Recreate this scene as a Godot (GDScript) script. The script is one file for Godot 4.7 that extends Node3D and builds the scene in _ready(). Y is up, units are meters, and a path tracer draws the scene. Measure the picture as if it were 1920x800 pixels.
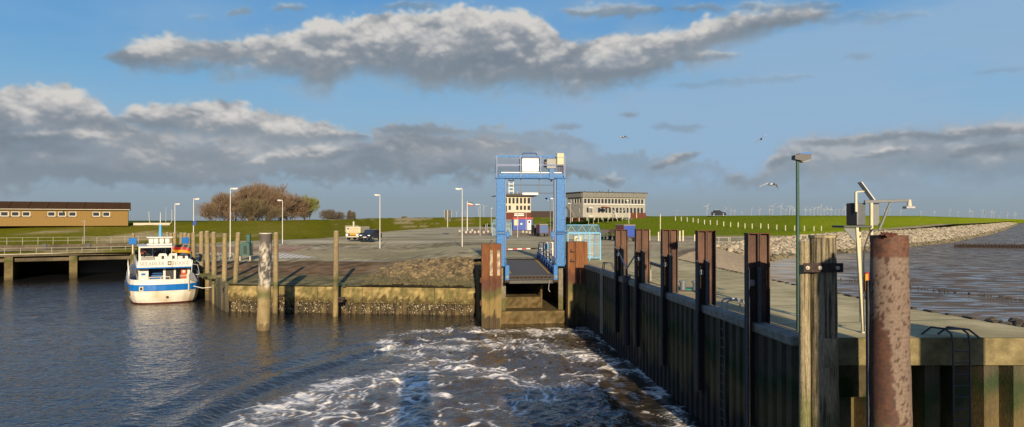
extends Node3D
# World: y up, metres, water level at y = 0, the eye at (0, 7.6, 0) looking along -z.
const F := 1330.0
const HY := 412.0
const EYE := 7.6

var M := {}
var T := {}
var used := {}
var rng := RandomNumberGenerator.new()

# a photo pixel at a depth; a photo pixel on a horizontal level
func at(px: float, py: float, z: float) -> Vector3:
	return Vector3((px - 960.0) * z / F, EYE - (py - HY) * z / F, -z)
func on(px: float, py: float, h: float) -> Vector3:
	var z := (EYE - h) * F / (py - HY)
	return Vector3((px - 960.0) * z / F, h, -z)
func col(r: float, g: float, b: float) -> Color:
	return Color(r, g, b)
func srgb(r: float, g: float, b: float) -> Color:
	return Color(r / 255.0, g / 255.0, b / 255.0).srgb_to_linear() * 0.55
func sstep(a: float, b: float, x: float) -> float:
	return smoothstep(a, b, x)

# ---------- mesh builder ----------
class MB:
	var v := PackedVector3Array()
	var n := PackedVector3Array()
	var c := PackedColorArray()
	var uv := PackedVector2Array()
	var fn: Callable          # colour of a point, when set
	func put(p: Vector3, nn: Vector3):
		v.append(p); n.append(nn)
		if fn.is_valid(): c.append(fn.call(p))
	func tri(a: Vector3, b: Vector3, d: Vector3, hint := Vector3.ZERO):
		var nn := (d - a).cross(b - a)
		if nn.length_squared() < 1e-16: return
		nn = nn.normalized()
		if hint != Vector3.ZERO and nn.dot(hint) < 0.0:
			var t := b; b = d; d = t; nn = -nn
		put(a, nn); put(b, nn); put(d, nn)
	func quad(a: Vector3, b: Vector3, d: Vector3, e: Vector3, hint := Vector3.ZERO):
		tri(a, b, d, hint); tri(a, d, e, hint)
	func box(ce: Vector3, s: Vector3, bs := Basis(), bev := 0.0):
		var h := s * 0.5
		var b: float = min(bev, min(h.x, min(h.y, h.z)) * 0.9)
		for ax in 3:
			var u := (ax + 1) % 3
			var w := (ax + 2) % 3
			for sg in [-1.0, 1.0]:
				var pts := []
				for q in [[-1, -1], [1, -1], [1, 1], [-1, 1]]:
					var p := Vector3.ZERO
					p[ax] = sg * h[ax]
					p[u] = q[0] * (h[u] - b)
					p[w] = q[1] * (h[w] - b)
					pts.append(ce + bs * p)
				var hint := Vector3.ZERO
				hint[ax] = sg
				quad(pts[0], pts[1], pts[2], pts[3], bs * hint)
		if b > 0.0:
			for ax in 3:
				var u := (ax + 1) % 3
				var w := (ax + 2) % 3
				for q in [[-1, -1], [1, -1], [1, 1], [-1, 1]]:
					var pts := []
					for k in [[-1, 0], [1, 0], [1, 1], [-1, 1]]:
						var p := Vector3.ZERO
						p[ax] = k[0] * (h[ax] - b)
						p[u] = q[0] * (h[u] - (b if k[1] == 1 else 0.0))
						p[w] = q[1] * (h[w] - (0.0 if k[1] == 1 else b))
						pts.append(ce + bs * p)
					var hint := Vector3.ZERO
					hint[u] = q[0]; hint[w] = q[1]
					quad(pts[0], pts[1], pts[2], pts[3], bs * hint)
			for sx in [-1, 1]:
				for sy in [-1, 1]:
					for sz in [-1, 1]:
						var g := Vector3(sx, sy, sz)
						tri(ce + bs * (g * (h - Vector3(0, b, b))), ce + bs * (g * (h - Vector3(b, 0, b))), ce + bs * (g * (h - Vector3(b, b, 0))), bs * g)
	# a box between two corners
	func bx(x0: float, x1: float, y0: float, y1: float, z0: float, z1: float, bev := 0.0):
		box(Vector3((x0 + x1) / 2, (y0 + y1) / 2, (z0 + z1) / 2), Vector3(abs(x1 - x0), abs(y1 - y0), abs(z1 - z0)), Basis(), bev)
	# a square bar from a to b
	func bar(a: Vector3, b: Vector3, w: float, h: float, bev := 0.0):
		var d := (b - a).normalized()
		var up := Vector3.UP if abs(d.y) < 0.95 else Vector3.RIGHT
		var x := up.cross(d).normalized()
		box((a + b) / 2, Vector3(w, h, a.distance_to(b)), Basis(x, d.cross(x), d), bev)
	func cyl(a: Vector3, b: Vector3, r0: float, r1: float, seg := 10, caps := true, rows := 1, wob := 0.0, ns: FastNoiseLite = null):
		var d := (b - a).normalized()
		var up := Vector3.UP if abs(d.y) < 0.95 else Vector3.RIGHT
		var x := up.cross(d).normalized()
		var y := d.cross(x)
		var ring := []
		for r in rows + 1:
			var t := float(r) / rows
			var cc := a.lerp(b, t)
			var rad := lerpf(r0, r1, t)
			var row := []
			for k in seg:
				var an := TAU * k / seg
				var dir := x * cos(an) + y * sin(an)
				var rr := rad
				if wob > 0.0:
					var q := cc + dir * rad
					rr += wob * ns.get_noise_3d(q.x * 6.0, q.y * 1.2, q.z * 6.0)
				row.append([cc + dir * rr, (dir + d * ((r0 - r1) / max(0.001, a.distance_to(b)))).normalized()])
			ring.append(row)
		for r in rows:
			for k in seg:
				var k2 := (k + 1) % seg
				var p0 = ring[r][k]; var p1 = ring[r][k2]; var p2 = ring[r + 1][k2]; var p3 = ring[r + 1][k]
				var face: Vector3 = (p2[0] - p0[0]).cross(p1[0] - p0[0])
				if face.dot(p0[1]) >= 0.0:
					for p in [p0, p1, p2, p0, p2, p3]: put(p[0], p[1])
				else:
					for p in [p0, p2, p1, p0, p3, p2]: put(p[0], p[1])
		if caps:
			for k in seg:
				var k2 := (k + 1) % seg
				tri(a, ring[0][k][0], ring[0][k2][0], -d)
				tri(b, ring[rows][k][0], ring[rows][k2][0], d)
	func tube(path: Array, r: float, seg := 6):
		for i in path.size() - 1:
			cyl(path[i], path[i + 1], r, r, seg, true)
	# polygon in the plane (o, x, y), pushed along z by depth
	func prism(poly: Array, o: Vector3, x: Vector3, y: Vector3, depth: Vector3):
		var pk := PackedVector2Array()
		for p in poly: pk.append(p)
		var tr := Geometry2D.triangulate_polygon(pk)
		for i in range(0, tr.size(), 3):
			var q := []
			for k in 3: q.append(o + x * pk[tr[i + k]].x + y * pk[tr[i + k]].y)
			tri(q[0], q[1], q[2], -depth)
			tri(q[0] + depth, q[1] + depth, q[2] + depth, depth)
		var mid := Vector2.ZERO
		for p in pk: mid += p / pk.size()
		var area := 0.0
		for i in pk.size():
			area += pk[i].cross(pk[(i + 1) % pk.size()])
		for i in pk.size():
			var a := pk[i]
			var b := pk[(i + 1) % pk.size()]
			var e := (b - a)
			var out := Vector2(e.y, -e.x) * signf(area)
			var hint := x * out.x + y * out.y
			var p := o + x * a.x + y * a.y
			var q := o + x * b.x + y * b.y
			quad(p, q, q + depth, p + depth, hint)
	func sphere(ce: Vector3, r: Vector3, seg := 10, rows := 6):
		for i in rows:
			for k in seg:
				var q := []
				for m in [[i, k], [i, k + 1], [i + 1, k + 1], [i + 1, k]]:
					var th: float = PI * m[0] / rows
					var ph: float = TAU * m[1] / seg
					q.append(Vector3(sin(th) * cos(ph), cos(th), sin(th) * sin(ph)))
				var hint: Vector3 = q[0] + q[1] + q[2] + q[3]
				for t in [[0, 1, 2], [0, 2, 3]]:
					var a: Vector3 = q[t[0]] * r; var b: Vector3 = q[t[1]] * r; var d: Vector3 = q[t[2]] * r
					var nn := (d - a).cross(b - a)
					if nn.length_squared() < 1e-14: continue
					var o := [q[t[0]], q[t[1]], q[t[2]]]
					if nn.dot(hint) < 0: o = [q[t[0]], q[t[2]], q[t[1]]]
					for p in o: put(ce + p * r, (p / r).normalized())
	# rows of points -> a smooth sheet whose normals look to hint
	func sheet(rows: Array, hint: Vector3):
		var nr := rows.size()
		var nc: int = rows[0].size()
		var nm := []
		for i in nr:
			var line := []
			for k in nc:
				var du: Vector3 = rows[i][min(k + 1, nc - 1)] - rows[i][max(k - 1, 0)]
				var dv: Vector3 = rows[min(i + 1, nr - 1)][k] - rows[max(i - 1, 0)][k]
				var q := du.cross(dv).normalized()
				if q.dot(hint) < 0: q = -q
				line.append(q)
			nm.append(line)
		for i in nr - 1:
			for k in nc - 1:
				var ids := [[i, k], [i, k + 1], [i + 1, k + 1], [i + 1, k]]
				var a: Vector3 = rows[i][k]
				var f: Vector3 = (rows[i + 1][k + 1] - a).cross(rows[i][k + 1] - a)
				var o := [0, 1, 2, 0, 2, 3] if f.dot(nm[i][k]) >= 0 else [0, 2, 1, 0, 3, 2]
				for t in o:
					put(rows[ids[t][0]][ids[t][1]], nm[ids[t][0]][ids[t][1]])
	func mesh() -> ArrayMesh:
		var a := []
		a.resize(Mesh.ARRAY_MAX)
		a[Mesh.ARRAY_VERTEX] = v
		a[Mesh.ARRAY_NORMAL] = n
		if c.size() == v.size() and c.size() > 0: a[Mesh.ARRAY_COLOR] = c
		if uv.size() == v.size() and uv.size() > 0: a[Mesh.ARRAY_TEX_UV] = uv
		var m := ArrayMesh.new()
		m.add_surface_from_arrays(Mesh.PRIMITIVE_TRIANGLES, a)
		return m

func mb(fn = null) -> MB:
	var b := MB.new()
	if fn != null: b.fn = fn
	return b

# ---------- scene tree ----------
func numbered(called: String) -> String:
	used[called] = used.get(called, -1) + 1
	return called if used[called] == 0 else "%s_%03d" % [called, used[called]]
func tag(o: Node, label := "", category := "", group := "", kind := ""):
	if label: o.set_meta("label", label)
	if category: o.set_meta("category", category)
	if group: o.set_meta("group", group)
	if kind: o.set_meta("kind", kind)
func thing(called: String, label: String, category: String, where := Vector3.ZERO, turn := 0.0, group := "") -> Node3D:
	var o := Node3D.new()
	o.name = numbered(called)
	add_child(o)
	o.position = where
	o.rotation_degrees.y = turn
	tag(o, label, category, group)
	return o
func part(b, called: String, m: Material, parent: Node) -> MeshInstance3D:
	var o := MeshInstance3D.new()
	o.name = called
	o.mesh = b.mesh() if b is MB else b
	o.material_override = m
	parent.add_child(o, true)
	return o
func whole(b: MB, called: String, m: Material, label: String, category: String, group := "") -> MeshInstance3D:
	var o := part(b, numbered(called), m, self)
	tag(o, label, category, group)
	return o
func setting(b: MB, called: String, m: Material) -> MeshInstance3D:
	var o := part(b, called, m, self)
	o.set_meta("kind", "structure")
	return o
func again(o: Node3D, called: String, where: Vector3, turn := 0.0) -> Node3D:
	var r: Node3D = o.duplicate()
	r.name = numbered(called)
	add_child(r)
	r.position = where
	r.rotation_degrees.y = turn
	return r
func words(s: String, h: float, m: Material, parent: Node, where: Vector3, turn := Basis(), serif := false) -> MeshInstance3D:
	var t := TextMesh.new()
	t.text = s
	var f := SystemFont.new()
	f.font_names = PackedStringArray(["Droid Serif" if serif else "Droid Sans"])
	t.font = f
	t.font_size = 32
	t.pixel_size = h / 24.0
	t.depth = 0.012
	t.curve_step = 2.0
	var o := MeshInstance3D.new()
	o.name = "lettering"
	o.mesh = t
	o.material_override = m
	parent.add_child(o, true)
	o.transform = Transform3D(turn, where)
	return o

# ---------- textures and materials ----------
func noise(s: int, freq: float, oct := 4, kind := FastNoiseLite.TYPE_SIMPLEX_SMOOTH) -> FastNoiseLite:
	var f := FastNoiseLite.new()
	f.seed = s
	f.noise_type = kind
	f.frequency = freq
	f.fractal_octaves = oct
	f.fractal_type = FastNoiseLite.FRACTAL_FBM if oct > 1 else FastNoiseLite.FRACTAL_NONE
	return f
# grey noise stretched between two values, as a texture
func grey(f: FastNoiseLite, size: int, lo: float, hi: float, power := 1.0, is_data := false) -> ImageTexture:
	var im := f.get_seamless_image(size, size)
	im.convert(Image.FORMAT_L8)
	var d := im.get_data()
	var lut := PackedByteArray()
	for i in 256: lut.append(int(255.0 * pow(lerpf(lo, hi, pow(i / 255.0, power)), 1.0 if is_data else 1.0 / 2.2)))
	for i in d.size(): d[i] = lut[d[i]]
	return ImageTexture.create_from_image(Image.create_from_data(size, size, false, Image.FORMAT_L8, d))
# wet pools in a duller surface: smooth below a level of the noise, rough above
func pools(f: FastNoiseLite, size: int) -> ImageTexture:
	var im := f.get_seamless_image(size, size)
	im.convert(Image.FORMAT_L8)
	var d := im.get_data()
	for i in d.size(): d[i] = int(255.0 * lerpf(0.1, 0.82, smoothstep(0.38, 0.46, d[i] / 255.0)))
	return ImageTexture.create_from_image(Image.create_from_data(size, size, false, Image.FORMAT_L8, d))
func bumps(f: FastNoiseLite, size: int, k: float) -> ImageTexture:
	var im := f.get_seamless_image(size, size)
	im.convert(Image.FORMAT_RGBA8)
	im.bump_map_to_normal_map(k)
	return ImageTexture.create_from_image(im)

func material(c: Color, rough := 0.8, opt := {}) -> StandardMaterial3D:
	var m := StandardMaterial3D.new()
	m.albedo_color = c.linear_to_srgb()
	m.roughness = rough
	m.metallic = opt.get("metal", 0.0)
	if opt.has("spec"): m.metallic_specular = opt.spec
	if opt.get("vc", false): m.vertex_color_use_as_albedo = true
	if opt.has("tex"):
		m.albedo_texture = opt.tex
		m.uv1_triplanar = true
		m.uv1_world_triplanar = true
		var s = opt.get("scale", 0.5)
		m.uv1_scale = s if s is Vector3 else Vector3(s, s, s)
	if opt.has("normal"):
		m.normal_enabled = true
		m.normal_texture = opt.normal
		m.normal_scale = opt.get("depth", 1.0)
		m.uv1_triplanar = true
		m.uv1_world_triplanar = true
		if not opt.has("tex"):
			var s = opt.get("scale", 0.5)
			m.uv1_scale = s if s is Vector3 else Vector3(s, s, s)
	if opt.has("rtex"):
		m.roughness_texture = opt.rtex
		m.uv1_triplanar = true
		m.uv1_world_triplanar = true
	return m
func make_materials():
	T.mottle = grey(noise(1, 0.012, 6), 512, 0.55, 1.0)
	T.soft = grey(noise(2, 0.006, 3), 512, 0.8, 1.0)
	T.grain = grey(noise(3, 0.05, 4), 512, 0.72, 1.0)
	T.strong = grey(noise(4, 0.02, 5), 512, 0.25, 1.0, 0.8)
	T.wet = pools(noise(5, 0.02, 5), 512)
	T.nfine = bumps(noise(6, 0.05, 4), 512, 6.0)
	T.nrip = bumps(noise(7, 0.03, 4), 512, 9.0)
	var up := Vector3(1.6, 0.16, 1.6)
	M.asphalt = material(col(1, 1, 1), 0.95, {"vc": true, "spec": 0.08, "tex": T.mottle, "scale": 0.23, "normal": T.nfine, "depth": 0.5})
	M.deck = material(col(1, 1, 1), 0.95, {"vc": true, "spec": 0.08, "tex": T.grain, "scale": 0.5})
	M.concrete = material(col(1, 1, 1), 0.92, {"vc": true, "spec": 0.2, "tex": T.mottle, "scale": 0.4, "normal": T.nfine, "depth": 0.6})
	M.timber = material(col(1, 1, 1), 0.85, {"vc": true, "tex": T.strong, "scale": Vector3(2.2, 0.3, 2.2), "normal": T.nfine, "depth": 1.2})
	M.flake = material(col(1, 1, 1), 0.75, {"vc": true, "tex": T.mottle, "scale": 1.7, "normal": T.nfine, "depth": 0.6})
	M.stain = material(col(1, 1, 1), 0.8, {"vc": true, "tex": T.mottle, "scale": up, "normal": T.nfine, "depth": 0.7})
	M.grass = material(col(1, 1, 1), 0.98, {"vc": true, "spec": 0.03, "tex": T.mottle, "scale": 0.16})
	M.stone = material(col(0.62, 0.57, 0.47), 0.9, {"vc": true, "tex": T.mottle, "scale": 0.7, "normal": T.nfine, "depth": 0.7})
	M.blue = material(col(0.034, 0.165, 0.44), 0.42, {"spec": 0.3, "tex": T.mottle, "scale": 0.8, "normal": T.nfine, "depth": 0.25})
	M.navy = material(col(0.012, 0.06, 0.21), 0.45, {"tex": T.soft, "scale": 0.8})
	M.deepblue = material(col(0.006, 0.045, 0.3), 0.6, {"tex": T.soft, "scale": 0.5})
	M.skyblue = material(col(0.07, 0.29, 0.52), 0.5, {"tex": T.soft, "scale": 0.9})
	M.boatblue = material(col(0.004, 0.12, 0.42), 0.3, {"tex": T.soft, "scale": 0.4})
	M.white = material(col(0.52, 0.51, 0.48), 0.45, {"tex": T.soft, "scale": 0.6})
	M.boatwhite = material(col(0.6, 0.585, 0.55), 0.35, {"tex": T.soft, "scale": 0.5})
	M.hullwhite = material(col(0.62, 0.59, 0.52), 0.4, {"vc": true, "tex": T.soft, "scale": 0.5})
	M.pale = material(col(0.42, 0.39, 0.31), 0.6, {"tex": T.soft, "scale": 0.6})
	M.cream = material(srgb(236, 226, 190), 0.6, {"tex": T.soft, "scale": 0.6})
	M.antifoul = material(srgb(104, 40, 30), 0.6)
	M.red = material(srgb(176, 30, 30), 0.55)
	M.signred = material(srgb(196, 40, 48), 0.6)
	M.orange = material(srgb(205, 92, 25), 0.5)
	M.yellow = material(srgb(226, 178, 30), 0.6, {"tex": T.soft, "scale": 1.5})
	M.gold = material(srgb(225, 165, 20), 0.7)
	M.black = material(col(0.012, 0.012, 0.013), 0.5)
	M.rubber = material(col(0.02, 0.02, 0.022), 0.75, {"tex": T.grain, "scale": 1.2})
	M.darkmetal = material(col(0.035, 0.038, 0.045), 0.5, {"tex": T.soft, "scale": 1.0})
	M.greymetal = material(col(0.12, 0.13, 0.145), 0.45, {"tex": T.soft, "scale": 1.0})
	M.zinc = material(col(0.33, 0.335, 0.34), 0.42, {"tex": T.soft, "scale": 1.3, "metal": 0.4})
	M.boards = material(col(0.075, 0.075, 0.078), 0.85, {"tex": T.mottle, "scale": 0.9, "normal": T.nfine, "depth": 0.6})
	M.seam = material(col(0.2, 0.17, 0.11), 0.9)
	M.rust = material(srgb(128, 74, 48), 0.85, {"tex": T.strong, "scale": Vector3(1.4, 0.35, 1.4), "normal": T.nfine, "depth": 0.9})
	M.darkrust = material(srgb(78, 58, 52), 0.8, {"tex": T.strong, "scale": Vector3(1.6, 0.3, 1.6), "normal": T.nfine, "depth": 0.9})
	M.weed = material(col(0.05, 0.06, 0.025), 0.9, {"tex": T.mottle, "scale": 2.0})
	M.teal = material(srgb(52, 104, 98), 0.55, {"tex": T.soft, "scale": 0.8})
	M.polegreen = material(srgb(60, 110, 92), 0.55, {"tex": T.strong, "scale": Vector3(3, 0.5, 3)})
	M.hosegreen = material(srgb(70, 190, 140), 0.5)
	M.brick = material(srgb(186, 150, 84), 0.9, {"tex": T.strong, "scale": Vector3(0.5, 1.8, 0.5), "normal": T.nfine, "depth": 0.7})
	M.redbrick = material(srgb(128, 66, 46), 0.9, {"tex": T.mottle, "scale": Vector3(0.8, 2.4, 0.8)})
	M.tiles = material(srgb(112, 84, 62), 0.95, {"spec": 0.08, "tex": T.strong, "scale": 0.3, "normal": T.nfine, "depth": 0.8})
	M.roofgrey = material(srgb(92, 88, 84), 0.85, {"tex": T.mottle, "scale": 0.3})
	M.cladding = material(srgb(158, 158, 152), 0.75, {"tex": T.mottle, "scale": 0.25})
	M.beige = material(srgb(204, 202, 192), 0.85, {"tex": T.mottle, "scale": 0.25})
	M.pink = material(srgb(168, 98, 92), 0.7, {"tex": T.soft, "scale": 0.5})
	M.window = material(col(0.022, 0.026, 0.03), 0.08, {"spec": 0.6})
	M.mark = material(col(0.75, 0.72, 0.66), 0.85, {"tex": T.mottle, "scale": 0.9})
	M.glass = material(col(0.7, 0.85, 0.85), 0.05)
	M.glass.transparency = BaseMaterial3D.TRANSPARENCY_ALPHA
	M.glass.albedo_color.a = 0.07
	M.bark = material(col(0.09, 0.07, 0.05), 0.9)
	M.twig = material(col(1, 1, 1), 0.95, {"vc": true})
	M.turbine = material(col(0.28, 0.29, 0.3), 0.5)
	M.gull = material(col(1, 1, 1), 0.8, {"vc": true})
	M.carpaint = material(col(0.012, 0.016, 0.03), 0.2, {"spec": 0.6})
	M.tyre = material(col(0.015, 0.015, 0.016), 0.85)
	M.solar = material(col(0.02, 0.03, 0.07), 0.15)
	M.lens = material(col(0.75, 0.78, 0.8), 0.2)
	M.wattle = material(col(0.05, 0.04, 0.03), 0.95, {"tex": T.strong, "scale": 0.8})
	M.seat = material(srgb(40, 110, 175), 0.6)
	M.lamp_tube = material(col(0.8, 0.78, 0.7), 0.5)
# ---------- sky: a computed panorama of air and clouds ----------
const SKY_W := 4096
const SKY_H := 2048
var cl_a: FastNoiseLite
var cl_b: FastNoiseLite
var cl_c: FastNoiseLite
var clouds := []
func ae(px: float, py: float) -> Vector2:      # a photo pixel as azimuth and height in degrees
	var a := atan((px - 960.0) / F)
	return Vector2(rad_to_deg(a), rad_to_deg(atan((HY - py) / F * cos(a))))
func along(line: Array, a: float) -> float:
	for i in line.size() - 1:
		if a <= line[i + 1].x:
			return lerpf(line[i].y, line[i + 1].y, clampf((a - line[i].x) / (line[i + 1].x - line[i].x), 0, 1))
	return line[-1].y
func cloud(top: Array, bot: Array, opt := {}):
	var t := []
	var b := []
	for p in top: t.append(ae(p[0], p[1]))
	for p in bot: b.append(ae(p[0], p[1]))
	clouds.append({"t": t, "b": b, "lo": t[0].x, "hi": t[-1].x, "edge": opt.get("edge", 0.55), "soft": opt.get("soft", 1.1), "wob": opt.get("wob", 1.0), "light": opt.get("light", 1.0), "dark": opt.get("dark", 1.0), "alpha": opt.get("alpha", 1.0)})
func puff(x: float, y: float, w: float, h: float, opt := {}, tilt := 0.0):
	var t := []
	var b := []
	for i in 9:
		var u := i / 4.0 - 1.0
		var k := sqrt(maxf(0.0, 1.0 - u * u))
		t.append([x + u * w, y + tilt * u - h * k])
		b.append([x + u * w, y + tilt * u + h * 0.8 * k])
	cloud(t, b, opt)

func sky_column(a: float, els: PackedFloat32Array) -> PackedColorArray:
	var live := []
	for c in clouds:
		if a > c.lo - 1.5 and a < c.hi + 1.5:
			var fade := sstep(c.lo - 0.6, c.lo + 1.2, a) * (1.0 - sstep(c.hi - 1.2, c.hi + 0.6, a))
			live.append([along(c.t, a), along(c.b, a), fade, c])
	var out := PackedColorArray()
	var far := sstep(37.0, 48.0, absf(a))          # clouds of the same kind go on all round
	for e in els:
		var n1 := cl_a.get_noise_2d(a, e * 1.7)
		var n2 := cl_b.get_noise_2d(a, e * 1.5)
		var n3 := cl_c.get_noise_2d(a * 0.6, e * 2.0)
		# clear air
		var c := Color()
		var stops := [[-2.0, 138, 150, 158], [0.0, 141, 154, 162], [2.2, 143, 161, 174], [5.0, 146, 177, 200], [8.0, 135, 177, 208], [11.0, 118, 169, 209], [14.0, 98, 156, 207], [17.5, 80, 143, 203], [40.0, 52, 112, 190], [91.0, 40, 92, 170]]
		for i in stops.size() - 1:
			if e <= stops[i + 1][0]:
				var t: float = clampf((e - stops[i][0]) / (stops[i + 1][0] - stops[i][0]), 0, 1)
				c = Color(lerpf(stops[i][1], stops[i + 1][1], t) / 255.0, lerpf(stops[i][2], stops[i + 1][2], t) / 255.0, lerpf(stops[i][3], stops[i + 1][3], t) / 255.0)
				break
		# thin veil, mostly to the right
		var veil := clampf(0.4 + 0.9 * n3, 0, 1) * 0.55 + sstep(-6.0, 14.0, a) * (1.0 - sstep(45, 75, a)) * clampf(0.62 + 0.5 * n3 + 0.12 * n1, 0, 1) * (1.0 - 0.75 * sstep(12.0, 18.0, e))
		veil *= sstep(1.0, 5.0, e) * (1.0 - 0.55 * sstep(20.0, 40.0, e))
		c = c.lerp(Color(0.575, 0.695, 0.81), clampf(veil, 0, 0.85))
		for q in live:
			var k = q[3]
			var hgt: float = q[0] - q[1]
			var w: float = e + k.wob * minf(1.0, 0.25 + hgt * 0.4) * (0.62 * n1 - 0.75 * (absf(n2) - 0.2))
			var cov: float = sstep(0.0, minf(k.edge, 0.12 + hgt * 0.35), q[0] - w) * sstep(-0.2, k.soft * minf(1.0, hgt * 0.3), w - q[1]) * q[2] * k.alpha
			var thin: float = 0.38 * sstep(-0.9, 0.5, q[0] - w) * sstep(-0.9, 0.4, w - q[1]) * q[2] * k.alpha * clampf(0.5 + 1.6 * n1, 0, 1)
			c = c.lerp(Color(0.60, 0.66, 0.72), thin)
			if cov > 0.003:
				c = c.lerp(cloud_tone((q[0] - w) / maxf(hgt, 0.4), hgt, a, e, n1, n2, n3, k.light, k.dark), cov)
		var gen := far + sstep(18.5, 26.0, e) * (1.0 - far)
		if gen > 0.0 and e > 0.0:
			var body := cl_a.get_noise_2d(a * 0.22 + 40.0, e * 0.45 + 9.0)
			var low := cl_a.get_noise_2d(a * 0.22 + 40.0, (e + 2.5) * 0.45 + 9.0)
			var d := body + 0.3 * n1 + 0.12 * n2 - 0.06 + 0.10 * sstep(24.0, 4.0, e)
			var cov := sstep(0.0, 0.16, d) * gen * sstep(1.6, 3.2, e)
			if cov > 0.003:
				c = c.lerp(cloud_tone(0.42 + 1.1 * (low - body) * -1.0 + 0.35 * low, 4.0, a, e, n1, n2, n3, 1.0, 1.0), cov)
		out.append(c)
	return out
func cloud_tone(t: float, hgt: float, a: float, e: float, n1: float, n2: float, n3: float, light: float, dark: float) -> Color:
	var bill := cl_a.get_noise_2d(a - 0.15, e * 1.7 - 0.9) - cl_a.get_noise_2d(a + 0.15, e * 1.7 + 0.9)
	var puffy := absf(cl_b.get_noise_2d(a - 0.05, e * 1.5 - 0.28)) - 0.2
	var lit := clampf(1.02 - 1.3 * clampf(t, 0, 1) + 0.55 * bill + 0.6 * puffy + 0.3 * n3, 0, 1) * light
	var shade := Color(0.47, 0.52, 0.57).lerp(Color(0.54, 0.585, 0.625), clampf(0.5 + n3, 0, 1) * (2.0 - dark))
	var c := shade.lerp(Color(0.60, 0.615, 0.64), clampf(lit * 1.6, 0, 1)).lerp(Color(0.82, 0.81, 0.795), clampf(lit * 1.7 - 0.62, 0, 1))
	return c.lerp(Color(0.52, 0.58, 0.63), 0.6 * (1.0 - sstep(0.5, 5.5, e)))

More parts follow.
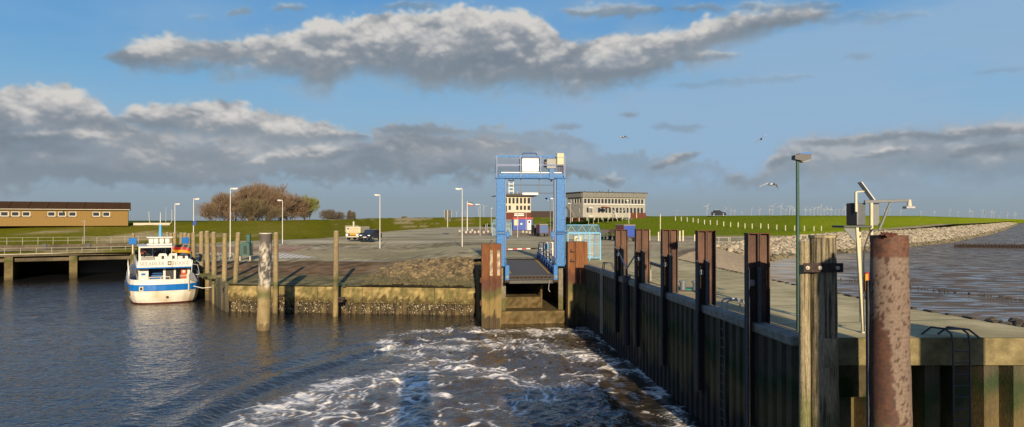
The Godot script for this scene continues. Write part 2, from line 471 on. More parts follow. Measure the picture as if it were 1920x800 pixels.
func make_sky() -> Sky:
	cl_a = noise(21, 0.2, 5)
	cl_b = noise(22, 0.42, 4)
	cl_c = noise(23, 0.07, 4)
	# the grey bank low on the left, and its upper heads
	cloud([[-700, 262], [-420, 240], [-200, 215], [0, 200], [150, 215], [300, 240], [480, 248], [640, 250], [800, 250], [930, 262], [1060, 290], [1130, 322]],
		[[-700, 352], [-420, 352], [0, 366], [110, 357], [230, 352], [480, 349], [760, 345], [960, 342], [1130, 338]], {"light": 0.62, "soft": 0.9, "wob": 1.5})
	cloud([[-560, 200], [-300, 178], [-100, 164], [0, 157], [60, 150], [130, 160], [190, 186], [250, 232], [290, 262]],
		[[-560, 300], [-300, 300], [0, 300], [130, 295], [220, 290], [290, 272]], {"soft": 1.6})
	cloud([[205, 212], [250, 193], [330, 186], [420, 183], [480, 198], [560, 218], [640, 236], [700, 250]],
		[[205, 222], [300, 265], [420, 275], [520, 285], [620, 268], [700, 256]], {"soft": 1.4})
	puff(560, 292, 110, 22, {"soft": 1.2, "light": 0.95}, -14.0)
	puff(90, 255, 100, 14, {"soft": 1.0})
	cloud([[640, 262], [720, 232], [800, 226], [880, 232], [960, 236], [1050, 246], [1120, 262]], [[640, 290], [760, 300], [900, 306], [1000, 300], [1120, 280]], {"soft": 1.6, "light": 0.5, "alpha": 0.62, "wob": 1.6})
	cloud([[1000, 292], [1100, 270], [1200, 282], [1330, 300], [1420, 322]], [[1000, 350], [1150, 356], [1300, 360], [1420, 362]], {"soft": 2.0, "light": 0.45, "alpha": 0.45, "wob": 1.6})
	puff(790, 242, 95, 14, {"soft": 0.9, "light": 0.55, "alpha": 0.8}, 2.0)
	puff(900, 272, 120, 16, {"soft": 0.9, "light": 0.6, "alpha": 0.8}, 8.0)
	# the long cloud over the middle
	cloud([[185, 104], [215, 92], [262, 66], [330, 58], [420, 70], [500, 54], [560, 48], [590, 26], [640, 31], [700, 20], [780, 14], [860, 4], [960, 10], [1015, 26], [1052, 66], [1110, 68], [1180, 52], [1280, 46], [1350, 22], [1420, 8], [1500, 4], [1570, 14]],
		[[185, 110], [240, 136], [320, 147], [400, 150], [470, 147], [520, 156], [575, 172], [615, 186], [640, 160], [690, 146], [745, 158], [795, 188], [860, 182], [960, 178], [1050, 184], [1130, 184], [1195, 176], [1260, 142], [1330, 120], [1385, 98], [1450, 72], [1570, 26]], {"edge": 0.55, "soft": 1.7, "wob": 0.9})
	cloud([[1040, 120], [1100, 112], [1200, 104], [1300, 92], [1390, 96]], [[1040, 150], [1100, 152], [1200, 142], [1300, 112], [1390, 102]], {"soft": 0.8, "light": 0.9, "alpha": 0.8})
	puff(1150, 18, 105, 17, {"soft": 0.8, "alpha": 0.75}); puff(1310, 14, 60, 9, {"soft": 0.6, "alpha": 0.6}); puff(1480, 8, 110, 12, {"soft": 0.7, "alpha": 0.5})
	puff(446, 22, 28, 10, {"edge": 0.5, "soft": 0.4, "alpha": 0.75}, -4.0); puff(540, 11, 36, 8, {"soft": 0.4, "alpha": 0.7}); puff(372, 30, 26, 6, {"soft": 0.4, "alpha": 0.3})
	puff(770, 8, 60, 9, {"soft": 0.6, "alpha": 0.5})
	puff(1640, 30, 120, 14, {"soft": 1.0, "edge": 0.9, "alpha": 0.3}, -4.0); puff(1400, 150, 150, 12, {"soft": 1.0, "edge": 0.9, "alpha": 0.25}, -10.0)
	# the bank on the right
	cloud([[1370, 352], [1430, 310], [1466, 262], [1500, 250], [1590, 246], [1680, 234], [1780, 228], [1860, 220], [1980, 210], [2200, 196], [2500, 190]],
		[[1370, 366], [1440, 372], [1600, 372], [1780, 366], [1980, 362], [2200, 362], [2500, 360]], {"light": 0.62, "soft": 2.4, "edge": 0.9, "wob": 0.9, "alpha": 0.85, "dark": 0.6})
	cloud([[1500, 262], [1600, 256], [1700, 244], [1800, 238], [1900, 226], [2050, 216]], [[1500, 272], [1600, 274], [1700, 262], [1800, 262], [1900, 252], [2050, 240]], {"soft": 0.8, "light": 0.8})
	puff(1660, 286, 60, 9, {"soft": 0.8}, -6.0); puff(1860, 280, 90, 18, {"soft": 1.0, "light": 0.85}, -8.0)
	puff(1462, 300, 28, 16, {"soft": 0.7}, -8.0); puff(1380, 336, 24, 15, {"soft": 0.7}); puff(1266, 300, 52, 11, {"soft": 0.7, "light": 0.85}, -15.0); puff(1146, 338, 30, 13, {"soft": 0.7}); puff(1268, 340, 9, 4, {"soft": 0.4, "alpha": 0.6})
	puff(1180, 213, 22, 6, {"soft": 0.5, "light": 0.1, "alpha": 0.8}, -3.0); puff(1272, 236, 55, 9, {"soft": 0.5, "light": 0.1, "alpha": 0.4}); puff(1062, 236, 34, 8, {"soft": 0.5, "light": 0.15, "alpha": 0.65}); puff(1000, 246, 26, 6, {"soft": 0.5, "light": 0.15, "alpha": 0.5})
	puff(1612, 102, 34, 7, {"soft": 0.5, "light": 0.2, "alpha": 0.35}, -3.0); puff(1880, 130, 60, 7, {"soft": 0.5, "light": 0.2, "alpha": 0.25}, -8.0)
	# coarse all round, fine towards the land in view
	var small := Image.create(512, 256, false, Image.FORMAT_RGB8)
	var els := PackedFloat32Array()
	for r in 129: els.append(90.0 - (r + 0.5) * 180.0 / 256.0)
	for x in 512:
		var cs := sky_column(wrapf((x + 0.5) * 360.0 / 512.0, -180.0, 180.0), els)
		for r in 256: small.set_pixel(x, r, cs[mini(r, 128)])
	small.resize(SKY_W, SKY_H, Image.INTERPOLATE_CUBIC)
	var x0 := int(SKY_W * -44.0 / 360.0)
	var x1 := int(SKY_W * 44.0 / 360.0)
	var y0 := int(SKY_H * (90.0 - 21.0) / 180.0)
	var y1 := int(SKY_H * 0.5) + 12
	els = PackedFloat32Array()
	for r in range(y0, y1): els.append(90.0 - (r + 0.5) * 180.0 / SKY_H)
	for x in range(x0, x1):
		var cs := sky_column((x + 0.5) * 360.0 / SKY_W, els)
		var mix := minf(1.0, minf(x - x0, x1 - x) / 60.0)
		for r in els.size():
			var m2: float = mix * minf(1.0, r / 40.0)
			var p: Color = cs[r]
			if m2 < 1.0: p = small.get_pixel(posmod(x, SKY_W), y0 + r).lerp(p, m2)
			small.set_pixel(posmod(x, SKY_W), y0 + r, p)
	var pm := PanoramaSkyMaterial.new()
	pm.panorama = ImageTexture.create_from_image(small)
	pm.energy_multiplier = 0.635
	var s := Sky.new()
	s.sky_material = pm
	return s
# ---------- land and water ----------
var g1: FastNoiseLite
var g2: FastNoiseLite
const SHORE := [[13.8, 60.0], [18.0, 72.0], [24.0, 84.0], [56.0, 138.0], [81.0, 172.0], [129.0, 226.0], [209.0, 330.0], [319.0, 477.0], [1012.0, 1432.0], [3000.0, 4200.0]]
func line_at(t: Array, x: float) -> float:
	for i in t.size() - 1:
		if x <= t[i + 1][0]:
			return lerpf(t[i][1], t[i + 1][1], clampf((x - t[i][0]) / (t[i + 1][0] - t[i][0]), 0, 1))
	return t[-1][1]
func ground_h(x: float, z: float) -> float:
	var l := line_at([[56.0, 2.15], [77.0, 3.2], [110.0, 4.37], [400.0, 4.37]], z)
	var r := 2.15 + 1.95 * clampf((z - 56.8) / 4.6, 0, 1) + 0.27 * sstep(61.0, 72.0, z)
	if x > -2.6: r = 4.37
	return lerpf(l, r, sstep(-14.0, -5.0, x)) + 1.0 * clampf((z - 150.0) / 95.0, 0, 1.6)
func front_z(x: float) -> float:
	if x < -52.0: return 98.5 + (x + 52.0) * 0.577
	if x < -46.0: return 98.0
	if x < -24.0: return 59.5 + (-24.0 - x) * 1.72
	if x < -2.8: return 56.5 + (-2.8 - x) * 0.118
	if x < 4.4: return 60.6
	if x < 13.8: return 59.9
	return line_at(SHORE, x)
func back_z(x: float) -> float:
	return maxf(300.0, front_z(x) + 70.0)
func ground_colour(p: Vector3) -> Color:
	var x := p.x
	var z := -p.z
	var n := g1.get_noise_2d(x, z)
	var m := g2.get_noise_2d(x * 0.6, z * 2.2)
	var c := Color(0.42, 0.37, 0.225)
	if z > 94.0: c = c.lerp(Color(0.5, 0.45, 0.31), sstep(-0.05, 0.25, m) * 0.8)
	if x > 3.0: c = c.lerp(Color(0.46, 0.41, 0.265), 1.0 - sstep(62.0, 95.0, z + 8.0 * n))
	if x > 3.0: c = c.lerp(Color(0.36, 0.22, 0.175), 0.5 * sstep(0.1, 0.4, m) * sstep(66.0, 80.0, z) * (1.0 - sstep(105.0, 130.0, z)))
	if x < -2.6 and z < 80.0:
		var paver := Color(0.23, 0.155, 0.09).lerp(Color(0.12, 0.098, 0.062), sstep(-0.2, 0.3, m))
		var low := Color(0.24, 0.215, 0.115).lerp(Color(0.14, 0.13, 0.065), sstep(-0.2, 0.3, n))
		var a := paver.lerp(low, 1.0 - sstep(60.0, 68.0, z + 3.0 * n))
		c = a.lerp(c, sstep(76.0, 76.8, z + 0.35 * x * 0.1) * (1.0 - sstep(-15.0, -10.0, x)) + sstep(64.0, 66.0, z) * sstep(-15.0, -10.0, x))
		var fl := g1.get_noise_2d(x * 11.0, z * 7.0)
		c *= 1.0 + 0.9 * fl
		if x > -12.4 and z < front_z(x) + lerpf(13.0, 5.5, sstep(-12.0, -6.0, x)): c = Color(0.05, 0.042, 0.026)  # ground coloured dark under the rocks, painting shade into their gaps
		if absf(z - 77.0) < 0.35 and x < -13.0: c = Color(0.48, 0.42, 0.34)
	if x > -34.0 and x < -4.0 and z > 90.0 and z < 105.0: c = c.lerp(Color(0.2, 0.165, 0.11), clampf(0.35 + 2.2 * g1.get_noise_2d(x * 14.0, z * 5.0), 0, 0.9) * sstep(90.0, 93.0, z + 3.0 * n) * (1.0 - sstep(101.0, 105.0, z + 3.0 * n)))
	if x > -40.0 and x < -3.0 and z > 105.0 and z < 119.0: c = c.lerp(Color(0.52, 0.47, 0.34), 0.8 * sstep(105.0, 107.0, z + 0.2 * x + 4.0) * (1.0 - sstep(114.0, 116.0, z + 0.2 * x + 6.0 * n + 4.0)))
	if x > -26.0 and x < 2.0 and z > 118.0 and z < 235.0: c = c.lerp(Color(0.45, 0.42, 0.35), 0.7 * sstep(0.0, 0.2, g2.get_noise_2d(x * 0.25, z * 1.5 + x * 0.5)))
	if x > -12.0 and x < 12.0 and z > 150.0 and z < 215.0: c = c.lerp(Color(0.34, 0.22, 0.165), 0.6)
	if x < -20.0 and z > 88.0 and z < 99.0 and x > -47.0 and x < -28.0: c = c.lerp(Color(0.32, 0.18, 0.15), 0.6)
	# the verge under the dike on the right, dry grass and sand
	if x > 14.0:
		var q := line_at(SHORE, x)
		var b := dike_base(x)
		c = c.lerp(Color(0.48, 0.39, 0.23), sstep(b - 13.0, b - 8.0, z + 5.0 * n))
		if x < 26.0: c = c.lerp(Color(0.25, 0.2, 0.14), 1.0 - sstep(q + 3.0, q + 5.0, z))
	return c * (1.0 + 0.4 * n + 0.2 * m)
var dike_line := []
var dike_st := []
# the point of the dike's slope that a photo pixel looks at
func on_dike(px: float, py: float) -> Vector3:
	for i in dike_st.size() - 1:
		if px <= dike_st[i + 1][0]:
			var s: Array = dike_st[i]
			var e: Array = dike_st[i + 1]
			var p0 := at(s[0], s[2], s[1]); var p1 := at(e[0], e[2], e[1])
			var q0 := at(s[0], s[4], s[3]); var q1 := at(e[0], e[4], e[3])
			for r in 60:
				var u := r / 59.0
				var t: float = (px - s[0]) / (e[0] - s[0])
				var p := Vector3.ZERO
				for k in 6:
					p = p0.lerp(p1, t).lerp(q0.lerp(q1, t), u)
					t = clampf(t + (px - (960.0 + F * p.x / -p.z)) / (e[0] - s[0]), 0, 1)
				p.y = lerpf(lerpf(p0.y, p1.y, t), lerpf(q0.y, q1.y, t), lerpf(u, sstep(0, 1, u), 0.55))
				if HY + (EYE - p.y) * F / -p.z <= py: return p
			return p1
	return Vector3.ZERO
func dike_base(x: float) -> float:
	return line_at(dike_line, x)
func mud_h(x: float, z: float) -> float:
	return 0.5 + 2.7 * exp(-Vector2(x - 27.0, z - 88.0).length() / 55.0)

func make_land():
	g1 = noise(31, 0.06, 4)
	g2 = noise(32, 0.045, 4)
	# px, foot depth, foot height in the picture, crest depth, crest height in the picture
	var st := [[-260, 88, 470, 106, 424], [-120, 91, 464, 110, 422.5], [0, 94, 461, 115, 420.5], [240, 100, 457, 122, 417], [400, 106, 454, 128, 413.5], [520, 116, 449, 140, 412], [600, 127, 446, 152, 411], [700, 172, 436, 200, 408], [830, 232, 430, 260, 406.5], [900, 246, 425, 275, 406], [960, 246, 424, 280, 406], [1040, 215, 429, 262, 405.5], [1120, 160, 438, 238, 405], [1210, 145, 442, 226, 404.3], [1340, 150, 440, 212, 403], [1500, 152, 434, 192, 403], [1600, 190, 429, 228, 403], [1720, 262, 424, 300, 403.6], [1800, 350, 418.5, 392, 406], [1850, 520, 414.5, 566, 407.6], [1885, 900, 412.5, 950, 408.8], [1925, 2400, 412.0, 2460, 410.0]]
	for s in st: dike_line.append([(s[0] - 960.0) * s[1] / F, float(s[1])])
	# ground
	var xs := []
	var x := -112.0
	while x < 2900.0:
		xs.append(x)
		x += 0.55 if x < 26.0 and x > -56.0 else (1.5 if x < 90.0 else maxf(4.0, (x - 60.0) * 0.06))
	var rows := []
	for xx in xs:
		var f := front_z(xx)
		var b := back_z(xx)
		var line := []
		for k in 111:
			var t := k / 110.0
			var z := f + (b - f) * (0.18 * t + 0.82 * t * t)
			line.append(Vector3(xx, ground_h(xx, z), -z))
		rows.append(line)
	var m := mb(ground_colour)
	m.sheet(rows, Vector3.UP)
	setting(m, "ground", M.asphalt)
	# dike
	var grassy := func(p: Vector3) -> Color:
		var n := g1.get_noise_2d(p.x * 1.3, p.z * 0.8 + p.y * 3.0)
		var w := g2.get_noise_2d(p.x * 0.8, p.y * 16.0)
		var lush := sstep(-20.0, 30.0, p.x)
		var c := Color(0.15, 0.155, 0.014).lerp(Color(0.165, 0.22, 0.014), lush)
		c = c.lerp(Color(0.22, 0.185, 0.04), clampf(0.3 + n, 0, 1) * (0.75 - 0.55 * lush))
		return c.lerp(Color(0.4, 0.33, 0.18), sstep(0.22, 0.42, w + 0.5 * n) * (1.0 - 0.96 * lush))
	var d := mb(grassy)
	dike_st = st
	rows = []
	for i in st.size() - 1:
		var p0 := at(st[i][0], st[i][2], st[i][1]); var p1 := at(st[i + 1][0], st[i + 1][2], st[i + 1][1])
		var q0 := at(st[i][0], st[i][4], st[i][3]); var q1 := at(st[i + 1][0], st[i + 1][4], st[i + 1][3])
		var steps := int(clampf(p0.distance_to(p1) / 2.2, 2, 26))
		for k in steps:
			var t := float(k) / steps
			var a := p0.lerp(p1, t)
			var b := q0.lerp(q1, t)
			var back := Vector3(b.x - a.x, 0, b.z - a.z).normalized()
			var line := [a - back * 5.0 + Vector3(0, -0.9, 0)]
			for r in 15:
				var u := r / 14.0
				var p := a.lerp(b, u)
				p.y = lerpf(a.y, b.y, lerpf(u, sstep(0, 1, u), 0.55)) + 0.22 * g1.get_noise_2d(p.x * 4.0, p.z * 4.0)
				line.append(p)
			line.append(b + back * 4.0)
			line.append(Vector3(b.x, 1.0, b.z) + back * 26.0)
			rows.append(line)
	d.sheet(rows, Vector3.UP)
	setting(d, "dike", M.grass)
	# polder behind the dike, out to the horizon
	var f := mb(func(p: Vector3) -> Color: return Color(0.09, 0.11, 0.03))
	rows = []
	var z := 330.0
	while z < 26000.0:
		var edge := 129.0 + (z - 226.0) * 0.757 - 30.0
		rows.append([Vector3(-26000, 0.95, -z), Vector3(-300, 0.95, -z), Vector3(edge * 0.5, 0.95, -z), Vector3(edge, 0.95, -z)])
		z *= 1.5
	f.sheet(rows, Vector3.UP)
	setting(f, "polder", M.grass)
	# mudflat
	var muddy := func(p: Vector3) -> Color:
		var n := g1.get_noise_2d(p.x * 1.5, p.z * 3.0)
		var c := Color(0.14, 0.112, 0.086).lerp(Color(0.23, 0.185, 0.14), clampf(0.5 + 1.6 * n, 0, 1))
		var q := line_at(SHORE, p.x) + p.z                       # distance seaward of the land's edge
		return c.lerp(Color(0.6, 0.5, 0.34), (1.0 - sstep(17.0, 30.0, q + 14.0 * n)) * (1.0 - sstep(45.0, 75.0, p.x)) * 0.95)
	var mu := mb(muddy)
	rows = []
	z = 14.0
	while z < 24000.0:
		var line := []
		x = 12.5
		while x < 24000.0:
			line.append(Vector3(x, mud_h(x, z) + 0.012 * g1.get_noise_2d(x * 2.0, z * 5.0), -z))
			x += maxf(1.0, (x - 10.0) * 0.045)
		rows.append(line)
		z += maxf(0.8, (z - 20.0) * 0.03)
	mu.sheet(rows, Vector3.UP)
	M.mud = material(col(1, 1, 1), 1.0, {"vc": true, "spec": 0.3, "tex": T.strong, "scale": Vector3(0.022, 0.022, 0.085), "normal": T.nfine, "depth": 0.12, "rtex": T.wet})
	setting(mu, "mudflat", M.mud)

func make_water():
	var w1 := noise(41, 0.9, 3)
	var w2 := noise(42, 0.25, 3)
	var fo := noise(43, 0.34, 4)
	var fb := noise(44, 0.95, 3)
	var wp := noise(45, 0.12, 3)
	var web := noise(46, 0.42, 1, FastNoiseLite.TYPE_CELLULAR)
	web.cellular_return_type = FastNoiseLite.RETURN_DISTANCE2_SUB
	var lace := noise(47, 1.15, 1, FastNoiseLite.TYPE_CELLULAR)
	lace.cellular_return_type = FastNoiseLite.RETURN_DISTANCE2_SUB
	# strokes of foam, from the picture to the water's level: points, half width, strength
	var strokes := [
		[[[720, 646], [716, 638], [735, 628], [780, 620], [840, 616], [900, 614]], 0.6, 1.0],
		[[[716, 640], [735, 652], [790, 652], [850, 650], [905, 646], [960, 640]], 0.75, 1.05],
		[[[760, 622], [800, 636], [850, 640], [900, 634]], 0.4, 0.5],
		[[[440, 815], [500, 775], [570, 740], [640, 715], [700, 703], [745, 700]], 0.95, 0.98],
		[[[560, 830], [600, 775], [660, 735], [720, 712]], 1.0, 0.7],
		[[[1090, 612], [1130, 630], [1165, 655], [1205, 695], [1235, 730], [1258, 760], [1285, 800], [1320, 850]], 0.42, 1.15],
		[[[930, 618], [1000, 622], [1070, 620], [1115, 628]], 1.1, 0.95],
		[[[905, 640], [1000, 650], [1080, 660], [1160, 690]], 1.4, 0.75],
		[[[760, 690], [830, 680], [900, 690], [960, 720], [1040, 735], [1120, 700], [1130, 670]], 1.0, 0.6],
		[[[800, 655], [780, 680], [770, 720], [760, 780], [700, 830]], 1.2, 0.55],
		[[[900, 790], [960, 755], [1040, 735]], 0.9, 0.55],
		[[[700, 668], [760, 660], [830, 664]], 0.8, 0.55]]
	var segs := []
	for s in strokes:
		for i in s[0].size() - 1:
			var a := on(s[0][i][0], s[0][i][1], 0); var b := on(s[0][i + 1][0], s[0][i + 1][1], 0)
			segs.append([Vector2(a.x, -a.z), Vector2(b.x, -b.z), s[1], s[2]])
	var wash := []
	for p in [[330, 830], [470, 745], [600, 702], [700, 672], [712, 640], [760, 616], [880, 611], [1100, 609], [1140, 625], [1220, 690], [1300, 790], [1340, 850]]:
		var q := on(p[0], p[1], 0)
		wash.append(Vector2(q.x, -q.z))
	var wpoly := PackedVector2Array(wash)
	var quiet := []
	for q in [[1120, 770, 2.6], [1010, 790, 2.2], [1200, 740, 1.6], [820, 632, 1.3], [900, 715, 1.4], [1080, 690, 1.5], [690, 690, 1.6], [960, 670, 1.2]]:
		var w := on(q[0], q[1], 0)
		quiet.append([Vector2(w.x, -w.z), q[2]])
	var arc := []
	for p in [[330, 840], [400, 780], [480, 735], [560, 703], [650, 678], [720, 655]]:
		var q := on(p[0], p[1], 0)
		arc.append(Vector2(q.x, -q.z))
	var DX := 0.4
	var gw := 80
	var gh := 96
	var dens := PackedFloat32Array()
	var calm := PackedFloat32Array()
	var dist := PackedFloat32Array()
	for j in gh:
		for i in gw:
			var p := Vector2(-20.0 + i * DX, 18.0 + j * DX)
			var v := 0.0
			for s in segs:
				var q := Geometry2D.get_closest_point_to_segment(p, s[0], s[1])
				var e: float = p.distance_to(q) / s[2]
				v = maxf(v, s[3] * exp(-e * e * 0.7))
			var ins := 0.0
			var rim := 1e9
			for k in wpoly.size():
				rim = minf(rim, p.distance_to(Geometry2D.get_closest_point_to_segment(p, wpoly[k], wpoly[(k + 1) % wpoly.size()])))
			if Geometry2D.is_point_in_polygon(p, wpoly): ins = sstep(0.0, 2.2, rim)
			var calmer := 0.0
			for q in quiet: calmer = maxf(calmer, exp(-p.distance_squared_to(q[0]) / (q[1] * q[1])))
			dens.append(v * 0.9 * (1.0 - 0.55 * calmer) + 0.27 * ins * (1.0 - calmer))
			calm.append(ins)
			var dd := 1e9
			var side := 1.0
			for k in arc.size() - 1:
				var e := p.distance_to(Geometry2D.get_closest_point_to_segment(p, arc[k], arc[k + 1]))
				if e < dd:
					dd = e
					side = signf((arc[k + 1] - arc[k]).cross(p - arc[k]))
			dist.append(dd * side)
	var look := func(a: PackedFloat32Array, x: float, z: float) -> float:
		var u := clampf((x + 20.0) / DX, 0, gw - 1.01)
		var w := clampf((z - 18.0) / DX, 0, gh - 1.01)
		var i := int(u)
		var j := int(w)
		var k := j * gw + i
		return lerpf(lerpf(a[k], a[k + 1], u - i), lerpf(a[k + gw], a[k + gw + 1], u - i), w - j)
	var xs := PackedFloat32Array()
	var zs := PackedFloat32Array()
	var x := -120.0
	while x < 60.0:
		xs.append(x)
		x += 0.085 if x > -17.5 and x < 9.0 else (0.3 if x > -30.0 and x < 12.0 else (0.6 if x > -62.0 and x < 20.0 else 6.0))
	var z := -30.0
	while z < 104.0:
		zs.append(z)
		z += 2.0 if z < 20.0 else (0.085 if z < 40.0 else (0.13 if z < 53.0 else (0.35 if z < 70.0 else 0.7)))
	var nx := xs.size()
	var nz := zs.size()
	var vs := PackedVector3Array()
	var cs := PackedColorArray()
	vs.resize(nx * nz)
	cs.resize(nx * nz)
	var base := Color(0.017, 0.018, 0.017)
	var silt := Color(0.052, 0.04, 0.026)
	for j in nz:
		z = zs[j]
		for i in nx:
			x = xs[i]
			var h := 0.022 * w1.get_noise_2d(x, z * 1.5) + 0.03 * w2.get_noise_2d(x * 0.8, z * 1.5)
			var c := base
			if x > -19.9 and x < 11.5 and z > 18.0 and z < 56.0:
				var d: float = look.call(dens, x, z)
				var wv: float = look.call(calm, x, z)
				var ds: float = look.call(dist, x, z)
				h += wv * (0.15 * w2.get_noise_2d(x * 1.6 + 50.0, z * 1.6) + 0.07 * w1.get_noise_2d(x * 0.9, z * 0.9 + 30.0))
				if ds > -1.0 and ds < 6.0: h += 0.13 * sin(ds * 2.6 - 0.6) * exp(-ds * 0.42) * sstep(-1.0, 0.2, ds)
				if d > 0.05:
					var a := wp.get_noise_2d(x, z) * 3.6 + 0.5 * w2.get_noise_2d(x * 3.0, z * 3.0)
					var b := wp.get_noise_2d(x + 70.0, z + 30.0) * 3.6 + 0.5 * w2.get_noise_2d(x * 3.0 + 40.0, z * 3.0)
					var e1 := web.get_noise_2d(x + a, (z + b) * 0.7) + 1.0            # 0 on the seams of the foam net
					var e2 := lace.get_noise_2d(x + a * 1.3, (z + b * 1.3) * 0.75) + 1.0
					var rough := fo.get_noise_2d(x * 1.7, z * 1.4)
					var fine := w1.get_noise_2d(x * 4.0, z * 3.2)
					var k1 := d + 0.55 * rough + 0.1 * fine
					var thick := clampf(0.07 * k1, 0.0, 0.09)
					var fm := (1.0 - sstep(thick * 0.5, thick + 0.025, e1 + 0.04 * fine)) * sstep(0.15, 0.45, k1)
					fm = maxf(fm, (1.0 - sstep(thick * 0.5, thick + 0.04, e2 + 0.05 * fine)) * sstep(0.5, 0.9, k1) * 0.85)
					fm = maxf(fm, sstep(1.0, 1.4, k1 + 0.4 * fine))
					fm = maxf(fm, 0.10 * sstep(0.3, 0.9, k1))
					c = base.lerp(silt, wv).lerp(Color(0.8, 0.76, 0.69), clampf(fm, 0, 1))
					h += 0.03 * fm
			vs[j * nx + i] = Vector3(x, h, -z)
			cs[j * nx + i] = c
	var ns := PackedVector3Array()
	ns.resize(nx * nz)
	for j in nz:
		for i in nx:
			var du := vs[j * nx + mini(i + 1, nx - 1)] - vs[j * nx + maxi(i - 1, 0)]
			var dv := vs[mini(j + 1, nz - 1) * nx + i] - vs[maxi(j - 1, 0) * nx + i]
			var q := dv.cross(du).normalized()
			ns[j * nx + i] = q if q.y > 0 else -q
	var ix := PackedInt32Array()
	ix.resize((nx - 1) * (nz - 1) * 6)
	var k := 0
	for j in nz - 1:
		for i in nx - 1:
			var o := j * nx + i
			ix[k] = o; ix[k + 1] = o + nx; ix[k + 2] = o + nx + 1
			ix[k + 3] = o; ix[k + 4] = o + nx + 1; ix[k + 5] = o + 1
			k += 6
	var arr := []
	arr.resize(Mesh.ARRAY_MAX)
	arr[Mesh.ARRAY_VERTEX] = vs
	arr[Mesh.ARRAY_NORMAL] = ns
	arr[Mesh.ARRAY_COLOR] = cs
	arr[Mesh.ARRAY_INDEX] = ix
	var am := ArrayMesh.new()
	am.add_surface_from_arrays(Mesh.PRIMITIVE_TRIANGLES, arr)
	var wm := material(col(1, 1, 1), 0.06, {"vc": true, "normal": T.nrip, "depth": 0.35, "scale": Vector3(0.13, 0.13, 0.17)})
	var o := part(am, "water", wm, self)
	o.set_meta("kind", "structure")
	print("water ", nx, " x ", nz)
# ---------- quays ----------
var st1: FastNoiseLite
func wall_x(z: float) -> float:
	return 5.5 + (50.5 - z) * 0.0774
func deck_edge(z: float) -> float:
	return line_at([[19.0, 34.0], [20.2, 24.0], [21.4, 15.5], [26.0, 14.7], [35.0, 14.2], [60.0, 13.8]], z)
# how a surface is stained by the tide: mud and algae where the photograph shows them
func tide(p: Vector3, top: Color, mud: Color, weed: Color, wet: Color, hi: float, lo: float) -> Color:
	var n := st1.get_noise_3d(p.x * 3.0, p.y * 0.8, p.z * 3.0)
	var m := st1.get_noise_3d(p.x * 9.0 + 20.0, p.y * 2.0, p.z * 9.0)
	var h := p.y + 0.9 * n + 0.35 * m
	var c := wet.lerp(mud, sstep(lo - 0.25, lo + 0.1, h))
	c = c.lerp(weed, sstep(hi - 0.75, hi - 0.45, h))
	return c.lerp(top, sstep(hi - 0.1, hi + 0.15, h)) * (1.0 + 0.45 * m + 0.25 * n)
# a sheet pile: a trough of the wall, a to b along the wall, out = towards the water
func pan(m: MB, a: Vector3, b: Vector3, out: Vector3, y0: float, y1: float, deep: float, rows := 10):
	var prof := [[0.0, 0.0], [0.06, 0.0], [0.22, 1.0], [0.72, 1.0], [0.9, 0.0], [1.0, 0.0]]
	for i in prof.size() - 1:
		for r in rows:
			var ya := lerpf(y0, y1, float(r) / rows)
			var yb := lerpf(y0, y1, float(r + 1) / rows)
			var p: Vector3 = a.lerp(b, prof[i][0]) + out * deep * prof[i][1]
			var q: Vector3 = a.lerp(b, prof[i + 1][0]) + out * deep * prof[i + 1][1]
			m.quad(Vector3(p.x, ya, p.z), Vector3(q.x, ya, q.z), Vector3(q.x, yb, q.z), Vector3(p.x, yb, p.z), out)
# a face cut into small squares so that stains can follow it
func stained_box(m: MB, x0: float, x1: float, y0: float, y1: float, z0: float, z1: float, s := 0.25):
	var lo := Vector3(minf(x0, x1), minf(y0, y1), minf(z0, z1))
	var hi := Vector3(maxf(x0, x1), maxf(y0, y1), maxf(z0, z1))
	for ax in 3:
		var u := (ax + 1) % 3
		var w := (ax + 2) % 3
		var nu := maxi(1, int((hi[u] - lo[u]) / s))
		var nw := maxi(1, int((hi[w] - lo[w]) / s))
		for sg in [0, 1]:
			var hint := Vector3.ZERO
			hint[ax] = sg * 2 - 1
			for i in nu:
				for k in nw:
					var q := []
					for e in [[0, 0], [1, 0], [1, 1], [0, 1]]:
						var p := Vector3.ZERO
						p[ax] = hi[ax] if sg else lo[ax]
						p[u] = lerpf(lo[u], hi[u], float(i + e[0]) / nu)
						p[w] = lerpf(lo[w], hi[w], float(k + e[1]) / nw)
						q.append(p)
					m.quad(q[0], q[1], q[2], q[3], hint)

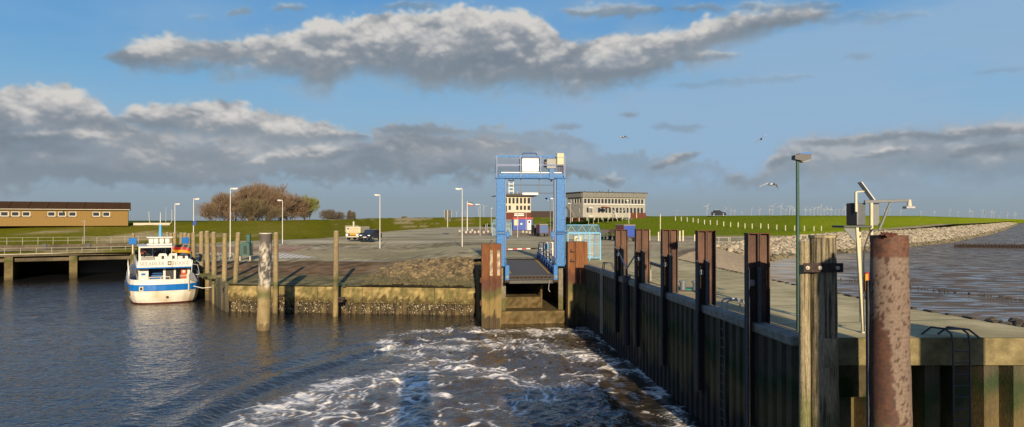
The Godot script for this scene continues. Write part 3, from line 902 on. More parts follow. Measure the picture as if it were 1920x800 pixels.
func make_quays():
	st1 = noise(51, 0.28, 4)
	var brown := Color(0.07, 0.05, 0.03)
	# --- pier deck on the right
	var dk := mb(func(p: Vector3) -> Color:
		var n := g1.get_noise_2d(p.x * 2.0, p.z * 2.0)
		var c := Color(0.5, 0.44, 0.255).lerp(Color(0.41, 0.36, 0.205), clampf(0.4 + n, 0, 1))
		c *= 1.0 + 0.35 * g1.get_noise_2d(p.x * 13.0, p.z * 13.0) + 0.25 * g1.get_noise_2d(p.x * 4.0 + 9.0, p.z * 1.5)
		return c.lerp(Color(0.44, 0.31, 0.18), 0.6 * (1.0 - sstep(0.3, 1.6, p.x - wall_x(-p.z) + 0.8 * n))))
	var rows := []
	for k in 221:
		var z := 19.55 + k * (60.0 - 19.55) / 220.0
		var a := wall_x(z) + (0.26 if z > 19.9 else 0.0)
		var b := deck_edge(z)
		var line := []
		for i in 41: line.append(Vector3(lerpf(a, b, i / 40.0), 4.37, -z))
		line.append(Vector3(b + 0.05, 0.2, -z))
		rows.append(line)
	dk.sheet(rows, Vector3.UP)
	setting(dk, "pier_deck", M.deck)
	for k in 9:
		var z := 22.0 + k * 4.4
		var q := mb()
		q.bar(Vector3(wall_x(z) + 0.3, 4.371, -z), Vector3(deck_edge(z + 1.2) - 0.3, 4.371, -z - 1.2), 0.05, 0.004)
		part(q, "joint", M.rubber, get_node("pier_deck"))
	var q2 := mb()
	q2.bar(Vector3(wall_x(21.0) + 1.5, 4.371, -21.0), Vector3(wall_x(58.0) + 1.5, 4.371, -58.0), 0.05, 0.004)
	part(q2, "joint", M.rubber, get_node("pier_deck"))
	# row of small kerb stones along the mud side
	var kerb := thing("kerb_edge", "low row of dark kerb stones along the pier edge above the mud", "kerb")
	for k in 44:
		var z := 22.5 + k * 0.86
		var q := mb()
		q.box(Vector3(deck_edge(z) - 0.10, 4.37 + 0.025, -z), Vector3(0.16, 0.07, 0.4 + 0.2 * sin(k * 2.3)), Basis(), 0.02)
		part(q, "kerb_stone", M.wattle, kerb)
	# --- long sheet pile wall
	var wall := thing("sheet_pile_wall", "long dark sheet pile quay wall green with algae below its pale coping", "quay wall")
	var piled := func(p: Vector3) -> Color:
		return tide(p, Color(0.066, 0.053, 0.03), Color(0.105, 0.075, 0.024), Color(0.022, 0.04, 0.006), Color(0.017, 0.014, 0.009), 3.2, 1.2)
	var n := 54
	for k in n:
		var z0 := 19.5 + k * (52.0 - 19.5) / n
		var z1 := 19.5 + (k + 1) * (52.0 - 19.5) / n
		var m := mb(piled)
		pan(m, Vector3(wall_x(z0) + 0.12, 0, -z0), Vector3(wall_x(z1) + 0.12, 0, -z1), Vector3(-1, 0, -0.08).normalized(), -0.6, 4.12, 0.27, 14)
		part(m, "sheet_pile", M.stain, wall)
	for k in 7:
		var z0 := 19.5 + k * 4.6428 + 0.02
		var z1 := z0 + 4.6
		var m := mb(func(p: Vector3) -> Color: return Color(0.3, 0.28, 0.235) * (1.0 + 0.5 * st1.get_noise_3dv(p * 4.0)))
		m.bar(Vector3(wall_x(z0) + 0.03, 4.27, -z0), Vector3(wall_x(z1) + 0.03, 4.27, -z1), 0.5, 0.3, 0.05)
		part(m, "coping", M.concrete, wall)
	# ladder rungs set into the wall with a hoop above
	var lad := thing("wall_ladder", "steel ladder sunk in the dark sheet pile wall under a bent hoop handrail", "ladder", Vector3(wall_x(24.6), 0, -24.6), rad_to_deg(atan(0.0774)))
	for s in [-0.23, 0.23]:
		var r := mb()
		r.bar(Vector3(-0.2, -0.3, s), Vector3(-0.2, 4.15, s), 0.05, 0.05)
		part(r, "rail", M.darkmetal, lad)
		var h := mb()
		h.tube([Vector3(-0.16, 4.42, s), Vector3(-0.14, 4.78, s), Vector3(-0.05, 4.86, s), Vector3(0.42, 4.86, s), Vector3(0.6, 4.42, s)], 0.028, 8)
		part(h, "hoop", M.zinc, lad)
	for k in 13:
		var r := mb()
		r.cyl(Vector3(-0.2, 0.1 + k * 0.31, -0.23), Vector3(-0.2, 0.1 + k * 0.31, 0.23), 0.018, 0.018, 6)
		part(r, "rung", M.darkmetal, lad)
	var lad2 := thing("wall_ladder", "thin pale ladder rail with hoop on the wall beside the orange fender", "ladder", Vector3(wall_x(45.2), 0, -45.2), rad_to_deg(atan(0.0774)))
	for s in [-0.23, 0.23]:
		var r := mb()
		r.bar(Vector3(-0.22, 0.4, s), Vector3(-0.22, 4.5, s), 0.06, 0.06)
		part(r, "rail", M.pale, lad2)
		var h := mb()
		h.tube([Vector3(-0.1, 4.42, s), Vector3(-0.05, 4.9, s), Vector3(0.45, 4.9, s), Vector3(0.6, 4.42, s)], 0.03, 8)
		part(h, "hoop", M.darkmetal, lad2)
	for k in 12:
		var r := mb()
		r.cyl(Vector3(-0.22, 0.6 + k * 0.31, -0.23), Vector3(-0.22, 0.6 + k * 0.31, 0.23), 0.018, 0.018, 6)
		part(r, "rung", M.darkmetal, lad2)
	# --- double steel fender posts
	var zs := [22.2, 26.8, 31.4, 36.0, 40.6]
	var how := ["just behind the banded timber pile", "between the hoop ladder and the twin bollard", "beside the twin bollard and the green hose end", "where the green hose hangs down", "carrying one end of the V chain"]
	for k in 5:
		var t := thing("fender_post", "rusty double beam fender post " + how[k], "fender post", Vector3(wall_x(zs[k]), 0, -zs[k]), rad_to_deg(atan(0.0774)), "steel fender posts along the quay wall")
		var top: float = [7.18, 7.19, 7.17, 7.13, 7.05][k]
		for s in [0, 1]:
			var x0: float = -0.36 + s * 0.36
			var b := mb(func(p: Vector3) -> Color:
				var q := st1.get_noise_3d(p.x * 7.0 + k, p.y * 2.0, p.z * 7.0 + k * 3.0)
				var c := Color(0.135, 0.068, 0.044).lerp(Color(0.06, 0.033, 0.024), clampf(0.42 + 1.6 * q, 0, 1))
				return c.lerp(Color(0.04, 0.03, 0.028), 1.0 - sstep(4.5, 4.9, p.y + 0.5 * q)))
			var lo: float = 1.2 if s == 0 else 4.3
			for r in 12:
				var y0 := lerpf(lo, top, r / 12.0)
				var y1 := lerpf(lo, top, (r + 1) / 12.0)
				b.bx(x0, x0 + 0.035, y0, y1, -0.16, 0.16)
				b.bx(x0 + 0.30, x0 + 0.335, y0, y1, -0.16, 0.16)
				b.bx(x0 + 0.035, x0 + 0.30, y0, y1, -0.02, 0.02)
			part(b, "beam", M.stain, t)
			var cp := mb()
			cp.bx(x0 - 0.015, x0 + 0.35, top, top + 0.025, -0.18, 0.18)
			part(cp, "cap_plate", M.rust, t)
		for s in [[-0.46, 6.1], [-0.10, 6.15]]:
			var r := mb()
			r.bx(s[0], s[0] + 0.09, 1.2, s[1], 0.17, 0.29, 0.015)
			part(r, "rubbing_strip", M.boards, t)
		var sh := mb()
		sh.bx(-0.30, -0.12, 5.55, 5.75, 0.03, 0.10, 0.01)
		part(sh, "shackle", M.zinc, t)
	# V chain with black tube between the last two posts
	var v := thing("hanging_tube_fender", "black tube fender hanging from a V of rods between two rusty posts", "fender", Vector3(wall_x(38.3) - 0.25, 0, -38.3))
	var m := mb()
	m.cyl(Vector3(0, 0.9, 0), Vector3(0, 4.25, 0), 0.21, 0.21, 14)
	part(m, "tube", M.rubber, v)
	m = mb()
	m.cyl(Vector3(0, 4.25, 0), Vector3(0, 4.62, 0), 0.23, 0.23, 12)
	part(m, "cap", M.darkmetal, v)
	m = mb()
	m.cyl(Vector3(0, 4.62, 0), Vector3(0, 5.0, 0), 0.06, 0.06, 8)
	part(m, "eye", M.darkmetal, v)
	for s in [2.15, -2.15]:
		m = mb()
		m.cyl(Vector3(0, 4.98, 0), Vector3(-0.0774 * -s * 0.0 + 0.0774 * s, 5.95, s), 0.045, 0.045, 6)
		part(m, "rod", M.zinc, v)
	# pipe with green hose
	var pp := thing("hose_pipe", "dark pipe on a thin stand with a green hose hanging from its end", "pipe", Vector3(0, 0, 0))
	m = mb()
	m.cyl(Vector3(7.35, 5.35, -40.0), Vector3(7.6, 5.25, -33.6), 0.085, 0.085, 10)
	part(m, "pipe", M.darkmetal, pp)
	m = mb()
	m.cyl(Vector3(7.56, 5.26, -33.75), Vector3(7.62, 5.25, -33.35), 0.13, 0.13, 10)
	part(m, "coupling", M.zinc, pp)
	m = mb()
	m.tube([Vector3(7.6, 5.22, -33.6), Vector3(7.57, 4.95, -33.5), Vector3(7.57, 4.68, -33.3), Vector3(7.66, 4.5, -33.0), Vector3(7.85, 4.43, -32.6), Vector3(8.15, 4.42, -32.3)], 0.055, 8)
	part(m, "hose", M.hosegreen, pp)
	for q in [Vector3(7.42, 4.37, -37.9), Vector3(7.6, 4.37, -33.7)]:
		m = mb()
		m.cyl(q, Vector3(q.x, 5.25, q.z), 0.025, 0.025, 6)
		part(m, "stand", M.pale, pp)
	# twin bollard
	var bo := thing("twin_bollard", "short dark twin mooring bollard on the pier deck behind the coping", "bollard", Vector3(8.1, 4.37, -32.4), -10)
	m = mb()
	m.bx(-0.55, 0.55, 0, 0.06, -0.25, 0.25, 0.02)
	part(m, "base", M.darkmetal, bo)
	for s in [-0.28, 0.28]:
		m = mb()
		m.cyl(Vector3(s, 0.06, 0), Vector3(s, 0.38, 0), 0.13, 0.13, 12)
		m.cyl(Vector3(s, 0.38, 0), Vector3(s, 0.47, 0), 0.17, 0.17, 12)
		part(m, "post", M.greymetal, bo)
	# --- pier head
	var hd := thing("pier_head_wall", "concrete pier head beam over algae stained sheet piles with a hoop ladder", "quay wall")
	var conc := func(p: Vector3) -> Color:
		var q := st1.get_noise_3d(p.x * 3.0, p.y * 3.0, p.z * 3.0)
		return Color(0.24, 0.2, 0.108).lerp(Color(0.15, 0.125, 0.062), clampf(0.45 + 1.5 * q, 0, 1))
	var x := 8.25
	for k in 5:
		m = mb(conc)
		var w := 4.2 if k > 0 else 2.55
		stained_box(m, x, x + w - 0.02, 3.62, 4.365, -20.4, -19.5, 0.22)
		part(m, "head_beam", M.concrete, hd)
		x += w
	m = mb(piled)
	stained_box(m, 8.05, 9.75, 2.75, 3.62, -20.4, -19.52, 0.2)
	part(m, "lower_beam", M.concrete, hd)
	for k in 26:
		m = mb(piled)
		var a := 8.0 + k * 0.82
		pan(m, Vector3(a, 0, -20.12), Vector3(a + 0.82, 0, -20.12), Vector3(0, 0, 1), -0.6, 3.64, 0.42, 14)
		part(m, "sheet_pile", M.stain, hd)
	m = mb(piled)
	m.bx(8.35, 9.15, 1.2, 1.6, -19.55, -18.9, 0.05)
	part(m, "broken_timber", M.stain, hd)
	var l3 := thing("pier_ladder", "dark steel ladder with curved hoop handles on the pier head", "ladder", Vector3(12.25, 0, -19.38))
	for s in [-0.23, 0.23]:
		m = mb()
		m.tube([Vector3(s, -0.3, 0.05), Vector3(s, 4.25, 0.05), Vector3(s - 0.03, 4.5, 0.02), Vector3(s - 0.12, 4.62, -0.1), Vector3(s - 0.3, 4.62, -0.45), Vector3(s - 0.4, 4.37, -0.75)], 0.028, 8)
		part(m, "rail", M.darkmetal, l3)
	m = mb()
	m.tube([Vector3(-0.35, 4.62, -0.1), Vector3(0.12, 4.62, -0.1), Vector3(0.3, 4.6, -0.1), Vector3(0.58, 4.38, -0.1)], 0.028, 8)
	part(m, "handrail", M.darkmetal, l3)
	for k in 14:
		m = mb()
		m.cyl(Vector3(-0.23, 0.0 + k * 0.31, 0.05), Vector3(0.23, 0.0 + k * 0.31, 0.05), 0.018, 0.018, 6)
		part(m, "rung", M.darkmetal, l3)

	# --- low quay on the left
	var lq := thing("low_quay_wall", "low concrete quay wall with barnacled sheet piles at the waterline", "quay wall")
	var capc := func(p: Vector3) -> Color:
		var q := st1.get_noise_3d(p.x * 2.0, p.y * 5.0, p.z * 2.0)
		var r := st1.get_noise_3d(p.x * 7.0 + 9.0, p.y * 1.5, p.z * 7.0)
		var c := Color(0.43, 0.335, 0.15).lerp(Color(0.31, 0.24, 0.105), clampf(0.4 + 1.2 * q, 0, 1))
		c = c.lerp(Color(0.24, 0.18, 0.085), 0.6 * sstep(-0.25, 0.1, q + 0.4 * r))
		c = c.lerp(Color(0.07, 0.085, 0.03), 0.5 * sstep(0.0, 0.14, r + 0.35 * q))
		return c.lerp(Color(0.10, 0.075, 0.035), 1.0 - sstep(1.15, 1.4, p.y + 0.8 * r + 0.3 * q)) * 0.86
	var zf := func(xx: float) -> float: return 56.5 + (-2.8 - xx) * 0.118
	var xa := -23.6
	var joints := [-23.6, -19.6, -15.9, -12.15, -6.2, -2.9]
	for k in 5:
		m = mb(capc)
		var a: float = joints[k]
		var b: float = joints[k + 1] - 0.03
		var nn := int((b - a) / 0.16)
		for i in nn:
			var p := lerpf(a, b, float(i) / nn)
			var q := lerpf(a, b, float(i + 1) / nn)
			for r in 8:
				var y0 := lerpf(0.88, 2.17, r / 8.0)
				var y1 := lerpf(0.88, 2.17, (r + 1) / 8.0)
				m.quad(Vector3(p, y0, -zf.call(p)), Vector3(q, y0, -zf.call(q)), Vector3(q, y1, -zf.call(q)), Vector3(p, y1, -zf.call(p)), Vector3(0, 0, 1))
			m.quad(Vector3(p, 2.17, -zf.call(p)), Vector3(q, 2.17, -zf.call(q)), Vector3(q, 2.17, -zf.call(q) - 0.7), Vector3(p, 2.17, -zf.call(p) - 0.7), Vector3.UP)
			m.quad(Vector3(p, 0.88, -zf.call(p)), Vector3(q, 0.88, -zf.call(q)), Vector3(q, 0.88, -zf.call(q) - 0.7), Vector3(p, 0.88, -zf.call(p) - 0.7), Vector3.DOWN)
		for e in [a, b]:
			m.quad(Vector3(e, 0.88, -zf.call(e)), Vector3(e, 2.17, -zf.call(e)), Vector3(e, 2.17, -zf.call(e) - 0.7), Vector3(e, 0.88, -zf.call(e) - 0.7), Vector3(-1 if e == a else 1, 0, 0))
		part(m, "cap_beam", M.concrete, lq)
	var wetpile := func(p: Vector3) -> Color:
		var q := st1.get_noise_3d(p.x * 5.0, p.y * 2.0, p.z * 5.0)
		return Color(0.05, 0.034, 0.014).lerp(Color(0.12, 0.085, 0.034), sstep(0.1, 0.4, q)) * (0.9 + 0.5 * q)
	for k in 34:
		var a := -23.5 + k * 0.606
		m = mb(wetpile)
		pan(m, Vector3(a, 0, -zf.call(a) - 0.28), Vector3(a + 0.606, 0, -zf.call(a + 0.606) - 0.28), Vector3(0, 0, 1), -0.5, 0.9, 0.2, 4)
		part(m, "sheet_pile", M.stain, lq)
	# barnacles: far too many to count
	rng.seed = 7
	var bn := mb()
	for k in 1000:
		var xx := rng.randf_range(-23.4, -3.2)
		if st1.get_noise_2d(xx * 5.0, 3.0) < -0.12 and rng.randf() < 0.75: continue
		var y := 0.05 + 0.8 * pow(rng.randf(), 0.8)
		var s := rng.randf_range(0.012, 0.045)
		bn.sphere(Vector3(xx, y, -zf.call(xx) - 0.07 + rng.randf_range(-0.06, 0.0)), Vector3(s, s * 1.2, 0.03), 5, 3)
	for k in 240:
		var xx := rng.randf_range(-23.4, -3.2)
		var s := rng.randf_range(0.012, 0.03)
		bn.sphere(Vector3(xx, 0.9 + 0.5 * rng.randf() * rng.randf(), -zf.call(xx)), Vector3(s, s, 0.015), 5, 3)
	var bo2 := part(bn, "barnacles", M.cream, lq)
	bo2.set_meta("kind", "stuff")
	# berth wall running back from the corner
	var bw := thing("berth_wall", "dark timber faced berth wall behind the mooring piles of the boat", "quay wall")
	var p0 := Vector3(-23.7, 0, -59.0)
	var p1 := Vector3(-46.6, 0, -98.0)
	for k in 46:
		var a := p0.lerp(p1, k / 46.0)
		var b := p0.lerp(p1, (k + 0.94) / 46.0)
		m = mb(func(p: Vector3) -> Color: return tide(p, Color(0.17, 0.135, 0.085), Color(0.13, 0.10, 0.05), Color(0.07, 0.085, 0.03), Color(0.05, 0.04, 0.025), 2.3, 0.7))
		m.bar(Vector3(a.x, 0.85 + k * 0.016, a.z), Vector3(b.x, 0.85 + k * 0.016, b.z), 0.3, 3.1 + k * 0.03)
		part(m, "plank", M.timber, bw)
	# small mooring bollards on the low quay
	for px in [404, 645]:
		var q := at(px, 540, 57.6)
		q.y = 2.17
		var t := thing("quay_bollard", "small green weedy mooring bollard on the low quay edge", "bollard", q, 0, "bollards on the low quay")
		m = mb()
		m.cyl(Vector3.ZERO, Vector3(0, 0.32, 0), 0.14, 0.11, 10)
		part(m, "post", M.weed, t)
		m = mb()
		m.cyl(Vector3(-0.26, 0.3, 0), Vector3(0.26, 0.3, 0), 0.06, 0.06, 8)
		part(m, "cross_bar", M.weed, t)

# a round pile standing in the water
func pile(called: String, label: String, px: float, top: float, z: float, d: float, m: Material, fn: Callable, opt := {}) -> Node3D:
	var p := at(px, top, z)
	var t := thing(called, label, "pile", Vector3(p.x, 0, -z), 0, opt.get("group", ""))
	var b := mb(func(q: Vector3) -> Color: return fn.call(q + Vector3(p.x, 0, -z)) * 0.76)
	var lean: Vector3 = opt.get("lean", Vector3.ZERO)
	b.cyl(Vector3(-lean.x, -1.0, -lean.z), Vector3(0, p.y, 0), d * 0.53, d * 0.48, opt.get("seg", 12), true, opt.get("rows", 16), d * 0.05, st1)
	part(b, "shaft", m, t)
	if opt.get("tip", true):
		b = mb(func(q: Vector3) -> Color: return Color(0.42, 0.36, 0.26))
		b.cyl(Vector3(0, p.y, 0), Vector3(0, p.y + d * 0.16, 0), d * 0.46, d * 0.3, 10)
		part(b, "worn_top", M.timber, t)
	return t

func make_piles():
	var wood := func(p: Vector3) -> Color:
		return tide(p, Color(0.38, 0.295, 0.155), Color(0.34, 0.255, 0.11), Color(0.13, 0.14, 0.045), Color(0.19, 0.14, 0.065), 2.7, 0.35)
	# along the boat's berth
	for a in [[313, 435, 94], [319.5, 437, 91.5], [327, 435, 88.5], [339, 436, 84], [346, 436, 80.5], [353, 437, 77.5], [362, 436, 74], [377, 434, 70.5], [387.5, 433, 67.4], [400, 435, 64.8]]:
		pile("mooring_pile", "weathered wooden mooring pile in the row beside the moored boat", a[0], a[1], a[2], 0.44, M.timber, wood, {"group": "mooring piles along the boat berth", "lean": Vector3(0.12 * sin(a[0]), 0, 0)})
	pile("mooring_pile", "slim pale wooden pile at the sluice corner ahead of the boat", 249, 437, 95.5, 0.42, M.timber, wood)
	for a in [[421, 438, 60.5, "straight wooden pile at the corner of the low quay"], [446, 436, 59.5, "leaning pale wooden pile in front of the low quay corner"], [517, 436, 58.1, "yellowish wooden pile just behind the big mottled steel pile"], [630, 433, 56.05, "single wooden pile midway along the low concrete quay"]]:
		var t := pile("fender_pile", a[3], a[0], a[1], a[2], 0.42, M.timber, wood, {"lean": Vector3(0.42 if a[0] == 446 else 0.05, 0, 0), "group": "piles in front of the low quay"})
		var b := mb()
		b.bx(0.1, 0.62, 1.35, 1.5, -0.5, -0.1, 0.02)
		b.bx(0.1, 0.5, 1.12, 1.27, -0.5, -0.1, 0.02)
		part(b, "spacer_block", M.darkrust, t)
	for k in [[377, 70.3], [392, 66.0], [408, 63.6]]:
		var q := at(k[0], 520, k[1])
		var w := mb(func(p: Vector3) -> Color: return wood.call(p) * 0.5)
		w.bar(Vector3(q.x - 0.9, 2.5, q.z), Vector3(q.x + 0.6, 2.5, q.z), 0.28, 0.32, 0.03)
		whole(w, "waling_timber", M.timber, "short horizontal waling timber tying the mooring piles together", "timber", "waling timbers between the mooring piles")
	# the big steel pile
	var grit := func(p: Vector3) -> Color:
		var n := st1.get_noise_3d(p.x * 6.0, p.y * 3.2, p.z * 6.0)
		var m := st1.get_noise_3d(p.x * 16.0, p.y * 9.0, p.z * 16.0)
		var c := Color(0.12, 0.105, 0.095).lerp(Color(0.55, 0.5, 0.42), sstep(0.02, 0.2, 0.7 * m + 0.5 * n) * (1.0 - sstep(5.6, 6.3, p.y)) + 0.35 * sstep(0.1, 0.3, n))
		var low := Color(0.42, 0.33, 0.17).lerp(Color(0.3, 0.22, 0.1), clampf(0.5 + n, 0, 1))
		c = c.lerp(low, 1.0 - sstep(2.9, 3.5, p.y + 0.8 * n))
		c = c.lerp(Color(0.12, 0.14, 0.035), 0.75 * sstep(2.0, 2.35, p.y + 0.3 * n) * (1.0 - sstep(2.5, 2.85, p.y + 0.3 * n)))
		return c.lerp(Color(0.12, 0.085, 0.04), (1.0 - sstep(0.3, 0.55, p.y + 0.7 * m)) * 0.8)
	var bp := pile("steel_pile", "thick mottled grey steel mooring pile with a white rim and mud stained foot", 497.5, 437, 49.3, 0.88, M.stain, grit, {"seg": 32, "rows": 70, "lean": Vector3(0.14, 0, 0), "tip": false})
	var rim := mb()
	rim.cyl(Vector3(0, 6.66, 0), Vector3(0, 6.73, 0), 0.44, 0.43, 28)
	part(rim, "rim", M.pale, bp)

	# --- banded timber pair at the pier corner
	var old := func(p: Vector3) -> Color:
		var n := st1.get_noise_3d(p.x * 46.0, p.y * 1.3, p.z * 46.0)
		var m := st1.get_noise_3d(p.x * 5.0, p.y * 1.0, p.z * 5.0)
		var c := Color(0.4, 0.335, 0.205).lerp(Color(0.075, 0.06, 0.038), sstep(-0.05, 0.3, n + 0.3 * m))
		c = c.lerp(Color(0.13, 0.15, 0.045), 0.7 * (1.0 - sstep(2.2, 2.9, p.y + n)))
		return c.lerp(Color(0.05, 0.045, 0.035), 0.8 * (1.0 - sstep(1.6, 2.2, p.y + 1.5 * m + n)))
	var big := pile("timber_dolphin", "thick cracked timber pile with an iron band at the pier corner", 1544, 444, 18.5, 0.70, M.timber, old, {"seg": 90, "rows": 70, "tip": false})
	var b := mb(old)
	b.cyl(Vector3(0, 7.15, 0), Vector3(0, 7.215, 0), 0.36, 0.36, 28)
	part(b, "cap_disc", M.timber, big)
	b = mb(old)
	b.box(Vector3(0.02, 4.2, 0.315), Vector3(0.34, 0.75, 0.1), Basis(), 0.02)
	part(b, "rubbing_plank", M.timber, big)
	b = mb()
	b.box(Vector3(-0.16, 6.39, 0.37), Vector3(1.02, 0.235, 0.03), Basis(), 0.006)
	part(b, "iron_band", M.darkrust, big)
	for s in [-0.57, -0.25, 0.2]:
		b = mb()
		b.cyl(Vector3(s, 6.39, 0.385), Vector3(s, 6.39, 0.41), 0.05, 0.05, 14)
		b.cyl(Vector3(s, 6.39, 0.41), Vector3(s, 6.39, 0.44), 0.025, 0.022, 6)
		part(b, "bolt", M.pale, big)
	var slim := func(p: Vector3) -> Color:
		var n := st1.get_noise_3d(p.x * 52.0, p.y * 1.3, p.z * 52.0)
		var c := Color(0.46, 0.385, 0.235).lerp(Color(0.14, 0.11, 0.065), sstep(-0.05, 0.32, n))
		c = c.lerp(Color(0.17, 0.19, 0.05), 0.75 * (1.0 - sstep(2.6, 3.4, p.y + n)))
		return c.lerp(Color(0.06, 0.05, 0.035), 0.85 * sstep(-0.1, 0.1, n) * (1.0 - sstep(1.9, 2.5, p.y)))
	pile("slim_timber_pile", "slim square-topped timber pile bolted beside the thick banded pile", 1508.5, 451, 18.45, 0.295, M.timber, slim, {"seg": 48, "rows": 50, "tip": false})
	# --- rusty steel pile with flaking paint
	var flake := func(p: Vector3) -> Color:
		var n := st1.get_noise_3d(p.x * 2.6, p.y * 1.3, p.z * 2.6)
		var m := st1.get_noise_3d(p.x * 24.0 + 5.0, p.y * 22.0, p.z * 24.0)
		var f := st1.get_noise_3d(p.x * 40.0, p.y * 30.0, p.z * 40.0)
		var rust := Color(0.155, 0.062, 0.036).lerp(Color(0.085, 0.042, 0.03), clampf(0.5 + 1.4 * m, 0, 1))
		var paint := Color(0.25, 0.18, 0.14) * (1.0 + 0.25 * n + 0.2 * f)
		var side: float = (p.x - 9.3) / 0.46          # the flaked patch faces the water's side
		var gone := sstep(0.0, 0.06, -side - 0.2 + 0.7 * n + 0.3 * m - 1.1 * sstep(4.3, 6.0, p.y) + 0.35 * (1.0 - sstep(2.3, 3.2, p.y)))
		gone = maxf(gone, sstep(0.24, 0.28, m + 0.12 * f + 0.12 * n))
		var c := paint.lerp(rust, gone)
		c = c.lerp(Color(0.19, 0.08, 0.045).lerp(rust, clampf(0.5 + m, 0, 1)), sstep(6.68, 6.7, p.y + 0.015 * n))
		c = c.lerp(Color(0.15, 0.1, 0.05).lerp(Color(0.1, 0.115, 0.03), clampf(0.5 + 2.0 * n, 0, 1)), (1.0 - sstep(2.3, 2.75, p.y + 0.7 * m + 0.5 * n)) * 0.85)
		return c
	var rp := pile("flaking_steel_pile", "thick rusty steel pile with flaking pinkish paint and a red-brown top", 1668.5, 440, 17.5, 0.91, M.flake, flake, {"seg": 72, "rows": 150, "tip": false})
	b = mb()
	for k in 14:
		rng.seed = 90 + k
		b.box(Vector3(-0.36 + rng.randf() * 0.3, 7.24 + 0.03 * rng.randf(), 0.28 + 0.14 * rng.randf()), Vector3(0.16, 0.03, 0.09), Basis.from_euler(Vector3(rng.randf(), rng.randf() * 3, rng.randf() - 0.5)))
	part(b, "rust_flakes", M.rust, rp)
	b = mb()
	b.bx(8.84, 8.99, -0.5, 6.1, -17.75, -17.6, 0.02)
	whole(b, "guide_beam", M.boards, "dark square guide beam close beside the flaking steel pile", "beam")
	# unseen piles outside the picture, placed and sized for their shadows on the pier
	for a in [[9.29, 9.6, 8.85, 0.74, "unseen thick timber pile set off the pier corner for its shadow"], [13.58, 7.4, 8.3, 1.8, "unseen wide steel dolphin pile set off the pier head for its shadow"]]:
		var t := thing("unseen_shadow_pile", a[4], "pile", Vector3(a[0], 0, -a[1]))
		b = mb(old)
		b.cyl(Vector3(0, -1, 0), Vector3(0, a[2], 0), a[3] / 2, a[3] / 2, 24, true, 12)
		part(b, "shaft", M.timber, t)
		b = mb()
		b.cyl(Vector3(0, a[2], 0), Vector3(0, a[2] + 0.22 * minf(a[3], 0.8), 0), a[3] / 2 * 0.98, 0.09, 24)
		b.cyl(Vector3(0, a[2] + 0.1, 0), Vector3(0, a[2] + 0.22 * minf(a[3], 0.8) + 0.1, 0), 0.07, 0.07, 8)
		part(b, "cone_cap", M.darkmetal, t)
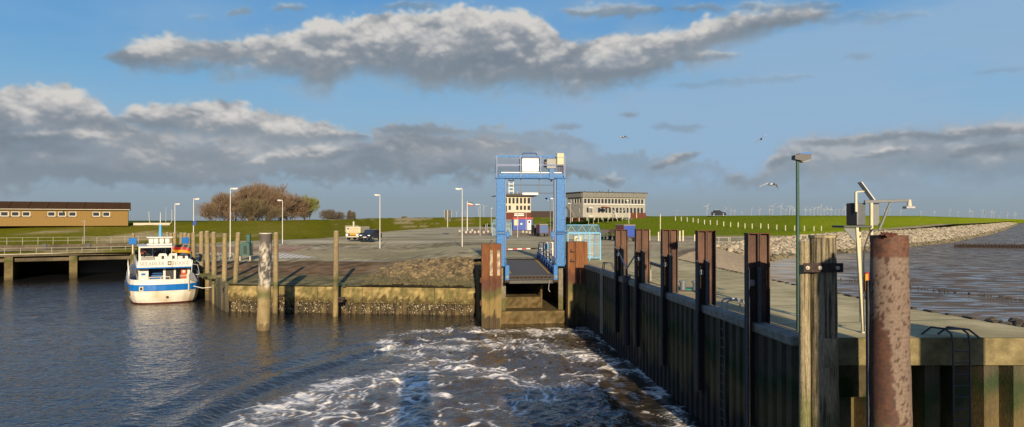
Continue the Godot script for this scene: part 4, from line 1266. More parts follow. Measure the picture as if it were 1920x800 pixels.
# ---------- ferry ramp ----------
func make_linkspan():
	var m: MB
	# orange sheet pile fenders
	var orange := func(p: Vector3) -> Color:
		var n := st1.get_noise_3d(p.x * 4.0, p.y * 0.7, p.z * 4.0)
		var f := st1.get_noise_3d(p.x * 12.0, p.y * 3.0, p.z * 12.0)
		var c := Color(0.36, 0.14, 0.042).lerp(Color(0.27, 0.095, 0.03), clampf(0.5 + n + f, 0, 1))
		c = c.lerp(Color(0.16, 0.055, 0.032), 1.0 - sstep(3.55, 3.95, p.y + 0.6 * n + 0.3 * f))
		c = c.lerp(Color(0.17, 0.155, 0.045), 1.0 - sstep(2.72, 2.95, p.y + 0.6 * n + 0.3 * f))
		c = c.lerp(Color(0.38, 0.28, 0.105), 1.0 - sstep(2.1, 2.5, p.y + 0.7 * n + 0.3 * f))
		return c.lerp(Color(0.1, 0.07, 0.03), 1.0 - sstep(0.75, 1.0, p.y + 1.6 * n + 0.5 * f)) * Color(0.55, 0.53, 0.46)
	for s in [0, 1]:
		var x0: float = [-2.13, 4.04][s]
		var z0: float = [49.8, 51.2][s]
		var top: float = [5.95, 6.05][s]
		var t := thing("orange_fender", ["rusty orange box fender with two pale timber strips beside the ramp", "rusty orange box fender with black hooks beside the long sheet pile wall"][s], "fender", Vector3(x0, 0, -z0), 4.0, "orange fenders flanking the ferry ramp")
		var prof: Array = [[[0, 0], [0.44, 0], [0.47, -0.05], [0.54, -0.05], [0.57, 0], [0.84, 0], [0.87, -0.05], [0.93, -0.05], [0.96, 0], [1.39, 0]], [[0, -0.04], [0.42, -0.04], [0.44, -0.12], [0.53, -0.12], [0.56, 0], [0.80, 0], [0.84, -0.03], [1.16, -0.03], [1.2, 0], [1.44, -0.02]]][s]
		m = mb(func(p: Vector3) -> Color: return orange.call(p + Vector3(x0, 0, -z0)))
		for i in prof.size() - 1:
			var a := Vector3(prof[i][0], 0, prof[i][1])
			var b := Vector3(prof[i + 1][0], 0, prof[i + 1][1])
			var cols := maxi(1, int(a.distance_to(b) / 0.12))
			for k in cols:
				for r in 44:
					var p := a.lerp(b, float(k) / cols)
					var q := a.lerp(b, float(k + 1) / cols)
					var y0 := lerpf(-0.5, top, r / 44.0)
					var y1 := lerpf(-0.5, top, (r + 1) / 44.0)
					m.quad(Vector3(p.x, y0, p.z), Vector3(q.x, y0, q.z), Vector3(q.x, y1, q.z), Vector3(p.x, y1, p.z), Vector3(0, 0, 1))
		var wdt: float = prof[-1][0]
		for r in 22:
			var y0 := lerpf(-0.5, top, r / 22.0)
			var y1 := lerpf(-0.5, top, (r + 1) / 22.0)
			m.quad(Vector3(0, y0, 0), Vector3(0, y1, 0), Vector3(0, y1, -1.1), Vector3(0, y0, -1.1), Vector3(-1, 0, 0))
			m.quad(Vector3(wdt, y0, 0), Vector3(wdt, y1, 0), Vector3(wdt, y1, -1.1), Vector3(wdt, y0, -1.1), Vector3(1, 0, 0))
		m.quad(Vector3(0, top, 0), Vector3(wdt, top, 0), Vector3(wdt, top, -1.1), Vector3(0, top, -1.1), Vector3.UP)
		part(m, "casing", M.stain, t)
		if s == 0:
			for x in [0.57, 1.09]:
				m = mb(func(p: Vector3) -> Color: return Color(0.4, 0.33, 0.24) * (1.0 + 1.2 * st1.get_noise_3dv(p * 9.0)))
				for r in 10: m.bx(x, x + 0.2, lerpf(3.72, 5.5, r / 10.0), lerpf(3.72, 5.5, (r + 1) / 10.0), 0.002, 0.05)
				part(m, "timber_strip", M.timber, t)
		else:
			for y in [5.35, 4.65]:
				m = mb()
				m.tube([Vector3(0.46, y, -0.05), Vector3(0.46, y, 0.12), Vector3(0.2, y, 0.14), Vector3(0.2, y + 0.14, 0.12), Vector3(0.28, y + 0.16, 0.1)], 0.03, 6)
				part(m, "hook", M.black, t)
		for y in [1.6, 3.2]:
			m = mb()
			m.bx(-0.12 if s == 0 else wdt, 0.0 if s == 0 else wdt + 0.12, y, y + 0.35, -0.5, -0.15, 0.02)
			part(m, "bracket", M.rust, t)
		m = mb()
		m.tube([Vector3(0.66, top, -0.4), Vector3(0.66, top + 0.2, -0.4), Vector3(0.8, top + 0.25, -0.4)], 0.03, 6)
		part(m, "lifting_eye", M.darkrust, t)
	# abutment under the ramp
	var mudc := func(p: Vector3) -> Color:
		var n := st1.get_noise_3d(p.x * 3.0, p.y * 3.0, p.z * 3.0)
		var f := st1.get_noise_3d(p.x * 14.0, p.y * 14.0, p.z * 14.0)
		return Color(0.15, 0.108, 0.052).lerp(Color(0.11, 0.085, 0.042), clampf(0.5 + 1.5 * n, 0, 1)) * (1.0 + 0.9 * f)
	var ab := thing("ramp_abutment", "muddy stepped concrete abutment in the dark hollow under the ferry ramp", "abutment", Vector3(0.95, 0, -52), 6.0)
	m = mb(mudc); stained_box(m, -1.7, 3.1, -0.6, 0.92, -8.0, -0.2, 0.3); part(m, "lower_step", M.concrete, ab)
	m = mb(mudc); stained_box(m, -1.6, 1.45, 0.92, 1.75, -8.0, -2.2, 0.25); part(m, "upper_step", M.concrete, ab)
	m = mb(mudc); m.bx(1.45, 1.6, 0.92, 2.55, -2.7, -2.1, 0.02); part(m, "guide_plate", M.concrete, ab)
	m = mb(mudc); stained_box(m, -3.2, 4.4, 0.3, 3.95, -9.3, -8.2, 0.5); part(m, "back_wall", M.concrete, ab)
	for s in [-1.72, 2.62]:
		m = mb(func(p: Vector3) -> Color: return Color(0.2, 0.18, 0.14).lerp(Color(0.12, 0.11, 0.05), 1.0 - sstep(1.6, 2.2, p.y)))
		stained_box(m, s, s + 0.38, 0.2, 4.3, -1.2, -0.75, 0.3)
		part(m, "pilaster", M.concrete, ab)
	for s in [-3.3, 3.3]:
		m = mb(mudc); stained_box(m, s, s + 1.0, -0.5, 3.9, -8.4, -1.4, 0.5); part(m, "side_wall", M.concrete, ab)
	for k in 5:
		m = mb(mudc)
		m.cyl(Vector3(-1.2 + k * 0.9, -0.3, -0.12), Vector3(-1.2 + k * 0.9, 0.22 + 0.12 * (k % 2), -0.12), 0.05, 0.04, 6)
		part(m, "stump", M.timber, ab)
	# gantry
	var g := thing("lifting_gantry", "tall blue steel lifting gantry spanning the ferry ramp", "gantry", Vector3(1.37, 0, -52.6), 3.0)
	for s in [-1, 1]:
		var x0: float = -2.54 if s < 0 else 1.9
		m = mb()
		m.bx(x0, x0 + 0.64, 4.2, 6.55, -0.45, 0.35, 0.03)
		part(m, "lower_column", M.blue, g)
		m = mb()
		m.bx(x0, x0 + 0.64, 6.8, 10.62, -0.45, 0.35, 0.03)
		part(m, "column", M.blue, g)
		for y in [6.56, 6.7]:
			m = mb()
			m.bx(x0 - 0.03, x0 + 0.67, y, y + 0.09, -0.48, 0.38, 0.02)
			part(m, "flange", M.blue, g)
		m = mb()
		m.bx(x0 - 0.05 if s < 0 else x0 + 0.64, x0 if s < 0 else x0 + 0.69, 6.8, 11.0, 0.1, 0.3)
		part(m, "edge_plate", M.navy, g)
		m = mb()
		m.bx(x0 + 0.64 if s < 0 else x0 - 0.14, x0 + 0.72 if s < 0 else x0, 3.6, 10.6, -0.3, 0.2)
		part(m, "guide_rail", M.navy, g)
		m = mb()
		var e := x0 + 0.72 if s < 0 else x0 - 0.4
		m.bx(e, e + 0.26, 6.35, 6.75, -0.05, 0.25, 0.03)
		m.cyl(Vector3(e + 0.13, 6.2, 0.1), Vector3(e + 0.13, 6.9, 0.1), 0.06, 0.06, 8)
		part(m, "latch", M.blue, g)
	m = mb(); m.bx(-2.6, 2.6, 10.62, 10.72, -0.5, 0.42, 0.02); part(m, "beam_flange", M.blue, g)
	m = mb(); m.bx(-2.4, 2.42, 10.72, 11.0, -0.4, 0.32, 0.02); part(m, "cross_beam", M.blue, g)
	m = mb(); m.bx(-2.2, 2.3, 11.0, 11.1, -0.48, 0.4, 0.02); part(m, "walkway", M.zinc, g)
	# railing on top
	for z in [0.36, -0.44]:
		for y in [11.62, 12.28]:
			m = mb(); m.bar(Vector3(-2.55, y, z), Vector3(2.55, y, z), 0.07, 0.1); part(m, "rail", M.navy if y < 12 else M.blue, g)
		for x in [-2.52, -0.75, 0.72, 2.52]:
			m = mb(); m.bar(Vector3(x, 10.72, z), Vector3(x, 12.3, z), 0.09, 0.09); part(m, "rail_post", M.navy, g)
	# winch cabinets
	m = mb(); m.bx(-0.66, 0.6, 11.1, 12.12, -0.25, 0.44, 0.04); var cab := part(m, "winch_cabinet", M.zinc, g)
	m = mb(); m.bx(-0.72, 0.66, 12.12, 12.24, -0.32, 0.5, 0.03); part(m, "lid", M.navy, cab)
	m = mb(); m.tube([Vector3(-0.62, 12.24, 0.1), Vector3(-0.58, 12.5, 0.1), Vector3(0.44, 12.5, 0.1), Vector3(0.48, 12.24, 0.1)], 0.055, 8); part(m, "grip", M.navy, cab)
	m = mb(); m.bx(1.17, 1.9, 11.35, 12.1, -0.1, 0.34, 0.03); part(m, "motor_box", M.greymetal, g)
	m = mb(); m.cyl(Vector3(1.02, 11.75, 0.12), Vector3(1.17, 11.75, 0.12), 0.3, 0.3, 14); part(m, "motor", M.black, g)
	m = mb(); m.bx(1.36, 1.72, 10.55, 11.35, -0.1, 0.46, 0.02); part(m, "gearbox", M.blue, g)
	for x in [1.45, 1.63]:
		m = mb(); m.bx(x - 0.02, x + 0.02, 10.6, 11.3, 0.46, 0.5); part(m, "rib", M.navy, g)
	m = mb(); m.cyl(Vector3(1.54, 10.55, 0.2), Vector3(1.54, 10.4, 0.2), 0.1, 0.04, 10); part(m, "hook", M.darkmetal, g)
	m = mb(); m.bx(1.92, 2.46, 11.62, 12.5, -0.1, 0.5, 0.05); var fb := part(m, "switch_cabinet", M.cream, g)
	m = mb(); m.bx(1.95, 2.43, 12.16, 12.19, 0.5, 0.51); part(m, "seam", M.darkmetal, fb)
	for x in [2.05, 2.2, 2.33]:
		m = mb(); m.cyl(Vector3(x, 11.62, 0.2), Vector3(x, 11.1, 0.2), 0.03, 0.03, 6); part(m, "cable", M.rust, g)
	# hanging rods, lamp and ladder
	for y in [10.15, 9.55]:
		m = mb(); m.cyl(Vector3(-1.88, y, 0), Vector3(1.8, y, 0), 0.022, 0.022, 6); part(m, "tie_rod", M.darkmetal, g)
	for x in [-0.72, 0.66]:
		m = mb(); m.bar(Vector3(x, 9.45, 0), Vector3(x, 10.62, 0), 0.06 if x > 0 else 0.03, 0.05); part(m, "hanger", M.darkmetal, g)
	m = mb(); m.bx(-0.6, 0.58, 9.42, 9.58, -0.07, 0.07, 0.03); part(m, "tube_lamp", M.lamp_tube, g)
	for x in [-1.58, -1.25]:
		m = mb(); m.bar(Vector3(x, 9.5, -0.35), Vector3(x, 10.62, -0.35), 0.06, 0.05); part(m, "ladder_rail", M.white, g)
	for k in 4:
		m = mb(); m.bar(Vector3(-1.58, 9.72 + k * 0.26, -0.35), Vector3(-1.25, 9.72 + k * 0.26, -0.35), 0.05, 0.06); part(m, "ladder_rung", M.white, g)
	# ramp bridge
	var r := thing("ferry_ramp", "grey plank ferry ramp between blue side girders with yellow edge lines", "ramp", Vector3(1.42, 0, -51.6), 6.0)
	var dz := -9.4
	var y0 := 3.6
	var y1 := 4.4
	var sl := Vector3(0, y1 - y0, dz).normalized()
	var deck := func(t: float) -> float: return lerpf(y0, y1, t)
	for k in 10:
		m = mb()
		var a := k / 10.0
		var b := (k + 0.985) / 10.0
		m.bar(Vector3(0, deck.call(a) - 0.05, dz * a), Vector3(0, deck.call(b) - 0.05, dz * b), 3.3, 0.1)
		part(m, "deck_plate", M.boards, r)
	for s in [-1, 1]:
		m = mb()
		m.bar(Vector3(s * 1.46, y0 + 0.01, -0.35), Vector3(s * 1.42, lerpf(y0, y1, 0.14) + 0.006, dz * 0.14), 0.11, 0.012)
		m.bar(Vector3(s * 1.42, lerpf(y0, y1, 0.14) + 0.007, dz * 0.14), Vector3(s * 1.42, lerpf(y0, y1, 0.86) + 0.007, dz * 0.86), 0.11, 0.012)
		part(m, "edge_line", M.yellow, r)
		m = mb()
		m.bar(Vector3(s * 1.78, y0 + 0.05, -0.1), Vector3(s * 1.78, y1 + 0.05, dz), 0.08, 0.75)
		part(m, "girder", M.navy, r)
		m = mb()
		m.bar(Vector3(s * 1.78, y0 + 0.45, -0.1), Vector3(s * 1.78, y1 + 0.45, dz), 0.22, 0.06)
		part(m, "girder_flange", M.blue, r)
		for k in 8:
			m = mb()
			var t := (k + 0.5) / 8.0
			m.bx(s * 1.7 - 0.05, s * 1.7 + 0.05, deck.call(t) + 0.0, deck.call(t) + 0.42, dz * t - 0.05, dz * t + 0.05)
			part(m, "stiffener", M.navy, r)
		for k in 7:
			m = mb()
			var t := k / 6.0
			m.bar(Vector3(s * 1.85, deck.call(t) + 0.45, dz * t - 0.2 * (1.0 - t)), Vector3(s * 1.85, deck.call(t) + 1.15, dz * t - 0.2 * (1.0 - t)), 0.05, 0.05)
			part(m, "rail_post", M.blue, r)
		for y in [0.8, 1.15]:
			m = mb()
			m.bar(Vector3(s * 1.85, y0 + y, -0.2), Vector3(s * 1.85, y1 + y, dz), 0.045, 0.045)
			part(m, "rail", M.blue, r)
		m = mb()
		m.bx(s * 1.78 - 0.16, s * 1.78 + 0.16, y0 - 0.35, y0 + 0.75, -0.25, 0.08, 0.03)
		var ep := part(m, "end_post", M.blue, r)
		m = mb(); m.bx(s * 1.78 - 0.1, s * 1.78 + 0.1, y0 - 0.2, y0 + 0.0, 0.082, 0.1, 0.01); part(m, "plate", M.greymetal, ep)
		m = mb(); m.cyl(Vector3(s * 1.78 - 0.18, y0 - 0.42, -0.05), Vector3(s * 1.78 + 0.18, y0 - 0.42, -0.05), 0.13, 0.13, 10); part(m, "hinge", M.darkrust, ep)
	for k in 11:
		m = mb()
		m.bx(-1.62 + k * 0.295, -1.62 + k * 0.295 + 0.26, y0 - 0.22, y0 - 0.04, 0.0, 0.14, 0.02)
		part(m, "flap_plate", M.darkrust, r)
	m = mb(); m.bx(-1.66, 1.66, y0 - 0.3, y0 - 0.23, -0.1, 0.12); part(m, "edge_beam", M.boards, r)
	m = mb(); m.bx(-1.66, 1.66, y0 - 0.6, y0 - 0.12, dz * 0.95, -0.15); part(m, "underframe", M.black, r)
	m = mb(); m.tube([Vector3(1.35, 3.3, 0.0), Vector3(1.28, 2.9, 0.0), Vector3(1.25, 2.55, 0.02), Vector3(1.36, 2.4, 0.05)], 0.02, 6); part(m, "loose_cable", M.zinc, r)
	# approach road, barrier, green post
	var ap := mb(func(p: Vector3) -> Color: return Color(0.37, 0.335, 0.225) * (1.0 + 0.3 * g1.get_noise_2d(p.x * 3.0, p.z * 3.0)))
	var rows := []
	for k in 6:
		var z := 59.6 + k * 0.6
		var line := []
		for i in 6: line.append(Vector3(lerpf(-3.2, 5.3, i / 5.0), 4.38, -z))
		rows.append(line)
	ap.sheet(rows, Vector3.UP)
	setting(ap, "approach_road", M.asphalt)
	var br := thing("barrier_boom", "red and white striped barrier boom lowered across the ramp road", "barrier", Vector3(0, 0, -64.5))
	for k in 9:
		m = mb()
		m.bx(-1.2 + k * 0.42, -1.2 + (k + 1) * 0.42 - 0.002, 4.9 + k * 0.013, 5.0 + k * 0.013, -0.04, 0.04)
		part(m, "stripe", M.white if k % 2 == 0 else M.signred, br)
	m = mb(); m.bx(2.58, 2.95, 4.37, 5.25, -0.2, 0.2, 0.04); part(m, "housing", M.pale, br)
	m = mb(); m.bx(-1.3, -1.22, 4.37, 4.92, -0.06, 0.06); part(m, "rest_post", M.pale, br)
# ---------- the moored excursion boat ----------
func outline(k: float, shift: float) -> Array:
	var half := [[0.0, -0.42], [0.8, -0.38], [1.5, -0.27], [2.1, -0.05], [2.55, 0.35], [2.85, 1.0], [3.02, 2.2], [3.1, 5.0], [3.1, 9.0], [2.95, 13.0], [2.55, 16.5], [1.8, 19.5], [0.9, 21.6], [0.0, 22.8]]
	var out := []
	for i in range(half.size() - 1, 0, -1): out.append(Vector2(-half[i][0] * k, half[i][1] + shift * (1.0 - half[i][1] / 11.0)))
	for h in half: out.append(Vector2(h[0] * k, h[1] + shift * (1.0 - h[1] / 11.0)))
	return out
func hull_band(levels: Array, fn = null) -> MB:   # levels: y at the stern, width factor, inward shift of the ends, extra rise at the bow
	var m := mb(fn)
	var rows := []
	for l in levels:
		var line := []
		for p in outline(l[1], l[2]):
			var t: float = clampf(p.y / 22.0, 0, 1)
			line.append(Vector3(p.x, l[0] + l[3] * t * t, -p.y))
		rows.append(line)
	for i in rows.size() - 1:
		for k in rows[0].size() - 1:
			var mid: Vector3 = (rows[i][k] + rows[i][k + 1]) / 2
			m.quad(rows[i][k], rows[i][k + 1], rows[i + 1][k + 1], rows[i + 1][k], Vector3(mid.x, 0, mid.z + 8.0))
	return m

func make_boat():
	var b := thing("excursion_boat", "white excursion boat with a blue band and red bottom, stern towards the harbour mouth", "boat", Vector3(-31.75, 0, -65.0), 29.0)
	var m: MB
	var grime := func(p: Vector3) -> Color:
		var n := st1.get_noise_3d(p.x * 2.2, p.y * 1.2, p.z * 2.2)
		return Color(1, 1, 1).lerp(Color(0.72, 0.62, 0.45), clampf(0.25 + 1.6 * n, 0, 0.8))
	part(hull_band([[-0.5, 0.80, 0.55, 0.0], [0.12, 0.90, 0.28, 0.0]]), "red_bottom", M.antifoul, b)
	var hl := part(hull_band([[0.12, 0.905, 0.27, 0.0], [0.4, 0.945, 0.16, 0.1], [0.75, 0.975, 0.07, 0.35], [1.24, 1.0, 0.0, 0.62]], grime), "hull", M.hullwhite, b)
	part(hull_band([[1.2, 1.012, -0.03, 0.62], [1.23, 1.02, -0.05, 0.62], [1.73, 1.025, -0.06, 0.75], [1.76, 1.015, -0.04, 0.75]]), "blue_band", M.boatblue, b)
	var bu := part(hull_band([[1.76, 1.0, 0.0, 0.75], [2.2, 0.995, 0.0, 1.1], [2.22, 0.975, 0.08, 1.1], [1.5, 0.965, 0.1, 0.9]]), "bulwark", M.boatwhite, b)
	m = mb(); m.cyl(Vector3(0.1, 0.6, 0.1), Vector3(0.1, 0.6, 0.42), 0.11, 0.11, 12); part(m, "exhaust", M.black, hl)
	m = mb(); m.box(Vector3(-2.0, 1.42, 0.16), Vector3(0.36, 0.4, 0.05), Basis(Vector3.UP, -0.32), 0.01); var em := part(m, "emblem", M.cream, b)
	m = mb(); m.box(Vector3(-2.0, 1.42, 0.19), Vector3(0.2, 0.26, 0.03), Basis(Vector3.UP, -0.32), 0.01); part(m, "crest", M.darkrust, em)
	# main deck
	m = mb()
	var poly := []
	for p in outline(0.96, 0.1): poly.append(Vector2(p.x, p.y))
	m.prism(poly, Vector3(0, 1.35, 0), Vector3.RIGHT, Vector3(0, 0, -1), Vector3(0, -0.06, 0))
	part(m, "main_deck", M.greymetal, b)
	# deck house: four walls with real openings at the stern
	for s in [-1, 1]:
		m = mb(); m.bx(s * 2.2, s * 2.14, 1.35, 3.22, -14.5, -1.9); part(m, "side_wall", M.boatwhite, b)
		for k in 5:
			m = mb(); m.bx(s * 2.205, s * 2.225, 2.25, 2.95, -4.2 - k * 2.1, -2.7 - k * 2.1, 0.01); part(m, "side_window", M.window, b)
	m = mb(); m.bx(-2.2, 2.2, 1.35, 3.22, -14.56, -14.5); part(m, "front_wall", M.boatwhite, b)
	m = mb(); m.bx(-2.14, 2.14, 1.35, 3.2, -3.7, -3.6); part(m, "inner_wall", M.boatwhite, b)
	for q in [[-2.2, -1.35], [-0.12, 0.08], [0.78, 0.95], [1.95, 2.2]]:
		m = mb(); m.bx(q[0], q[1], 1.35, 3.22, -1.96, -1.9, 0.01); part(m, "stern_panel", M.boatwhite, b)
	m = mb(); m.bx(-1.35, -0.12, 1.35, 2.1, -1.96, -1.9); part(m, "stern_panel", M.boatwhite, b)
	m = mb(); m.bx(0.95, 1.95, 1.35, 2.0, -1.96, -1.9); part(m, "stern_panel", M.boatwhite, b)
	m = mb(); m.bx(0.1, 0.76, 1.4, 3.15, -1.98, -1.94); part(m, "doorway", M.black, b)
	for k in 4:
		m = mb(); m.bx(-1.3, -0.15, 2.05 + k * 0.24, 2.22 + k * 0.24, -2.6 - k * 0.22, -2.35 - k * 0.22, 0.03); part(m, "bench", M.seat, b)
	m = mb(); m.bx(1.38, 1.88, 1.5, 3.1, -1.9, -1.84, 0.02); var od := part(m, "orange_door", M.orange, b)
	m = mb(); m.cyl(Vector3(1.63, 2.75, -1.84), Vector3(1.63, 2.75, -1.81), 0.13, 0.13, 14); part(m, "porthole", M.white, od)
	m = mb(); m.bx(-1.95, -1.6, 2.5, 2.68, -1.9, -1.89); part(m, "small_sign", M.boatblue, b)
	m = mb(); m.bx(-2.25, -2.0, 3.0, 3.4, -1.85, -1.6, 0.05); part(m, "life_light", M.gold, b)
	# upper deck and its sign board
	m = mb(); m.bx(-2.4, 2.4, 3.14, 3.26, -15.0, -1.0, 0.03); part(m, "upper_deck", M.boatblue, b)
	m = mb(); m.prism([Vector2(-2.3, 0), Vector2(2.3, 0), Vector2(2.2, 0.66), Vector2(-2.2, 0.66)], Vector3(0, 3.26, -1.02), Vector3.RIGHT, Vector3.UP, Vector3(0, 0, -0.06))
	var sb := part(m, "name_board", M.boatwhite, b)
	words("SEEADLER", 0.3, M.greymetal, sb, Vector3(-1.1, 3.6, -1.0), Basis(), true)
	words("HOOGE", 0.3, M.greymetal, sb, Vector3(1.36, 3.6, -1.0), Basis(), true)
	m = mb(); m.bx(0.2, 0.52, 3.42, 3.8, -1.02, -0.99, 0.01); var e2 := part(m, "emblem", M.darkrust, sb)
	m = mb(); m.bx(0.27, 0.45, 3.5, 3.72, -0.99, -0.98); part(m, "crest", M.cream, e2)
	for s in [-1, 1]:
		m = mb(); m.bx(s * 2.34, s * 2.28, 3.26, 3.85, -14.5, -1.1); part(m, "parapet", M.boatwhite, b)
	# white seats on the upper deck
	for x in [-0.15, 0.75, 1.65]:
		var s := Node3D.new()
		m = mb()
		m.prism([Vector2(-0.38, 0), Vector2(0.38, 0), Vector2(0.38, 0.55), Vector2(0.26, 0.72), Vector2(-0.26, 0.72), Vector2(-0.38, 0.55)], Vector3(x, 3.75, -2.4), Vector3.RIGHT, Vector3.UP, Vector3(0, 0, -0.12))
		var sp := part(m, "seat", M.boatwhite, b)
		m = mb(); m.bx(x - 0.1, x + 0.12, 3.95, 4.25, -2.39, -2.37, 0.01); part(m, "hand_hole", M.black, sp)
		m = mb(); m.bx(x - 0.38, x + 0.38, 3.28, 3.75, -3.0, -2.42); part(m, "seat_base", M.boatwhite, sp)
	m = mb(); m.bx(-1.9, -0.75, 3.5, 4.1, -4.2, -3.2, 0.05); part(m, "deck_locker", M.beige, b)
	# wheelhouse: posts, roof, dark windows
	m = mb(); m.bx(-2.0, 2.0, 3.26, 4.05, -11.0, -6.2); part(m, "wheelhouse", M.boatwhite, b)
	m = mb(); m.bx(-1.95, 1.95, 4.05, 4.98, -10.9, -6.4); part(m, "wheelhouse_glass", M.window, b)
	for x in [-2.0, -0.9, 0.25, 1.05, 1.92]:
		m = mb(); m.bx(x, x + 0.09, 4.0, 5.0, -6.4, -6.3); part(m, "window_post", M.boatwhite, b)
	m = mb(); m.bx(-2.15, 1.15, 5.0, 5.14, -10.8, -2.8, 0.03); part(m, "canopy_roof", M.boatwhite, b)
	for q in [[-2.08, -2.9], [-2.08, -5.0], [1.05, -2.9]]:
		m = mb(); m.bar(Vector3(q[0], 3.26, q[1]), Vector3(q[0], 5.0, q[1]), 0.07, 0.07); part(m, "canopy_post", M.boatwhite, b)
	m = mb(); m.bar(Vector3(2.2, 3.85, -2.4), Vector3(1.2, 5.0, -6.0), 0.08, 0.08); part(m, "stay", M.boatwhite, b)
	m = mb(); m.bx(-1.35, 0.9, 5.14, 5.3, -8.0, -6.0, 0.04); part(m, "flybridge_floor", M.boatwhite, b)
	for x in [-1.2, -0.75, -0.25, 0.25]:
		m = mb(); m.bx(x, x + 0.42, 5.3, 5.85, -6.4, -6.1, 0.09); part(m, "life_raft", M.boatwhite, b)
	m = mb(); m.bx(-1.4, 0.95, 5.85, 5.97, -8.2, -5.9, 0.04); part(m, "flybridge_roof", M.boatwhite, b)
	for x in [-2.9, 2.0]:
		m = mb(); m.bx(x, x + 0.7, 5.15, 5.8, -10.0, -9.7, 0.03); part(m, "side_board", M.boatblue, b)
		m = mb(); m.bar(Vector3(x + 0.35, 4.2, -9.85), Vector3(x + 0.35, 5.2, -9.85), 0.06, 0.06); part(m, "board_post", M.boatwhite, b)
	# mast
	m = mb(); m.cyl(Vector3(-0.1, 5.9, -8.0), Vector3(-0.1, 7.15, -8.0), 0.17, 0.13, 10); var ms := part(m, "mast", M.skyblue, b)
	m = mb(); m.cyl(Vector3(-0.1, 7.1, -8.0), Vector3(-0.1, 8.3, -8.0), 0.05, 0.03, 8); part(m, "topmast", M.white, ms)
	m = mb(); m.tube([Vector3(-1.15, 8.4, -8.0), Vector3(-1.1, 7.5, -8.0), Vector3(-0.9, 7.2, -8.0), Vector3(0.75, 7.2, -8.0), Vector3(0.95, 7.5, -8.0), Vector3(0.95, 8.6, -8.0)], 0.03, 6); part(m, "antenna_yard", M.pale, ms)
	m = mb(); m.cyl(Vector3(0.4, 7.2, -8.0), Vector3(0.4, 8.9, -8.0), 0.02, 0.012, 6); part(m, "antenna", M.pale, ms)
	# ensign
	m = mb(); m.cyl(Vector3(0.55, 3.3, -0.95), Vector3(0.55, 5.5, -1.05), 0.035, 0.03, 8); var fs := part(m, "flag_staff", M.white, b)
	for k in 3:
		m = mb()
		var rows := []
		for i in 2:
			var line := []
			for c in 15:
				var t := c / 14.0
				var y := 5.45 - (k + i) * 0.26
				line.append(Vector3(0.58 + 1.55 * t, y - 0.22 * t - 0.05 * sin(t * 7.0), -1.0 + 0.16 * sin(t * 8.0 + 0.6 * (k + i))))
			rows.append(line)
		m.sheet(rows, Vector3(0, 0, 1))
		part(m, "flag_stripe", [M.black, M.red, M.gold][k], fs)
	# stern rails and the little derrick on the right
	for x in [-1.35, -0.4, 0.35]:
		m = mb(); m.cyl(Vector3(x, 2.2, -0.1), Vector3(x, 2.42, -0.1), 0.03, 0.03, 6); part(m, "rail_post", M.boatwhite, b)
	m = mb(); m.cyl(Vector3(-1.35, 2.42, -0.1), Vector3(0.35, 2.42, -0.1), 0.035, 0.035, 6); part(m, "stern_rail", M.boatwhite, b)
	m = mb(); m.tube([Vector3(2.2, 2.2, -0.6), Vector3(2.25, 3.5, -0.8), Vector3(2.75, 3.4, -0.8), Vector3(2.95, 2.3, -0.9)], 0.04, 6); part(m, "boarding_frame", M.zinc, b)
	m = mb(); m.tube([Vector3(1.2, 2.45, -0.05), Vector3(2.9, 2.5, -0.8), Vector3(3.0, 2.5, -4.0)], 0.035, 6); part(m, "side_rail", M.boatwhite, b)
	m = mb(); m.prism([Vector2(-0.45, 0.35), Vector2(0.4, 0.15), Vector2(0.1, 0.9), Vector2(-0.2, 1.15)], Vector3(2.25, 1.75, 0.05), Vector3.RIGHT, Vector3.UP, Vector3(0, 0, 0.08)); part(m, "folded_net", M.greymetal, b)
	m = mb(); m.bar(Vector3(1.9, 1.1, 0.25), Vector3(1.9, 2.4, 0.2), 0.12, 0.1); part(m, "net_bracket", M.pale, b)
	for s in [-1, 1]:
		for k in 9:
			m = mb(); m.cyl(Vector3(s * 2.95, 2.2 + 0.01 * k * k, -2.5 - k * 1.5), Vector3(s * 2.9, 2.75 + 0.01 * k * k, -2.5 - k * 1.5), 0.025, 0.025, 6); part(m, "rail_post", M.boatwhite, b)
	for q in [[-2.95, -1.6], [-3.1, -5.5], [-3.12, -9.5], [3.1, -5.5]]:
		m = mb(); m.cyl(Vector3(q[0], 0.75, q[1]), Vector3(q[0], 1.6, q[1]), 0.17, 0.17, 12); m.cyl(Vector3(q[0], 1.6, q[1]), Vector3(q[0] * 0.97, 2.25, q[1]), 0.02, 0.02, 6); part(m, "fender", M.rubber, b)
	for x in [-1.75, 1.15]:
		m = mb()
		var ring := []
		for k in 13: ring.append(Vector3(x + 0.26 * cos(TAU * k / 12.0), 4.62 + 0.26 * sin(TAU * k / 12.0), -6.25))
		m.tube(ring, 0.06, 6); part(m, "life_ring", M.orange, b)
	# mooring line to the piles
	m = mb(); m.tube([Vector3(-29.4, 1.55, -65.4), Vector3(-28.6, 1.35, -65.5), Vector3(-27.6, 1.45, -65.6), Vector3(-26.9, 1.75, -65.6)], 0.035, 6)
	whole(m, "mooring_line", M.white, "pale mooring line from the boat's stern to the wooden piles", "rope")
